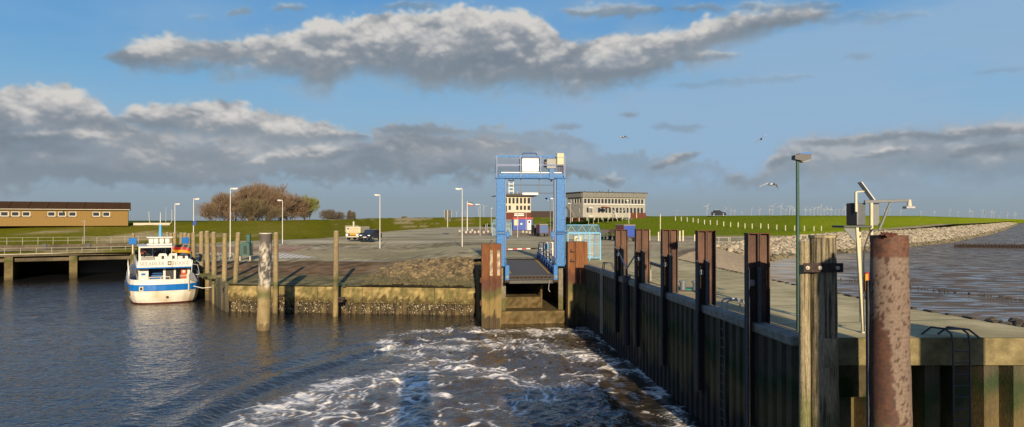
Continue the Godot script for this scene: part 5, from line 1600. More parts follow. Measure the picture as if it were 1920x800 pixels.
# ---------- sluice, houses, street furniture ----------
func make_sluice():
	# local x runs along the front, origin at the right end beside the boat
	var s := thing("sluice", "concrete harbour sluice with dark openings and two rows of pale railings", "sluice", Vector3(-51.6, 0, -97.4), 30.0)
	var conc := func(p: Vector3) -> Color:
		var n := st1.get_noise_3d(p.x * 1.4, p.y * 2.0, p.z)
		return Color(0.15, 0.125, 0.085).lerp(Color(0.085, 0.072, 0.05), clampf(0.45 + 1.5 * n, 0, 1))
	var stainy := func(p: Vector3) -> Color: return tide(p, Color(0.19, 0.165, 0.1), Color(0.15, 0.12, 0.06), Color(0.08, 0.085, 0.025), Color(0.06, 0.05, 0.028), 2.75, 0.6)
	var m: MB
	for x in [-0.35, -7.4, -14.4, -21.4, -28.4]:
		m = mb(stainy); stained_box(m, x - 0.45, x + 0.45, -0.6, 2.99, -12.0, 0.15, 0.5); part(m, "pier", M.concrete, s)
	m = mb(conc); stained_box(m, -40.0, 0.4, 2.3, 2.75, -2.2, -0.25, 0.5); part(m, "lintel", M.concrete, s)
	m = mb(conc); stained_box(m, -40.0, 0.4, 2.98, 3.32, -2.2, 0.35, 0.5); part(m, "walkway_slab", M.concrete, s)
	m = mb(); m.bx(-40.0, 0.4, 3.26, 3.34, 0.352, 0.40); part(m, "edge_strip", M.pale, s)
	m = mb(conc); stained_box(m, -40.0, 2.0, 3.32, 4.4, -3.0, -2.2, 0.4); part(m, "parapet_wall", M.concrete, s)
	m = mb(conc); m.bx(-40.0, 2.0, -0.6, 2.3, -12.6, -12.0); part(m, "gate", M.wattle, s)  # end wall in a dark tone that stands for the shade inside the openings
	m = mb(conc); m.bx(-40.0, 0.4, 2.3, 2.9, -12.6, -2.3); part(m, "culvert_roof", M.concrete, s)
	for row in [[0.28, 3.34, 0.72], [-2.3, 4.4, 0.95]]:
		for y in [1.0, 0.52]:
			m = mb(); m.bar(Vector3(-40.0, row[1] + row[2] * y, row[0]), Vector3(0.4 if row[0] > 0 else 2.0, row[1] + row[2] * y, row[0]), 0.035, 0.035); part(m, "rail", M.beige, s)
		for k in 24:
			m = mb(); m.bar(Vector3(0.3 - k * 1.68, row[1], row[0]), Vector3(0.3 - k * 1.68, row[1] + row[2], row[0]), 0.055, 0.05); part(m, "rail_post", M.beige, s)
	for x in [-6.0, -11.0, -18.0]:
		m = mb(); m.bx(x, x + 0.5, 3.34, 4.5, -2.18, -2.05); part(m, "wall_ladder", M.darkmetal, s)
	# gauge post behind the railing
	m = mb()
	m.cyl(Vector3.ZERO, Vector3(0, 3.6, 0), 0.05, 0.04, 6)
	var g := thing("gauge_post", "thin grey post standing behind the sluice railing", "post", at(157, 462, 100) )
	g.position.y = 3.9
	part(m, "shaft", M.zinc, g)
	m = mb(); m.bar(Vector3(-0.4, 3.6, 0), Vector3(0.2, 3.6, 0), 0.06, 0.06); part(m, "crossarm", M.zinc, g)

# a wall slab with window holes: holes are [x0, x1, y0, y1]; the panes sit inside
func pierced(parent: Node, called: String, m: Material, w: float, h: float, holes: Array, tr: Transform3D, thick := 0.3):
	var xs := [0.0, w]
	var ys := [0.0, h]
	for q in holes:
		for k in 2:
			if not xs.has(q[k]): xs.append(q[k])
			if not ys.has(q[k + 2]): ys.append(q[k + 2])
	xs.sort(); ys.sort()
	var b := mb()
	for i in xs.size() - 1:
		for k in ys.size() - 1:
			var cx: float = (xs[i] + xs[i + 1]) / 2
			var cy: float = (ys[k] + ys[k + 1]) / 2
			var open := false
			for q in holes: open = open or (cx > q[0] and cx < q[1] and cy > q[2] and cy < q[3])
			if open: continue
			var o := [Vector3(xs[i], ys[k], 0), Vector3(xs[i + 1], ys[k], 0), Vector3(xs[i + 1], ys[k + 1], 0), Vector3(xs[i], ys[k + 1], 0)]
			b.quad(tr * o[0], tr * o[1], tr * o[2], tr * o[3], tr.basis.z)
	for q in holes:
		var d := Vector3(0, 0, -thick)
		var c := [Vector3(q[0], q[2], 0), Vector3(q[1], q[2], 0), Vector3(q[1], q[3], 0), Vector3(q[0], q[3], 0)]
		var mid := Vector3((q[0] + q[1]) / 2, (q[2] + q[3]) / 2, 0)
		for e in 4:
			var a: Vector3 = c[e]; var z: Vector3 = c[(e + 1) % 4]
			b.quad(tr * a, tr * z, tr * (z + d), tr * (a + d), tr.basis * (mid - (a + z) / 2))
	part(b, called, m, parent)
func window_in(parent: Node, q: Array, tr: Transform3D, frame: Material, fw := 0.07, bars := 0, back := 0.12):
	var b := mb()
	for e in [[q[0], q[1], q[2], q[2] + fw], [q[0], q[1], q[3] - fw, q[3]], [q[0], q[0] + fw, q[2] + fw, q[3] - fw], [q[1] - fw, q[1], q[2] + fw, q[3] - fw]]:
		b.box(tr * Vector3((e[0] + e[1]) / 2, (e[2] + e[3]) / 2, -back), Vector3(e[1] - e[0], e[3] - e[2], 0.07), tr.basis)
	for k in bars:
		var x := lerpf(q[0], q[1], (k + 1.0) / (bars + 1.0))
		b.box(tr * Vector3(x, (q[2] + q[3]) / 2, -back), Vector3(fw * 0.8, q[3] - q[2] - 2 * fw, 0.06), tr.basis)
	var w := part(b, "window", frame, parent)
	b = mb()
	b.box(tr * Vector3((q[0] + q[1]) / 2, (q[2] + q[3]) / 2, -back - 0.03), Vector3(q[1] - q[0] - fw, q[3] - q[2] - fw, 0.02), tr.basis)
	part(b, "pane", M.window, w)

func make_houses():
	var m: MB
	# long yellow brick building on the dike
	var p := at(241, 418, 117)
	var yaw := deg_to_rad(28.0)
	var h := thing("brick_building", "long low yellow brick building with a dark mossy tile roof on the dike", "building", Vector3(p.x, p.y - 0.35, p.z), 28.0)
	var holes := []
	for px in [6.5, 27, 47.5, 94.8, 114.6, 134.3, 179, 198]:
		var k: float = (px - 960.0) / F
		var t := (p.x - k * -p.z) / (cos(yaw) - k * sin(yaw))     # metres along the front from its end
		holes.append([34.0 - t - 0.54, 34.0 - t + 0.54, 1.5, 2.12])
	var tr := Transform3D(Basis(), Vector3(-34.0, 0, 0))
	pierced(h, "wall", M.brick, 33.85, 2.55, holes, tr)
	for q in holes: window_in(h, q, tr, M.white, 0.11)
	for q in holes:
		m = mb(); m.box(tr * Vector3((q[0] + q[1]) / 2, q[2] - 0.04, 0.03), Vector3(1.4, 0.07, 0.1)); part(m, "sill", M.darkrust, h)
	m = mb(); m.bx(-0.15, -0.45, 0, 2.55, -8.0, -0.02); part(m, "gable_wall", M.brick, h)
	m = mb(); m.prism([Vector2(0.45, 2.6), Vector2(-4.0, 3.75), Vector2(-8.4, 2.6), Vector2(-8.4, 2.42), Vector2(0.45, 2.42)], Vector3(-34.4, 0, 0), Vector3(0, 0, 1), Vector3.UP, Vector3(34.6, 0, 0))
	var rf := part(m, "roof", M.tiles, h)
	for k in 14:
		m = mb(); m.bar(Vector3(-33.9 + k * 2.5, 2.64, 0.42), Vector3(-33.9 + k * 2.5, 3.76, -3.95), 0.06, 0.05); part(m, "roof_batten", M.tiles, rf)
	m = mb(); m.cyl(Vector3(-34.3, 2.46, 0.5), Vector3(0.1, 2.46, 0.5), 0.07, 0.07, 6); part(m, "gutter", M.pale, rf)
	m = mb(); m.cyl(Vector3(-9.2, 1.7, 0.1), Vector3(-9.2, 2.45, 0.1), 0.06, 0.06, 6); part(m, "downpipe", M.darkmetal, h)
	# pale kerb wall at its end
	m = mb(); m.bx(0, 5.5, 0, 0.42, -0.3, 0, 0.03)
	var lw := whole(m, "garden_wall", M.pale, "low pale wall on the dike at the end of the brick building", "wall")
	lw.position = Vector3(p.x + 0.15, p.y - 0.3, p.z - 1.0)
	lw.rotation_degrees.y = 20.0

	# harbour master's building behind the gantry
	var c := thing("control_building", "two storey harbour office with tall cream framed windows under a flat dark roof", "building", at(969, 406, 214), 8.0)
	holes = []
	for k in 8:
		holes.append([0.25 + k * 1.16, 1.2 + k * 1.16, 3.7, 5.7])
		if k < 3 or k > 3: holes.append([0.25 + k * 1.16, 1.2 + k * 1.16, (1.2 if k < 2 else 1.75), 3.3])
	tr = Transform3D(Basis(), Vector3(-5.2, 0, 0))
	pierced(c, "wall", M.pale, 9.5, 6.1, holes, tr)
	for q in holes: window_in(c, q, tr, M.cream, 0.13, 0)
	m = mb(); m.bx(-5.25, 4.35, -1.4, 1.15, -7.0, 0.05); part(m, "plinth", M.redbrick, c)
	m = mb(); m.bx(-5.2, -4.9, 1.15, 6.1, -7.0, -0.02); m.bx(4.0, 4.3, 1.15, 6.1, -7.0, -0.02); part(m, "side_wall", M.redbrick, c)
	m = mb(); m.prism([Vector2(-7.2, 6.1), Vector2(6.4, 6.1), Vector2(4.6, 6.45), Vector2(1.0, 6.7), Vector2(-3.0, 6.7), Vector2(-6.0, 6.4)], Vector3(0, 0, 1.2), Vector3.RIGHT, Vector3.UP, Vector3(0, 0, -9.0)); part(m, "roof", M.roofgrey, c)
	m = mb(); m.cyl(Vector3(0.5, 6.7, -2), Vector3(0.5, 7.6, -2), 0.12, 0.1, 8); part(m, "vent_pipe", M.pale, c)
	m = mb(); m.bx(-0.8, 2.2, 0.35, 0.85, 0.06, 0.12, 0.03); part(m, "name_sign", M.white, c)
	m = mb(); m.bx(3.9, 14.0, 0.0, 1.6, -5.0, -4.6); part(m, "yard_fence", M.darkrust, c)

	# restaurant on the dike
	var r := thing("restaurant_building", "wide two storey building with grey panel band and long window rows on the dike", "building", at(1093, 404, 203), 25.0)
	var zoff := 0.0
	var W := 21.6
	tr = Transform3D(Basis(), Vector3(0, -0.3, 0))
	holes = []
	for k in 18: holes.append([0.4 + k * 1.16, 1.38 + k * 1.16, 3.6, 5.15])
	for k in 16:
		if k == 2: continue
		holes.append([1.2 + k * 1.25, 2.24 + k * 1.25, 0.9, 2.6])
	pierced(r, "wall", M.beige, W, 5.5, holes, tr)
	for q in holes: window_in(r, q, tr, M.white, 0.09, 0)
	m = mb(); m.bx(0.1, W - 0.1, 3.0, 3.28, 0.003, 0.25, 0.03); part(m, "string_course", M.white, r)
	m = mb(); m.bx(16.4, W + 0.1, -2.2, 0.72, 0.004, 0.3, 0.02); part(m, "brick_plinth", M.redbrick, r)
	# panel band under the roof, panel by panel
	for k in 18:
		m = mb(); m.bx(-0.35 + k * 1.245, 0.865 + k * 1.245, 5.2, 6.55, 0.35, 0.5, 0.02); part(m, "panel", M.cladding, r)
	m = mb(); m.bx(-0.3, W + 0.4, 5.22, 6.5, -9.0, 0.34); part(m, "roof_edge", M.cladding, r)
	m = mb(); m.bx(-0.6, W + 0.7, 6.55, 6.75, -9.3, 0.62); var rr := part(m, "roof", M.roofgrey, r)
	for q in [[1.5, 0.3], [6.6, 0.45], [7.6, 0.3], [9.6, 0.85], [11.2, 0.4]]:
		m = mb(); m.cyl(Vector3(q[0], 6.75, -1.5), Vector3(q[0], 6.75 + q[1], -1.5), 0.14, 0.12, 8); part(m, "chimney_pipe", M.darkmetal, rr)
	# side towards the harbour with the stair
	var tl := Transform3D(Basis(Vector3.UP, deg_to_rad(-90.0)), Vector3.ZERO) * Transform3D(Basis(), Vector3(-9.0, -0.3, 0))
	var hl := [[2.2, 3.0, 3.75, 5.1], [4.0, 5.2, 3.75, 5.1], [5.4, 6.6, 3.75, 5.1], [6.8, 8.0, 3.75, 5.1], [7.2, 7.9, 1.0, 2.4]]
	pierced(r, "side_wall", M.beige, 9.0, 5.5, hl, tl)
	for q in hl: window_in(r, q, tl, M.white, 0.1, 0)
	var bl := Basis(Vector3.UP, deg_to_rad(-90.0))
	for k in 9:
		m = mb(); m.box(bl * Vector3(-8.7 + k * 1.02, 5.87, 0.42), Vector3(0.99, 1.35, 0.15), bl, 0.02); part(m, "panel", M.cladding, r)
	m = mb(); m.box(bl * Vector3(-4.6, 6.65, -3.0), Vector3(9.6, 0.2, 7.6), bl); part(m, "side_roof", M.roofgrey, r)
	m = mb(); m.box(bl * Vector3(-4.6, 5.87, -3.1), Vector3(9.0, 1.2, 6.8), bl); part(m, "side_roof_edge", M.cladding, r)
	m = mb(); m.box(bl * Vector3(-4.6, -0.9, 0.06), Vector3(9.2, 1.2, 0.3), bl); part(m, "side_plinth", M.redbrick, r)
	for k in 12:
		m = mb(); m.box(bl * Vector3(-7.4 + k * 0.45, 2.85 - k * 0.3, 1.2), Vector3(0.45, 0.1, 1.3), bl); part(m, "step", M.cladding, r)
	m = mb(); m.prism([Vector2(-7.8, 3.9), Vector2(-2.1, 0.1), Vector2(-2.1, -0.7), Vector2(-7.8, 3.0)], bl * Vector3(0, 0, 1.9), bl * Vector3.RIGHT, Vector3.UP, bl * Vector3(0, 0, 0.08)); part(m, "stair_cheek", M.cladding, r)
	# terrace with railing
	m = mb(); m.bx(-0.8, 13.0, -0.55, -0.3, 0.1, 4.5); part(m, "terrace", M.cladding, r)
	for k in 26:
		m = mb(); m.bx(-0.8 + k * 0.28, -0.66 + k * 0.28, -0.3, 0.55, 4.4, 4.45); part(m, "terrace_slat", M.pale, r)
	for k in 9:
		m = mb(); m.bx(-0.7 + k * 1.6, -0.6 + k * 1.6, -2.4, -0.55, 4.2, 4.3); part(m, "terrace_post", M.pale, r)
	m = mb(); m.bx(-0.8, 12.5, 0.55, 0.62, 4.38, 4.48); part(m, "terrace_rail", M.pale, r)
	m = mb(); m.bx(1.75, 3.1, -0.3, 2.3, 0.35, 0.45, 0.02); var dr := part(m, "door", M.white, r)
	for q in [[1.9, 2.35], [2.5, 2.95]]:
		m = mb(); m.bx(q[0], q[1], 0.3, 2.0, 0.45, 0.47); part(m, "pane", M.window, dr)
	m = mb(); m.prism([Vector2(-1.3, 0), Vector2(1.3, 0), Vector2(0.9, 0.35), Vector2(-0.9, 0.45)], Vector3(6.0, 2.0, 3.4), Vector3.RIGHT, Vector3.UP, Vector3(0, 0, -1.6)); part(m, "parasol", M.redbrick, r)
	m = mb(); m.cyl(Vector3(6.0, -0.3, 2.6), Vector3(6.0, 2.0, 2.6), 0.04, 0.04, 6); part(m, "parasol_pole", M.pale, r)
	# play equipment beside the terrace
	var pg := thing("play_structure", "white and dark playground ring and slide in front of the long building", "playground", at(1158, 404.5, 190))
	m = mb()
	var ring := []
	for k in 15: ring.append(Vector3(1.25 + 0.75 * cos(TAU * k / 14.0), 1.9 + 0.75 * sin(TAU * k / 14.0), 0))
	m.tube(ring, 0.06, 6); part(m, "ring", M.pale, pg)
	m = mb(); m.bar(Vector3(-1.2, 1.3, 0), Vector3(0.3, -0.2, 0), 0.5, 0.1); part(m, "slide", M.white, pg)
	m = mb(); m.bar(Vector3(-1.2, -0.5, 0), Vector3(-1.2, 1.6, 0), 0.12, 0.12); m.bar(Vector3(-0.6, -0.5, -0.4), Vector3(-1.1, 1.6, 0), 0.12, 0.12); part(m, "frame", M.darkmetal, pg)

	# kiosk
	var k := thing("kiosk", "blue kiosk with a red roof edge, cream panel and white door", "kiosk", at(981, 430.5, 196), 2.0)
	m = mb(); m.bx(-2.85, 2.65, 0, 3.05, -3.0, 0, 0.03); part(m, "body", M.deepblue, k)
	m = mb(); m.bx(-2.95, 2.75, 3.05, 3.5, -3.1, 0.15, 0.03); part(m, "roof_edge", M.signred, k)
	m = mb(); m.bx(-2.5, -1.35, 1.35, 3.0, 0.005, 0.06, 0.01); part(m, "panel", M.cream, k)
	m = mb(); m.bx(1.15, 2.2, 0.05, 2.85, 0.005, 0.07, 0.01); var kd := part(m, "door", M.white, k)
	m = mb(); m.bx(1.45, 1.9, 2.0, 2.6, 0.07, 0.09); part(m, "window", M.window, kd)
	m = mb(); m.bx(-0.06, 0.0, 0.1, 3.0, 0.005, 0.03); part(m, "seam", M.navy, k)
	m = mb(); m.cyl(Vector3(-0.5, 1.75, 0.005), Vector3(-0.5, 1.75, 0.05), 0.28, 0.28, 14); part(m, "round_sign", M.white, k)
	m = mb(); m.bx(-1.7, 2.0, 3.5, 3.56, -1.0, -0.95); part(m, "roof_sign", M.signred, k)

func shelter(label: String, where: Vector3, turn: float, w: float, d: float, eave: float, ridge: float, bays: int):
	var s := thing("glass_shelter", label, "shelter", where, turn)
	var m: MB
	for i in bays + 1:
		var x := lerpf(0, w, float(i) / bays)
		m = mb(); m.bar(Vector3(x, 0, 0), Vector3(x, eave, 0), 0.10, 0.10); part(m, "post", M.skyblue, s)
		m = mb(); m.bar(Vector3(x, 0, -d), Vector3(x, eave, -d), 0.09, 0.09); part(m, "post", M.skyblue, s)
		m = mb(); m.bar(Vector3(x, eave, 0), Vector3(x, ridge, -d * 0.42), 0.05, 0.05); m.bar(Vector3(x, ridge, -d * 0.42), Vector3(x, eave, -d), 0.05, 0.05); part(m, "rafter", M.skyblue, s)
	for q in [[Vector3(0, eave, 0), Vector3(w, eave, 0), 0.12], [Vector3(0, eave, -d), Vector3(w, eave, -d), 0.1], [Vector3(0, ridge, -d * 0.42), Vector3(w, ridge, -d * 0.42), 0.06], [Vector3(0, 0.18, 0), Vector3(w, 0.18, 0), 0.07], [Vector3(0, 1.32, 0), Vector3(w, 1.32, 0), 0.05], [Vector3(0, 0.18, -d), Vector3(w, 0.18, -d), 0.07]]:
		m = mb(); m.bar(q[0] + Vector3(0.055, 0, 0), q[1] - Vector3(0.055, 0, 0), q[2] * 0.7, q[2]); part(m, "cross_rail", M.skyblue, s)
	for i in bays:
		var a := lerpf(0, w, float(i) / bays) + 0.06
		var b := lerpf(0, w, float(i + 1) / bays) - 0.06
		m = mb(); m.box(Vector3((a + b) / 2, eave / 2, -d), Vector3(b - a, eave - 0.3, 0.012)); part(m, "back_pane", M.glass, s)
		if i > 0 or bays < 3:
			m = mb(); m.box(Vector3((a + b) / 2, eave / 2, 0), Vector3(b - a, eave - 0.3, 0.012)); part(m, "front_pane", M.glass, s)
		m = mb(); m.quad(Vector3(a, eave + 0.06, -0.02), Vector3(b, eave + 0.06, -0.02), Vector3(b, ridge + 0.03, -d * 0.42), Vector3(a, ridge + 0.03, -d * 0.42), Vector3(0, 1, 1)); m.quad(Vector3(a, eave + 0.06, -d), Vector3(b, eave + 0.06, -d), Vector3(b, ridge + 0.03, -d * 0.42), Vector3(a, ridge + 0.03, -d * 0.42), Vector3(0, 1, -1)); part(m, "roof_pane", M.glass, s)
		m = mb(); m.bar(Vector3(a, eave, -d * 0.5), Vector3((a + b) / 2, ridge - 0.05, -d * 0.5), 0.035, 0.035); m.bar(Vector3((a + b) / 2, ridge - 0.05, -d * 0.5), Vector3(b, eave, -d * 0.5), 0.035, 0.035); part(m, "truss", M.skyblue, s)
	for x in [0.0, w]:
		m = mb(); m.box(Vector3(x, eave / 2, -d / 2), Vector3(0.012, eave - 0.3, d - 0.2)); part(m, "side_pane", M.glass, s)
		m = mb(); m.bar(Vector3(x, eave, -0.05), Vector3(x, eave, -d + 0.05), 0.07, 0.08); part(m, "side_rail", M.skyblue, s)
	m = mb(); m.bx(w * 0.2, w * 0.42, eave - 0.65, eave - 0.25, -0.04, -0.02, 0.005); part(m, "timetable", M.cream, s)
	m = mb(); m.bx(w * 0.1, w * 0.9, 0.42, 0.48, -d + 0.1, -d + 0.5, 0.01); var bn := part(m, "bench", M.pale, s)
	for x in [0.2, 0.8]:
		m = mb(); m.bx(w * x - 0.03, w * x + 0.03, 0, 0.42, -d + 0.25, -d + 0.35); part(m, "bench_leg", M.zinc, bn)

func lamp(px: float, top: float, base: float, z: float, arm: float, label: String, opt := {}):
	var q := at(px, base, z)
	var hgt := (base - top) * z / F
	var t := thing("street_lamp", label, "street lamp", q, opt.get("turn", 0.0), opt.get("group", ""))
	var m := mb()
	var r: float = opt.get("r", 0.085) * 0.8
	m.cyl(Vector3.ZERO, Vector3(0, hgt, 0), r, r * 0.62, 8)
	part(m, "pole", opt.get("m", M.white), t)
	m = mb()
	m.bar(Vector3(0, hgt, 0), Vector3(arm, hgt + 0.06, 0), 0.28, 0.16, 0.05)
	var hd := part(m, "lamp_head", opt.get("h", M.white), t)
	m = mb()
	m.bar(Vector3(arm * 0.35, hgt - 0.075, 0), Vector3(arm * 0.95, hgt - 0.03, 0), 0.2, 0.03)
	part(m, "lens", M.lens, hd)
	return t

func trailer(where: Vector3, turn: float, w: float, l: float, h: float, front: Material, side: Material, label: String, flat := false):
	var t := thing("luggage_trailer", label, "trailer", where, turn)
	var m := mb()
	m.bx(-w / 2, w / 2, 0.55, 0.7, -l, 0, 0.02)
	part(m, "chassis", M.darkmetal, t)
	if not flat:
		m = mb(); m.bx(-w / 2, w / 2, 0.7, h, -l + 0.05, -0.05, 0.03); var bd := part(m, "box", side, t)
		m = mb(); m.bx(-w / 2 + 0.03, w / 2 - 0.03, 0.74, h - 0.06, -0.05, 0.0, 0.01); part(m, "tarpaulin", front, bd)
		m = mb(); m.bx(-w / 2 - 0.03, w / 2 + 0.03, h, h + 0.07, -l, 0.03, 0.02); part(m, "lid", M.pale, bd)
	else:
		for x in [-w / 2 + 0.05, w / 2 - 0.05]:
			for z in [-0.05, -l + 0.05]:
				m = mb(); m.bar(Vector3(x, 0.7, z), Vector3(x, h, z), 0.06, 0.06); part(m, "stake", M.darkrust, t)
		for z in [-0.05, -l + 0.05]:
			m = mb(); m.bx(-w / 2, w / 2, h * 0.62, h, z - 0.02, z + 0.02); part(m, "end_board", side, t)
	for x in [-w / 2 + 0.12, w / 2 - 0.12]:
		for z in [-0.45, -l + 0.45]:
			m = mb(); m.cyl(Vector3(x - 0.09, 0.33, z), Vector3(x + 0.09, 0.33, z), 0.33, 0.33, 14); var wh := part(m, "wheel", M.tyre, t)
			m = mb(); m.cyl(Vector3(x - 0.1, 0.33, z), Vector3(x + 0.1, 0.33, z), 0.15, 0.15, 10); part(m, "hub", M.greymetal, wh)
	m = mb(); m.bar(Vector3(0, 0.6, 0), Vector3(0, 0.35, 1.1), 0.08, 0.08); part(m, "drawbar", M.darkmetal, t)

func car(where: Vector3, turn: float, label: String, scale := 1.0):
	var t := thing("parked_car", label, "car", where, turn)
	var m := mb()
	# side profile, front at +x of the profile = towards +z
	var body := [Vector2(-2.1, 0.3), Vector2(2.05, 0.3), Vector2(2.12, 0.62), Vector2(1.95, 0.82), Vector2(0.95, 0.95), Vector2(-1.95, 1.0), Vector2(-2.14, 0.7)]
	m.prism(body, Vector3(-0.88, 0, 0), Vector3(0, 0, 1), Vector3.UP, Vector3(1.76, 0, 0))
	part(m, "body", M.carpaint, t)
	m = mb()
	m.prism([Vector2(0.95, 0.94), Vector2(0.25, 1.45), Vector2(-1.3, 1.48), Vector2(-1.95, 0.98)], Vector3(-0.72, 0, 0), Vector3(0, 0, 1), Vector3.UP, Vector3(1.44, 0, 0))
	part(m, "cabin", M.window, t)
	m = mb()
	m.prism([Vector2(0.22, 1.44), Vector2(0.2, 1.5), Vector2(-1.3, 1.53), Vector2(-1.34, 1.46)], Vector3(-0.73, 0, 0), Vector3(0, 0, 1), Vector3.UP, Vector3(1.46, 0, 0))
	part(m, "roof", M.carpaint, t)
	for s in [-1, 1]:
		m = mb(); m.bar(Vector3(s * 0.73, 0.93, 0.98), Vector3(s * 0.71, 1.47, 0.22), 0.06, 0.06); part(m, "pillar", M.carpaint, t)
		m = mb(); m.box(Vector3(s * 0.62, 0.7, 2.03), Vector3(0.36, 0.14, 0.12), Basis(), 0.03); part(m, "headlight", M.lens, t)
		m = mb(); m.box(Vector3(s * 0.98, 1.0, 0.75), Vector3(0.2, 0.14, 0.12), Basis(), 0.03); part(m, "mirror", M.carpaint, t)
		m = mb(); m.bar(Vector3(s * 0.6, 1.56, -1.2), Vector3(s * 0.6, 1.56, 0.1), 0.04, 0.05); part(m, "roof_rail", M.zinc, t)
		for z in [-1.3, 1.3]:
			m = mb(); m.cyl(Vector3(s * 0.7, 0.32, z), Vector3(s * 0.9, 0.32, z), 0.32, 0.32, 16); var w := part(m, "wheel", M.tyre, t)
			m = mb(); m.cyl(Vector3(s * 0.72, 0.32, z), Vector3(s * 0.915, 0.32, z), 0.19, 0.19, 10); part(m, "rim", M.zinc, w)
	m = mb(); m.box(Vector3(0, 0.48, 2.1), Vector3(0.52, 0.12, 0.03)); part(m, "number_plate", M.white, t)
	m = mb(); m.box(Vector3(0, 0.68, 2.08), Vector3(0.7, 0.1, 0.04), Basis(), 0.01); part(m, "grille", M.black, t)
	m = mb(); m.box(Vector3(0, 0.36, 2.06), Vector3(1.5, 0.14, 0.12), Basis(), 0.03); part(m, "bumper", M.darkmetal, t)
	t.scale = Vector3(scale, scale, scale)
func make_furniture():
	var m: MB
	# lamps of the car park
	lamp(327, 383.5, 452, 101, 0.75, "slim white street lamp on the grass behind the boat's mast")
	lamp(362, 374, 456, 92, 0.8, "slim white street lamp carrying a small blue and black sign")
	lamp(431, 354.5, 482, 82, 0.9, "tall white street lamp rising beside the teal cabinet")
	lamp(529, 376.5, 461, 104, -0.75, "white street lamp with a small bin at its foot near the hatched marking", {"group": ""})
	lamp(712, 366.5, 467, 95, -0.75, "white street lamp beside the parked cars")
	lamp(866.5, 355, 473, 88, -0.85, "white street lamp near two short grey posts by the gantry")
	lamp(900, 384, 441, 148, -1.0, "thin grey street lamp with two heads by the stone blocks", {"r": 0.06})
	lamp(921, 391, 437, 172, 0.3, "small white lamp by the far shelter", {"r": 0.07})
	lamp(970.5, 402, 444, 132, 0.1, "short pale post lamp in front of the kiosk", {"r": 0.09, "m": M.pale})
	lamp(986.5, 395, 430, 180, -0.3, "thin white lamp post before the kiosk door", {"r": 0.08})
	lamp(1032, 374, 492, 60.5, -0.45, "grey green street lamp inside the gantry opening", {"m": M.greymetal, "h": M.boatblue, "r": 0.075})
	lamp(1038, 373, 448, 108, -0.5, "white street lamp seen through the gantry beside the grey green one", {"r": 0.09})
	lamp(1070, 382, 417, 178, -0.7, "white street lamp behind the glass shelter roof", {"r": 0.07})
	lamp(1179.5, 376.5, 419, 176, -0.75, "white street lamp above the blue trailer on the dike foot", {"r": 0.08})
	var q := at(362.6, 417, 91.8)
	m = mb(); m.box(Vector3(0.1, 0, 0), Vector3(0.42, 0.55, 0.05), Basis(), 0.01); m.bx(-0.1, -0.02, -0.2, 0.2, -0.06, 0.0)
	var sg := whole(m, "lamp_sign", M.deepblue, "small blue sign fixed to a white lamp post", "sign")
	sg.position = q
	# small bin and red cap at the lamp foot
	m = mb(); m.bx(-0.22, 0.22, 0.45, 1.15, -0.2, 0.2, 0.04); m.bx(-0.05, 0.05, 0, 0.45, -0.05, 0.05)
	var bin := whole(m, "litter_bin", M.darkmetal, "small dark litter bin at the foot of a white lamp", "bin")
	bin.position = at(525.6, 462, 104)
	m = mb(); m.box(Vector3(0, 0.14, 0), Vector3(0.42, 0.28, 0.3), Basis(), 0.04)
	var rb := whole(m, "red_box", M.signred, "small red box on the asphalt beside a lamp foot", "box")
	rb.position = at(534, 462.6, 103)
	# teal cabinet at the low quay
	var p := at(460, 494, 77.5)
	var tc := thing("teal_cabinet", "teal metal cabinet with a tall narrow tower behind the leaning pile", "cabinet", Vector3(p.x, ground_h(p.x, 77.5), p.z))
	m = mb(); m.prism([Vector2(-0.75, 0.55), Vector2(0.55, 0.55), Vector2(0.5, 1.85), Vector2(0.35, 1.95), Vector2(-0.3, 1.95), Vector2(-0.65, 1.6)], Vector3(0, 0, 0.3), Vector3.RIGHT, Vector3.UP, Vector3(0, 0, -0.8)); part(m, "body", M.teal, tc)
	m = mb(); m.bx(0.08, 0.5, 1.95, 2.85, -0.3, 0.1, 0.03); part(m, "tower", M.teal, tc)
	m = mb(); m.bx(-0.1, 0.22, 0.75, 1.6, 0.3, 0.33, 0.03); part(m, "hatch", M.black, tc)
	for x in [-0.65, 0.45]:
		m = mb(); m.bx(x, x + 0.12, 0, 0.55, -0.3, 0.1); part(m, "leg", M.pale, tc)
	m = mb(); m.bar(Vector3(0.78, 0, 0), Vector3(0.78, 1.95, 0), 0.06, 0.06); m.bar(Vector3(0.66, 0, 0), Vector3(0.66, 1.95, 0), 0.04, 0.04); part(m, "frame_post", M.darkrust, tc)
	# bicycle racks near it
	for k in 6:
		var c := at(378 + k * 14, 492, 78.5)
		m = mb(); m.tube([Vector3(-0.25, 0, 0), Vector3(-0.25, 0.55, 0), Vector3(0, 0.72, 0), Vector3(0.25, 0.55, 0), Vector3(0.25, 0, 0)], 0.03, 6)
		var rk := whole(m, "rack_hoop", M.zinc, "low metal rack hoop on the quay beside the teal cabinet", "rack", "rack hoops on the quay")
		rk.position = Vector3(c.x, ground_h(c.x, 78.5), c.z)
	# traffic boards
	var tb := thing("sign_boards", "pair of black backed traffic boards on a pale post before the dike", "sign", at(839, 421.5, 150))
	m = mb(); m.cyl(Vector3(0, -0.4, 0), Vector3(0, 3.05, 0), 0.1, 0.09, 8); part(m, "post", M.pale, tb)
	for e in [[-0.62, -0.12, 1.95, 3.0], [-0.58, -0.1, 1.05, 1.95], [0.14, 0.76, 2.35, 3.0], [0.14, 0.76, 1.7, 2.3], [0.16, 0.72, 0.85, 1.55]]:
		m = mb(); m.bx(e[0], e[1], e[2], e[3], -0.1, -0.05, 0.01); part(m, "board", M.black, tb)
	for x in [-0.68, 0.8]:
		m = mb(); m.bx(x - 0.02, x + 0.03, 1.6, 3.05, -0.1, -0.04); part(m, "board_edge", M.pale, tb)
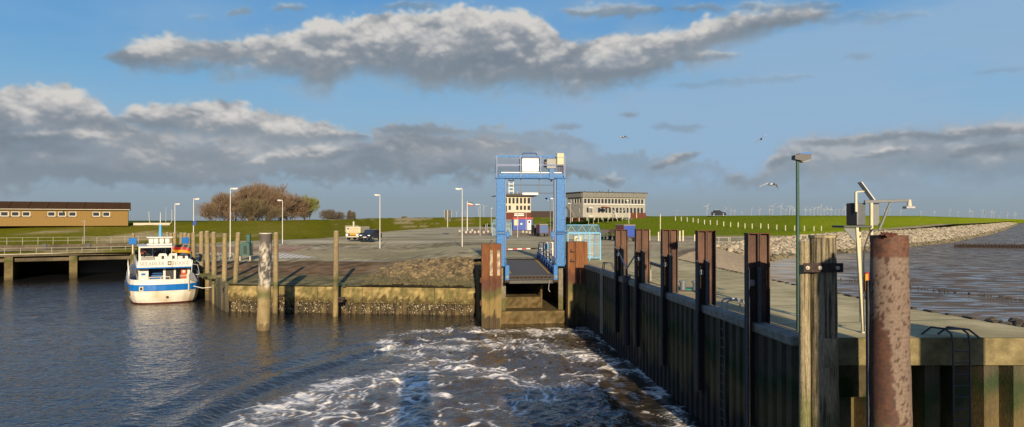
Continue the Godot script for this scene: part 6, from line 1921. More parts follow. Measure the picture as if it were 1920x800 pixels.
	# flagpole
	var fp := thing("flagpole", "white flagpole flying a small red, white and dark flag", "flagpole", at(876, 432, 158))
	m = mb(); m.cyl(Vector3.ZERO, Vector3(0, 6.4, 0), 0.13, 0.08, 8); part(m, "pole", M.white, fp)
	for k in 3:
		m = mb()
		var rows := []
		for i in 2:
			var line := []
			for c in 9:
				var t := c / 8.0
				line.append(Vector3(0.1 + 1.15 * t, 6.3 - (k + i) * 0.28 - 0.12 * t + 0.05 * sin(t * 6), 0.08 * sin(t * 7)))
			rows.append(line)
		m.sheet(rows, Vector3(0, 0, 1))
		part(m, "flag_stripe", [M.darkmetal, M.white, M.signred][k], fp)
	# stone blocks by the road
	for a in [[862, 433, 160], [873.5, 435.5, 155], [882, 435, 155], [885, 431.5, 165], [890.5, 435.5, 152], [897, 434.5, 155], [907, 435.5, 152], [915, 434, 156], [980.5, 434.5, 160], [987.5, 435, 160], [993.5, 436, 158]]:
		m = mb(); m.box(Vector3(0, 0.26, 0), Vector3(0.42, 0.52, 0.4), Basis(Vector3.UP, a[0]), 0.06)
		var sb := whole(m, "stone_block", M.pale, "small pale stone block set beside the harbour road", "stone block", "stone blocks by the harbour road")
		sb.position = at(a[0], a[1] + 1.0, a[2])
	for a in [[910.5, 432, 170, 1.6], [913.5, 432, 170, 1.85]]:
		m = mb(); m.bx(-0.1, 0.1, 0, a[3], -0.1, 0.1, 0.02)
		var pl := whole(m, "pillar_sign", M.greymetal, "grey pillar shaped sign standing at the far side of the road", "sign", "grey pillar signs by the road")
		pl.position = at(a[0], a[1], a[2])
	for a in [[871, 474, 87.5], [875, 473, 88.2]]:
		m = mb(); m.cyl(Vector3.ZERO, Vector3(0, 0.6, 0), 0.1, 0.09, 8)
		var sp := whole(m, "short_post", M.zinc, "short grey post beside the lamp near the gantry", "post", "short posts by the lamp")
		sp.position = at(a[0], a[1], a[2])
	# shelters
	shelter("light blue framed glass shelter with a glazed roof on the pier beside the ramp", Vector3(4.55, 4.37, -57.6), 3.0, 2.65, 2.3, 2.2, 2.85, 3)
	shelter("light blue framed glass shelter across the road, partly behind the gantry column", at(923, 441, 150), 0.0, 4.1, 2.4, 2.7, 3.4, 3)
	# trailers
	trailer(at(1181, 451.5, 107.5), 14.0, 1.85, 3.4, 2.45, M.deepblue, M.pink, "luggage trailer with a blue tarpaulin end and pinkish side on the pier road")
	trailer(at(1145, 448.5, 116), 8.0, 1.7, 3.0, 1.75, M.boards, M.darkrust, "open luggage cart with a pale end board beside the shelter", true)
	trailer(at(1133, 449, 115), -14.0, 1.7, 3.0, 1.7, M.boards, M.boards, "open luggage cart with brown boards next to the shelter glass", true)
	trailer(at(1020, 442.5, 140), 10.0, 1.75, 3.4, 2.35, M.navy, M.pink, "luggage trailer with a dark blue two leaf end seen through the gantry")
	trailer(at(1006.5, 440.5, 146), 10.0, 1.05, 3.2, 2.1, M.black, M.black, "narrow black luggage trailer beside the blue one behind the ramp")
	m = mb(); m.bx(-0.05, 3.2, 0, 1.5, -0.25, 0, 0.02)
	var rw := whole(m, "brick_screen", M.redbrick, "low red brick screen wall behind the dark blue trailer", "wall")
	rw.position = at(1030, 440, 150)
	# standing rack with metal frames by the ramp rail
	var rk2 := thing("turnstile_gate", "pale metal gate frames crowded beside the ramp railing", "gate", at(1022, 483, 60.5))
	for k in 4:
		m = mb()
		var x := -0.5 + k * 0.42
		m.bar(Vector3(x, 0, -k * 0.4), Vector3(x, 1.35, -k * 0.4), 0.05, 0.05); m.bar(Vector3(x + 0.35, 0, -k * 0.4), Vector3(x + 0.35, 1.35, -k * 0.4), 0.05, 0.05)
		m.bar(Vector3(x, 1.33, -k * 0.4), Vector3(x + 0.35, 1.33, -k * 0.4), 0.05, 0.05); m.bar(Vector3(x, 0.75, -k * 0.4), Vector3(x + 0.35, 0.75, -k * 0.4), 0.04, 0.04)
		part(m, "gate_frame", M.zinc, rk2)
	m = mb(); m.bx(0.0, 0.3, 0.75, 1.25, 0.02, 0.2, 0.03); part(m, "ticket_box", M.skyblue, rk2)
	# parked truck with a sign board
	var tk := thing("truck", "cream truck with a lettered sign board facing the harbour, on the car park", "truck", at(660, 449, 108), -8.0)
	m = mb(); m.bx(-1.05, 1.15, 1.0, 2.05, -4.5, -0.1, 0.04); part(m, "body", M.cream, tk)
	m = mb(); m.bx(-0.95, 1.35, 1.12, 2.0, 0.0, 0.06, 0.01); var bo := part(m, "sign_board", M.cream, tk)
	for k in 17:
		m = mb()
		if k < 10: m.bx(-0.36 + k * 0.155, -0.36 + k * 0.155 + 0.09 + 0.03 * sin(k * 2.1), 1.66, 1.78 + 0.02 * sin(k * 3.7), 0.062, 0.07)
		else: m.bx(-0.5 + (k - 10) * 0.22, -0.5 + (k - 10) * 0.22 + 0.15, 1.34, 1.42, 0.062, 0.07)
		part(m, "letter", M.orange, bo)
	m = mb(); m.bx(-0.78, -0.5, 1.62, 1.86, 0.06, 0.075); part(m, "emblem", M.deepblue, bo)
	m = mb(); m.bx(-1.0, 1.1, 0.42, 0.62, -0.2, 0.1, 0.03); part(m, "bumper", M.pale, tk)
	m = mb(); m.bx(-0.35, 0.75, 0.72, 1.05, -0.2, 0.08, 0.02); part(m, "number_board", M.gold, tk)
	m = mb(); m.tube([Vector3(-1.4, 1.2, -0.8), Vector3(-1.4, 2.15, -0.8), Vector3(0.7, 2.15, -0.8)], 0.04, 6); part(m, "frame", M.pale, tk)
	m = mb(); m.bx(-0.08, 0.16, 2.05, 2.85, -0.6, -0.4, 0.03); part(m, "mast_box", M.pale, tk)
	m = mb(); m.bx(-1.0, 1.1, 0.55, 1.0, -4.4, -0.3); part(m, "chassis", M.darkmetal, tk)
	for s in [-1, 1]:
		m = mb(); m.bx(s * 0.82 - 0.18, s * 0.82 + 0.18, 0.68, 0.95, 0.02, 0.12, 0.03); part(m, "headlight", M.lens, tk)
		for z in [-0.8, -3.4]:
			m = mb(); m.cyl(Vector3(s * 0.72, 0.42, z), Vector3(s * 1.0, 0.42, z), 0.42, 0.42, 14); var w := part(m, "wheel", M.tyre, tk)
			m = mb(); m.cyl(Vector3(s * 0.74, 0.42, z), Vector3(s * 1.02, 0.42, z), 0.2, 0.2, 10); part(m, "hub", M.greymetal, w)
	car(at(694.5, 449, 108), -12.0, "black estate car with roof rails parked beside the truck", 1.05)
	car(at(680.5, 447.6, 112), -6.0, "dark car parked half hidden between the truck and the black estate", 1.12)
	car(at(1348, 404.3, 205), 75.0, "black car on top of the green dike", 1.0)

	# hatched road marking and lines
	var hm := Node3D.new()
	hm.name = "road_markings"
	hm.set_meta("kind", "structure")
	add_child(hm)
	var lift := Vector3(0, 0.012, 0)
	var gp := func(px: float, py: float) -> Vector3:
		var z := 60.0
		for i in 40:
			var x := (px - 960.0) * z / F
			z = lerpf(z, (EYE - ground_h(x, z)) * F / (py - HY), 0.4)
		var xx := (px - 960.0) * z / F
		return Vector3(xx, ground_h(xx, z), -z)
	for k in 8:
		m = mb()
		var a: Vector3 = gp.call(498 + k * 10.5, 483.5 - k * 0.2)
		var b: Vector3 = gp.call(522 + k * 8.0, 473.5 + k * 0.95)
		var w := Vector3(0.42, 0, 0)
		m.quad(a + lift, b + lift, b + w + lift, a + w + lift, Vector3.UP)
		part(m, "hatch_stripe", M.mark, hm)
	for l in [[[470, 477.5], [500, 474.5]], [[500, 474], [530, 473]], [[528, 473], [590, 482]], [[500, 484.5], [590, 482.4]], [[585, 455.5], [660, 452.5]]]:
		m = mb()
		var a: Vector3 = gp.call(l[0][0], l[0][1])
		var b: Vector3 = gp.call(l[1][0], l[1][1])
		var w := Vector3(0, 0, -0.45)
		m.quad(a + lift * 1.5, b + lift * 1.5, b + w + lift * 1.5, a + w + lift * 1.5, Vector3.UP)
		part(m, "edge_stripe", M.mark, hm)

	# posts and rails on the dike and verge
	for a in [[1309.5, 417.5, 205], [1321.5, 419.5, 200], [1332.5, 420.5, 196], [1345, 421, 193], [1357.5, 423, 190], [1370.5, 424, 186], [1384.5, 425, 183], [1397.5, 426.5, 180], [1411, 427, 177], [1427, 427, 174], [1441, 428.3, 171], [1457, 429.3, 168], [1473.5, 430.8, 165], [1490.5, 431.3, 162], [1509, 432, 159], [1527, 433, 156], [1541, 434, 154], [1267, 412.2, 218], [1278, 413, 215], [1289, 414, 212], [1300, 416, 208]]:
		m = mb(); m.box(Vector3(0, 0.6, 0), Vector3(0.2, 1.2, 0.2), Basis(Vector3.UP, a[0] * 0.7) * Basis(Vector3.FORWARD, 0.04 * sin(a[0])), 0.02)
		var o := whole(m, "fence_post", M.pale, "pale wooden fence post in the row down the green dike", "fence post", "fence posts down the dike")
		o.position = on_dike(a[0], a[1] + 0.6)
	for a in [[1073, 414], [1086, 414], [1101, 412.5], [1115, 411.5], [1129, 411], [1142, 410], [1156, 409.5], [1168, 409], [1181, 408.5], [1194, 407.5]]:
		m = mb(); m.box(Vector3(0, 0.5, 0), Vector3(0.17, 1.0, 0.17), Basis(), 0.02)
		var o := whole(m, "guard_post", M.cream, "short cream guard post along the road below the long building", "post", "guard posts below the long building")
		o.position = at(a[0], a[1], 178)
	for a in [[1218, 450, 1.7], [1235, 451, 1.45], [1238.5, 452, 4.2], [1275, 452, 1.7], [1281, 451, 1.7], [1303, 454, 1.3]]:
		m = mb(); m.box(Vector3(0, a[2] / 2, 0), Vector3(0.2 if a[2] < 3 else 0.12, a[2], 0.2 if a[2] < 3 else 0.12), Basis(), 0.02)
		var o := whole(m, "verge_post", M.cream, "pale wooden post at the grass edge behind the pier posts", "post", "wooden posts at the grass edge")
		o.position = at(a[0], a[1], 110)
	var fg := thing("field_gate", "thin pale railing gate on the sandy verge before the rocks", "gate", at(1336, 461, 92))
	for x in [0.0, 0.85, 2.1, 2.3]:
		m = mb(); m.bar(Vector3(x, 0, 0), Vector3(x, 1.2, 0), 0.05, 0.05); part(m, "upright", M.pale, fg)
	for y in [0.6, 1.15]:
		m = mb(); m.bar(Vector3(0, y, 0), Vector3(2.3, y, 0), 0.03, 0.03); part(m, "bar", M.pale, fg)

	# --- lamp on the pier corner
	var lp := thing("pier_lamp", "weathered green lamp post with a blue-grey lamp head on the pier corner", "street lamp", Vector3(8.35, 4.37, -20.7))
	m = mb(); m.cyl(Vector3.ZERO, Vector3(0, 4.95, 0), 0.055, 0.045, 12); part(m, "pole", M.polegreen, lp)
	m = mb(); m.prism([Vector2(-0.12, 0.0), Vector2(0.12, -0.05), Vector2(0.34, 0.02), Vector2(0.36, 0.14), Vector2(0.2, 0.2), Vector2(-0.12, 0.12)], Vector3(0, 4.98, -0.14), Vector3.RIGHT, Vector3.UP, Vector3(0, 0, 0.28)); var lh := part(m, "lamp_head", M.darkmetal, lp)
	m = mb(); m.prism([Vector2(0.0, 0.165), Vector2(0.2, 0.215), Vector2(0.34, 0.17), Vector2(0.36, 0.15)], Vector3(0, 4.98, -0.145), Vector3.RIGHT, Vector3.UP, Vector3(0, 0, 0.29)); part(m, "hood", M.boatblue, lh)
	m = mb(); m.prism([Vector2(0.06, -0.05), Vector2(0.34, 0.02), Vector2(0.3, -0.05), Vector2(0.14, -0.09)], Vector3(0, 4.98, -0.11), Vector3.RIGHT, Vector3.UP, Vector3(0, 0, 0.22)); part(m, "lens", M.greymetal, lh)

	# --- tide gauge station
	var tg := thing("gauge_station", "tide gauge frame with grey cabinet, solar panel and long sensor arm", "gauge station", Vector3(10.05, 4.37, -20.4))
	var zz := 0.0
	m = mb(); m.bar(Vector3(0.06, 0, 0), Vector3(-0.12, 3.05, 0), 0.085, 0.085, 0.01); var l1 := part(m, "ladder_post", M.cream, tg)
	m = mb(); m.bar(Vector3(0.22, 0.22, -0.45), Vector3(0.16, 3.05, -0.45), 0.075, 0.075, 0.01); part(m, "ladder_post", M.cream, tg)
	m = mb(); m.bx(-0.04, 0.16, 0, 0.05, -0.1, 0.12, 0.01); part(m, "foot", M.pale, tg)
	for k in 9:
		m = mb(); m.bar(Vector3(0.05 - k * 0.018, 0.3 + k * 0.31, -0.03), Vector3(0.21 - k * 0.006, 0.3 + k * 0.31, -0.43), 0.03, 0.03); part(m, "rung", M.darkmetal, tg)
	m = mb(); m.bx(-0.52, 0.3, 3.02, 3.08, -0.7, 0.05, 0.01); part(m, "platform", M.darkmetal, tg)
	m = mb(); m.prism([Vector2(-0.5, 3.0), Vector2(-0.1, 3.0), Vector2(-0.1, 2.55)], Vector3(0, 0, 0.0), Vector3.RIGHT, Vector3.UP, Vector3(0, 0, -0.04)); part(m, "bracket", M.greymetal, tg)
	m = mb(); m.box(Vector3(-0.02, 3.4, -0.25), Vector3(0.4, 0.62, 0.36), Basis(Vector3.UP, 0.55), 0.02); var cb := part(m, "cabinet", M.greymetal, tg)
	m = mb(); m.box(Vector3(-0.02, 3.4, -0.25) + Basis(Vector3.UP, 0.55) * Vector3(-0.205, 0, 0), Vector3(0.02, 0.58, 0.33), Basis(Vector3.UP, 0.55), 0.005); part(m, "door", M.black, cb)
	m = mb(); m.bx(0.28, 0.36, 2.6, 3.72, -0.08, 0.0, 0.01); part(m, "upright", M.cream, tg)
	m = mb(); m.bx(0.4, 0.62, 3.08, 3.7, -0.2, -0.16, 0.01); part(m, "back_plate", M.greymetal, tg)
	m = mb(); m.bar(Vector3(0.12, 3.74, -0.04), Vector3(1.42, 3.78, -0.04), 0.08, 0.085, 0.01); var ar := part(m, "arm", M.greymetal, tg)
	m = mb(); m.bar(Vector3(0.55, 2.95, -0.06), Vector3(0.88, 3.72, -0.06), 0.05, 0.06, 0.01); part(m, "brace", M.greymetal, ar)
	m = mb(); m.cyl(Vector3(1.42, 3.8, -0.04), Vector3(1.42, 3.6, -0.04), 0.05, 0.07, 12); part(m, "sensor", M.pale, ar)
	m = mb(); m.bx(1.27, 1.53, 3.54, 3.61, -0.14, 0.08, 0.01); part(m, "sensor_plate", M.zinc, ar)
	m = mb(); m.bar(Vector3(-0.16, 3.45, 0.04), Vector3(-0.16, 4.02, 0.04), 0.055, 0.055); m.bar(Vector3(-0.16, 4.02, 0.04), Vector3(0.1, 4.04, -0.02), 0.035, 0.035); part(m, "panel_post", M.cream, tg)
	var sb2 := Basis(Vector3.FORWARD, deg_to_rad(37.0))
	m = mb(); m.box(Vector3(0.26, 4.05, -0.2), Vector3(0.03, 0.66, 0.26), Basis(Vector3.BACK, deg_to_rad(36.0)), 0.006); var sp2 := part(m, "solar_panel", M.white, tg)
	m = mb(); m.box(Vector3(0.26, 4.05, -0.2) + Basis(Vector3.BACK, deg_to_rad(36.0)) * Vector3(0.017, 0, 0), Vector3(0.006, 0.6, 0.22), Basis(Vector3.BACK, deg_to_rad(36.0))); part(m, "solar_cells", M.solar, sp2)
	m = mb(); m.tube([Vector3(0.33, 2.98, 0.03), Vector3(0.2, 2.85, 0.08), Vector3(0.06, 2.5, 0.1), Vector3(0.02, 2.0, 0.1), Vector3(0.04, 1.2, 0.08), Vector3(0.12, 0.1, 0.5), Vector3(0.15, -0.6, 1.0), Vector3(0.13, -1.3, 1.02)], 0.022, 8); var cbl := part(m, "cable", M.black, tg)
	m = mb(); m.cyl(Vector3(0.13, -1.3, 1.02), Vector3(0.1, -1.75, 1.02), 0.035, 0.045, 10); part(m, "float", M.black, cbl)
	m = mb(); m.bx(-0.06, 0.06, 0, 0.56, -0.05, 0.05, 0.025)
	var rs := thing("rescue_box", "narrow red and yellow rescue box hanging beside the flaking steel pile", "rescue box", Vector3(10.16, 5.55, -20.3))
	part(m, "case", M.signred, rs)
	m = mb(); m.bx(-0.075, 0.015, 0.04, 0.52, 0.04, 0.07, 0.02); part(m, "front", M.gold, rs)

	# gulls
	var gull := func(px: float, py: float, z: float, span: float, roll: float, dl: float, dr: float, turn: float, label: String):
		var t := thing("gull", label, "gull", at(px, py, z), turn)
		t.rotation_degrees.z = roll
		var b := mb(func(v: Vector3) -> Color: return Color(0.04, 0.03, 0.03) if v.z > 0.155 else Color(0.72, 0.72, 0.71))
		b.sphere(Vector3.ZERO, Vector3(0.07, 0.065, 0.2), 12, 10)
		b.sphere(Vector3(0, 0.02, 0.2), Vector3(0.042, 0.042, 0.06), 10, 6)
		b.tri(Vector3(-0.03, 0, -0.15), Vector3(0.03, 0, -0.15), Vector3(0.06, 0, -0.32)); b.tri(Vector3(-0.03, 0, -0.15), Vector3(0.06, 0, -0.32), Vector3(-0.06, 0, -0.32))
		for s in [-1, 1]:
			var d := dl if s < 0 else dr
			var lead := [[0.05, 0.05, 0.05], [0.42, 0.14 + d * 0.25, 0.10], [0.75, 0.05 + d * 0.7, 0.02], [1.0, d, -0.12]]
			var cw := [0.17, 0.16, 0.12, 0.015]
			var rows := []
			for i in 4:
				var x: float = lead[i][0] * span * 0.5 * s
				rows.append([Vector3(x, lead[i][1] * span * 0.5, lead[i][2]), Vector3(x, lead[i][1] * span * 0.5 + 0.025 * (1.0 - i / 3.0), lead[i][2] - cw[i] * 0.4), Vector3(x, lead[i][1] * span * 0.5, lead[i][2] - cw[i])])
			b.sheet(rows, Vector3.UP)
			var under := []
			for row in rows: under.append([row[0], row[1] - Vector3(0, 0.035, 0), row[2]])
			b.sheet(under, Vector3.DOWN)
		part(b, "body", M.gull, t)
	gull.call(1447, 346.5, 34.0, 1.12, -4.0, -0.22, -0.30, 20.0, "white gull gliding with both wings drooped just beside the pier lamp")
	gull.call(1428.5, 261, 42.0, 0.75, 38.0, 0.1, 0.1, -10.0, "small gull banking steeply with one wing up")
	gull.call(1170, 257, 46.0, 0.75, -8.0, -0.35, -0.05, 15.0, "small distant gull high above the long building")
	gull.call(1176, 410.8, 72.0, 1.2, 0.0, 0.16, 0.16, 5.0, "white gull skimming low over the blue trailer")

func make_far():
	var m: MB
	# wind turbines
	var pxs := [[856, 405, 6.5], [872, 403, 5], [897, 401, 10], [907, 400, 12], [1269, 402, 5], [1326, 401, 13], [1360, 402, 11], [1371, 402, 8], [1378, 402, 6], [1392, 402, 3], [1410, 402, 9], [1425, 402, 9], [1444, 402, 8], [1449.5, 402, 14], [1465, 402, 14], [1474, 402, 8], [1481, 402, 13], [1487, 402, 11], [1491, 402, 8], [1511, 402, 9], [1520, 402, 8], [1527, 402, 10], [1534, 402, 11], [1540, 402, 13], [1546, 402, 8], [1552, 402, 10], [1559, 402, 9], [1567, 402, 7], [1574, 402, 8], [1581, 402, 9], [1586, 402, 12], [1594, 402, 9], [1605, 402, 7], [1660, 402, 7], [1668, 402, 8], [1690, 402, 6], [1728, 403, 5], [1753, 403, 5], [1782, 403.5, 9], [1797, 403.5, 6], [1820, 404, 8], [1825, 404, 6], [1843, 404.5, 8], [1848, 404.5, 6], [1860, 405, 7], [1864, 405, 6], [1876, 405.5, 6], [1890, 406, 6], [1904, 407, 6]]
	rng.seed = 11
	var first: Node3D = null
	for a in pxs:
		var z: float = clampf(95.0 * F / (a[2] + 9.0), 4200, 11000)
		var foot := at(a[0], 412.0, z)
		var hub: float = EYE + (HY - (a[1] - a[2])) * z / F
		var t := thing("wind_turbine", "distant white wind turbine standing beyond the green dike", "wind turbine", Vector3(foot.x, 0.9, -z), rng.randf_range(-25, 25), "wind turbines on the horizon")
		m = mb(); m.cyl(Vector3.ZERO, Vector3(0, hub, 0), 2.6, 1.6, 6); part(m, "tower", M.turbine, t)
		m = mb(); m.box(Vector3(0, hub, 0), Vector3(4.5, 4.5, 12)); part(m, "nacelle", M.turbine, t)
		var ro := rng.randf() * 2.1
		for k in 3:
			m = mb()
			var d := Vector3(sin(ro + k * TAU / 3), cos(ro + k * TAU / 3), 0)
			var s := d.cross(Vector3.BACK)
			var o := Vector3(0, hub, 7)
			var len := clampf(a[2] * 0.55 * z / F, 24, 55)
			m.prism([Vector2(-1.2, 0), Vector2(1.7, 4), Vector2(0.6, len), Vector2(-0.4, len)], o, s, d, Vector3(0, 0, 0.8))
			part(m, "blade", M.turbine, t)
	# groynes in the mud
	rng.seed = 12
	var gr := thing("brushwood_groyne", "long dark brushwood groyne of close set stakes in the far mud", "groyne")
	for k in 62:
		var p := on(1791 + k * 2.5, 463.0 + k * 0.02, 0.75)
		m = mb(); m.cyl(Vector3(p.x, 0.3, p.z), Vector3(p.x + rng.randf_range(-0.1, 0.1), 0.75 + rng.randf_range(0.85, 1.25), p.z), 0.12, 0.1, 6)
		part(m, "stake", M.darkrust, gr)
	var a0 := on(1792, 463.0, 0.75); var a1 := on(1946, 464.2, 0.75)
	m = mb(); m.bar(Vector3(a0.x, 1.05, a0.z - 0.3), Vector3(a1.x, 1.05, a1.z - 0.3), 0.4, 0.8); part(m, "brushwood", M.wattle, gr)
	var gs := thing("worn_groyne", "rotten row of low dark stumps crossing the mud beside the pier", "groyne")
	for k in 70:
		var u := k / 69.0
		var p := on(lerpf(1560, 1935, u), lerpf(541, 577, u), 1.35)
		m = mb(); m.cyl(Vector3(p.x, 0.9, p.z), Vector3(p.x + rng.randf_range(-0.06, 0.06), mud_h(p.x, -p.z) + rng.randf_range(0.0, 0.22), p.z), 0.07, 0.05, 6)
		part(m, "stump", M.wattle, gs)
	# riprap: stones beyond counting
	rng.seed = 13
	var stone := mb()
	var pts := []
	for k in 12:
		pts.append(Vector3(rng.randf_range(-1, 1), rng.randf_range(-1, 1), rng.randf_range(-1, 1)).normalized() * rng.randf_range(0.75, 1.1))
	var rows := []
	for i in 5:
		var line := []
		for k in 8:
			var th := PI * i / 4.0
			var ph := TAU * (k % 7) / 7.0
			var d := Vector3(sin(th) * cos(ph), cos(th), sin(th) * sin(ph))
			line.append(d * (0.75 + 0.4 * absf(sin(ph * 1.7 + i * 2.1)) * sin(th)))
		rows.append(line)
	for i in 4:
		for k in 7:
			stone.quad(rows[i][k], rows[i][k + 1], rows[i + 1][k + 1], rows[i + 1][k], rows[i][k] + rows[i + 1][k + 1])
	var sm := stone.mesh()
	var heap := func(called: String, label: String, spots: Array):
		var mm := MultiMesh.new()
		mm.transform_format = MultiMesh.TRANSFORM_3D
		mm.use_colors = true
		mm.mesh = sm
		mm.instance_count = spots.size()
		for i in spots.size():
			var s: Array = spots[i]
			mm.set_instance_transform(i, Transform3D(Basis.from_euler(Vector3(rng.randf() * 6, rng.randf() * 6, rng.randf() * 6)).scaled(Vector3(s[1], s[1] * rng.randf_range(0.6, 0.9), s[1] * rng.randf_range(0.7, 1.2))), s[0]))
			mm.set_instance_color(i, s[2])
		var o := MultiMeshInstance3D.new()
		o.name = numbered(called)
		o.multimesh = mm
		o.material_override = M.stone
		add_child(o)
		tag(o, label, "rocks", "", "stuff")
	var spots := []
	for i in range(2, SHORE.size() - 2):
		var p0 := Vector2(SHORE[i][0], SHORE[i][1]); var p1 := Vector2(SHORE[i + 1][0], SHORE[i + 1][1])
		var len := p0.distance_to(p1)
		var dir := (p1 - p0) / len
		var out := Vector2(dir.y, -dir.x)
		var wide := 9.0 if i > 2 else 6.5
		var size := 0.34 if i < 5 else (0.5 if i < 6 else 0.8)
		var cnt := int(len * wide / (size * size * 2.0))
		for k in mini(cnt, 9000):
			var t := rng.randf()
			var u := rng.randf_range(-0.1, 1.0)
			var p := p0 + dir * len * t + out * u * wide
			var top := 4.5
			var base := mud_h(p.x, p.y)
			var shade := rng.randf_range(0.55, 1.0)
			var c := Color(0.8, 0.76, 0.68) * shade
			if u > 0.82: c = Color(0.3, 0.28, 0.2)
			if rng.randf() < 0.25: c *= 0.45
			spots.append([Vector3(p.x, lerpf(top, base, clampf(u, 0, 1)) + rng.randf_range(-0.12, 0.12), -p.y), size * rng.randf_range(0.6, 1.25), c])
	heap.call("riprap", "pale broken rock revetment along the dike foot above the mud", spots)
	# earth slope under the rocks
	var sl := mb(func(p: Vector3) -> Color: return Color(0.13, 0.11, 0.08).lerp(Color(0.46, 0.37, 0.25), 1.0 - sstep(24.0, 40.0, p.x)))
	rows = []
	for i in range(0, SHORE.size() - 1):
		var p0 := Vector2(SHORE[i][0], SHORE[i][1]); var p1 := Vector2(SHORE[i + 1][0], SHORE[i + 1][1])
		var dir := (p1 - p0).normalized()
		var out := Vector2(dir.y, -dir.x)
		var q := p0 + out * (9.0 if i > 2 else 6.5)
		rows.append([Vector3(p0.x, 4.36, -p0.y), Vector3(q.x, mud_h(q.x, q.y) - 0.15, -q.y)])
	sl.sheet(rows, Vector3.UP)
	setting(sl, "revetment_slope", M.asphalt)
	spots = []
	for k in 2300:
		var x := rng.randf_range(-12.3, -2.7)
		var f := front_z(x)
		var u := rng.randf()
		var z := f + 0.5 + u * lerpf(14.0, 5.6, sstep(-12.0, -6.0, x))
		if x < -8.5 and u * 6.0 > (x + 14.5) * 1.6: continue
		var hgt := ground_h(x, z)
		var wetness := 1.0 - sstep(2.6, 3.05, hgt + rng.randf_range(-0.25, 0.25))
		var c := Color(0.34, 0.275, 0.17) * rng.randf_range(0.25, 1.25)
		c = c.lerp(Color(0.15, 0.145, 0.075), wetness * 0.85)
		c = c.lerp(Color(0.10, 0.11, 0.07), 1.0 - sstep(2.2, 2.5, hgt))
		spots.append([Vector3(x, hgt + rng.randf_range(-0.08, 0.08), -z), rng.randf_range(0.14, 0.36), c])
	heap.call("slope_rocks", "brown and weedy rock slope between the low quay and the ferry ramp", spots)
	spots = []
	for k in 260:
		var px := rng.randf_range(1850, 1990)
		var p := on(px, rng.randf_range(604, 618), 3.3)
		spots.append([Vector3(p.x, 3.2 + rng.randf_range(-0.3, 0.2), p.z), rng.randf_range(0.1, 0.24), Color(0.14, 0.125, 0.1) * rng.randf_range(0.4, 1.0)])
	heap.call("edge_rubble", "dark rubble heaped at the mud side of the pier deck", spots)

# ---------- trees ----------
func bare_tree(called: String, label: String, where: Vector3, hgt: float, wide: float, seed_n: int, tone: Color, dense := 1.0, group := ""):
	rng.seed = seed_n
	var t := thing(called, label, "tree", where, 0, group)
	var limbs := mb()
	var cr := MB.new()
	var ends := []
	var stems := 8
	for i in stems:
		var a := TAU * i / stems + rng.randf()
		var tilt := rng.randf_range(0.1, 0.95) * wide / hgt * 1.2
		var d := Vector3(cos(a) * tilt, 1, sin(a) * tilt).normalized()
		var p := Vector3(cos(a) * 0.15, -0.6, sin(a) * 0.15)
		grow(limbs, ends, p, d, hgt * rng.randf_range(0.28, 0.5), hgt * 0.014, 0)
	# fine twigs through the whole crown, pointing outward and up
	var lobes := []
	for i in 7:
		lobes.append([Vector3(rng.randf_range(-0.36, 0.36) * wide, hgt * rng.randf_range(0.42, 0.66), rng.randf_range(-0.36, 0.36) * wide), Vector3(wide * rng.randf_range(0.2, 0.34), hgt * rng.randf_range(0.25, 0.36), wide * rng.randf_range(0.2, 0.34))])
	var count := int(10500 * dense)
	for k in count:
		var b: Vector3
		var d: Vector3
		if k % 4 == 0 and ends.size() > 0:
			var e: Array = ends[rng.randi() % ends.size()]
			b = e[0] - e[1] * e[2] * rng.randf()
			d = (e[1] * 0.8 + Vector3(rng.randf_range(-0.8, 0.8), rng.randf_range(-0.1, 0.9), rng.randf_range(-0.8, 0.8))).normalized()
		else:
			var lb: Array = lobes[rng.randi() % 7]
			var u := Vector3(rng.randfn(), rng.randfn(), rng.randfn()).normalized() * pow(rng.randf(), 0.45)
			b = lb[0] + u * lb[1]
			if b.y < 0.1: continue
			d = (u * 0.9 + Vector3(0, 0.55, 0) + Vector3(rng.randf_range(-0.5, 0.5), rng.randf_range(-0.3, 0.5), rng.randf_range(-0.5, 0.5))).normalized()
		var l: float = hgt * rng.randf_range(0.06, 0.17)
		var s: Vector3 = d.cross(Vector3(rng.randf() + 0.1, rng.randf(), rng.randf()).normalized()).normalized() * rng.randf_range(0.014, 0.032)
		var c := tone * rng.randf_range(0.55, 1.4)
		var q := [b - s, b + s, b + d * l]
		var nn: Vector3 = (q[2] - q[0]).cross(q[1] - q[0]).normalized()
		for v in q: cr.v.append(v); cr.n.append(nn); cr.c.append(c)
	part(limbs, "trunk", M.bark, t)
	part(cr, "crown", M.twig, t)
func grow(m: MB, ends: Array, p: Vector3, d: Vector3, l: float, r: float, lev: int):
	var q := p + d * l
	m.cyl(p, q, r, r * 0.62, 5 if lev < 2 else 3, false)
	if lev >= 3:
		ends.append([q, d, l])
		return
	for k in (3 if lev < 2 else 3):
		var nd := (d + Vector3(rng.randf_range(-0.75, 0.75), rng.randf_range(-0.15, 0.55), rng.randf_range(-0.75, 0.75))).normalized()
		grow(m, ends, q, nd, l * rng.randf_range(0.5, 0.78), r * 0.6, lev + 1)
	if lev >= 1: ends.append([q, d, l * 0.8])

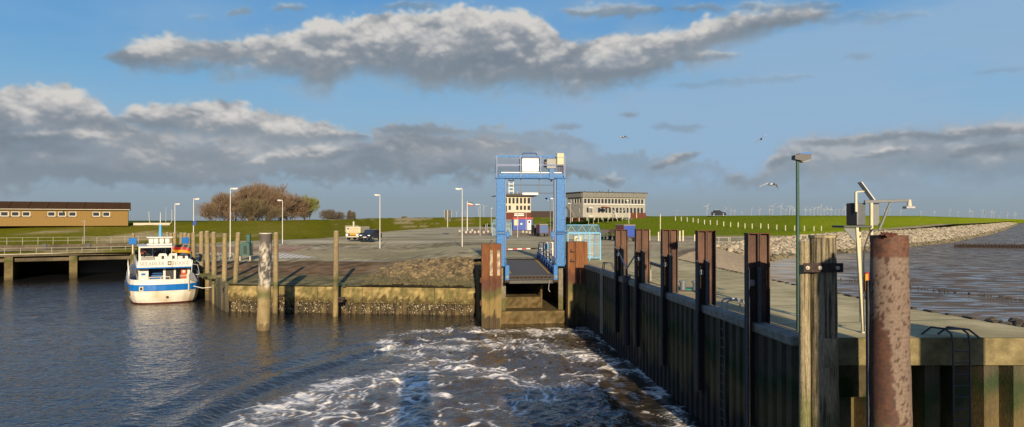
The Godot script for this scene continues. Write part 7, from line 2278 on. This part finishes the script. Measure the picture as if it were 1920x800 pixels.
func make_trees():
	var warm := Color(0.16, 0.108, 0.066)
	var olive := Color(0.125, 0.11, 0.04)
	var list := [[412, 414, 136, 3.9, 6.0, warm, "low spreading bare bush at the outer end of the tree clump"], [438, 414, 140, 6.0, 6.5, warm, "rounded bare reddish tree behind the tallest lamp"], [468, 414, 143, 7.7, 6.8, warm, "tall bare reddish brown tree at the middle of the clump"], [497, 413, 146, 7.8, 7.0, warm, "broad bare brown tree at the crest of the clump"], [520, 413, 146, 6.8, 6.0, warm, "bare brown tree above the white lamp near the big pile"], [484, 414, 138, 4.6, 8.0, Color(0.115, 0.088, 0.046), "olive tinged shrub thicket in front of the bare brown trees"], [545, 413, 148, 5.5, 5.5, warm, "olive bare tree filling the gap beside the green one"], [574, 412, 150, 5.0, 4.2, Color(0.16, 0.165, 0.035), "small yellow green leafing tree at the clump's open end"], [615, 412, 168, 2.9, 3.6, Color(0.10, 0.085, 0.065), "low bare grey shrub on the dike beside the clump"], [632, 411, 172, 2.2, 3.0, Color(0.10, 0.085, 0.065), "very low bare shrub on the dike crest"], [658, 410, 178, 2.4, 1.8, Color(0.11, 0.09, 0.065), "lone small bare shrub on the dike above the truck"], [757, 408, 235, 1.1, 1.6, Color(0.11, 0.09, 0.065), "tiny bare shrub on the far dike crest"]]
	var i := 0
	for a in list:
		var p := at(a[0], a[1], a[2])
		bare_tree("tree" if a[3] > 4.5 else "shrub", a[6], Vector3(p.x, p.y - 0.5, p.z), a[3] * 1.06, a[4] * 1.12, 200 + i, a[5], 1.0 if a[3] > 4 else 0.6, "trees behind the dike")
		i += 1

# ---------- the ferry that carries the viewer, behind and below the picture ----------
func make_ferry():
	var f := thing("ferry", "white ferry stern with deck house just behind the viewer", "ferry", Vector3(-1.8, 0, 0), 9.0)
	var m := mb()
	m.prism([Vector2(-2.2, -9.0), Vector2(-2.2, -34.0), Vector2(9.8, -34.0), Vector2(9.8, -9.0)], Vector3(0, -0.8, 0), Vector3.RIGHT, Vector3(0, 0, -1), Vector3(0, 4.2, 0))
	part(m, "hull", M.navy, f)
	m = mb(); m.bx(4.7, 9.4, 3.4, 12.0, 12.0, 26.0, 0.1); part(m, "deck_house", M.white, f)
	m = mb(); m.bx(0.3, 1.6, 3.4, 13.0, 11.5, 14.0, 0.1); part(m, "funnel", M.white, f)
func _ready():
	var cam := Camera3D.new()
	cam.name = "camera"
	cam.fov = rad_to_deg(2.0 * atan(400.0 / F))
	cam.position = Vector3(0, EYE, 0)
	cam.rotation_degrees.x = rad_to_deg(atan((HY - 400.0) / F))
	cam.near = 0.1
	cam.far = 40000.0
	add_child(cam)
	var env := Environment.new()
	env.background_mode = Environment.BG_SKY
	env.sky = make_sky()
	env.tonemap_mode = Environment.TONE_MAPPER_LINEAR
	env.tonemap_exposure = 1.6
	env.sdfgi_enabled = true
	env.ssao_enabled = true
	env.ssil_enabled = true
	var we := WorldEnvironment.new()
	we.name = "world"
	we.environment = env
	add_child(we)
	var sun := DirectionalLight3D.new()
	sun.name = "sun"
	sun.light_energy = 1.6
	sun.light_color = Color(1.0, 0.91, 0.765)
	sun.light_angular_distance = 0.5
	sun.shadow_enabled = true
	sun.rotation_degrees = Vector3(-15.3, 7.0, 0)
	add_child(sun)
	print("sky done ", Time.get_ticks_msec())
	make_materials()
	make_land()
	make_water()
	print("land done ", Time.get_ticks_msec())
	make_quays()
	make_piles()
	make_linkspan()
	make_sluice()
	make_houses()
	make_boat()
	make_furniture()
	make_far()
	make_trees()
	make_ferry()
	print("all done ", Time.get_ticks_msec())
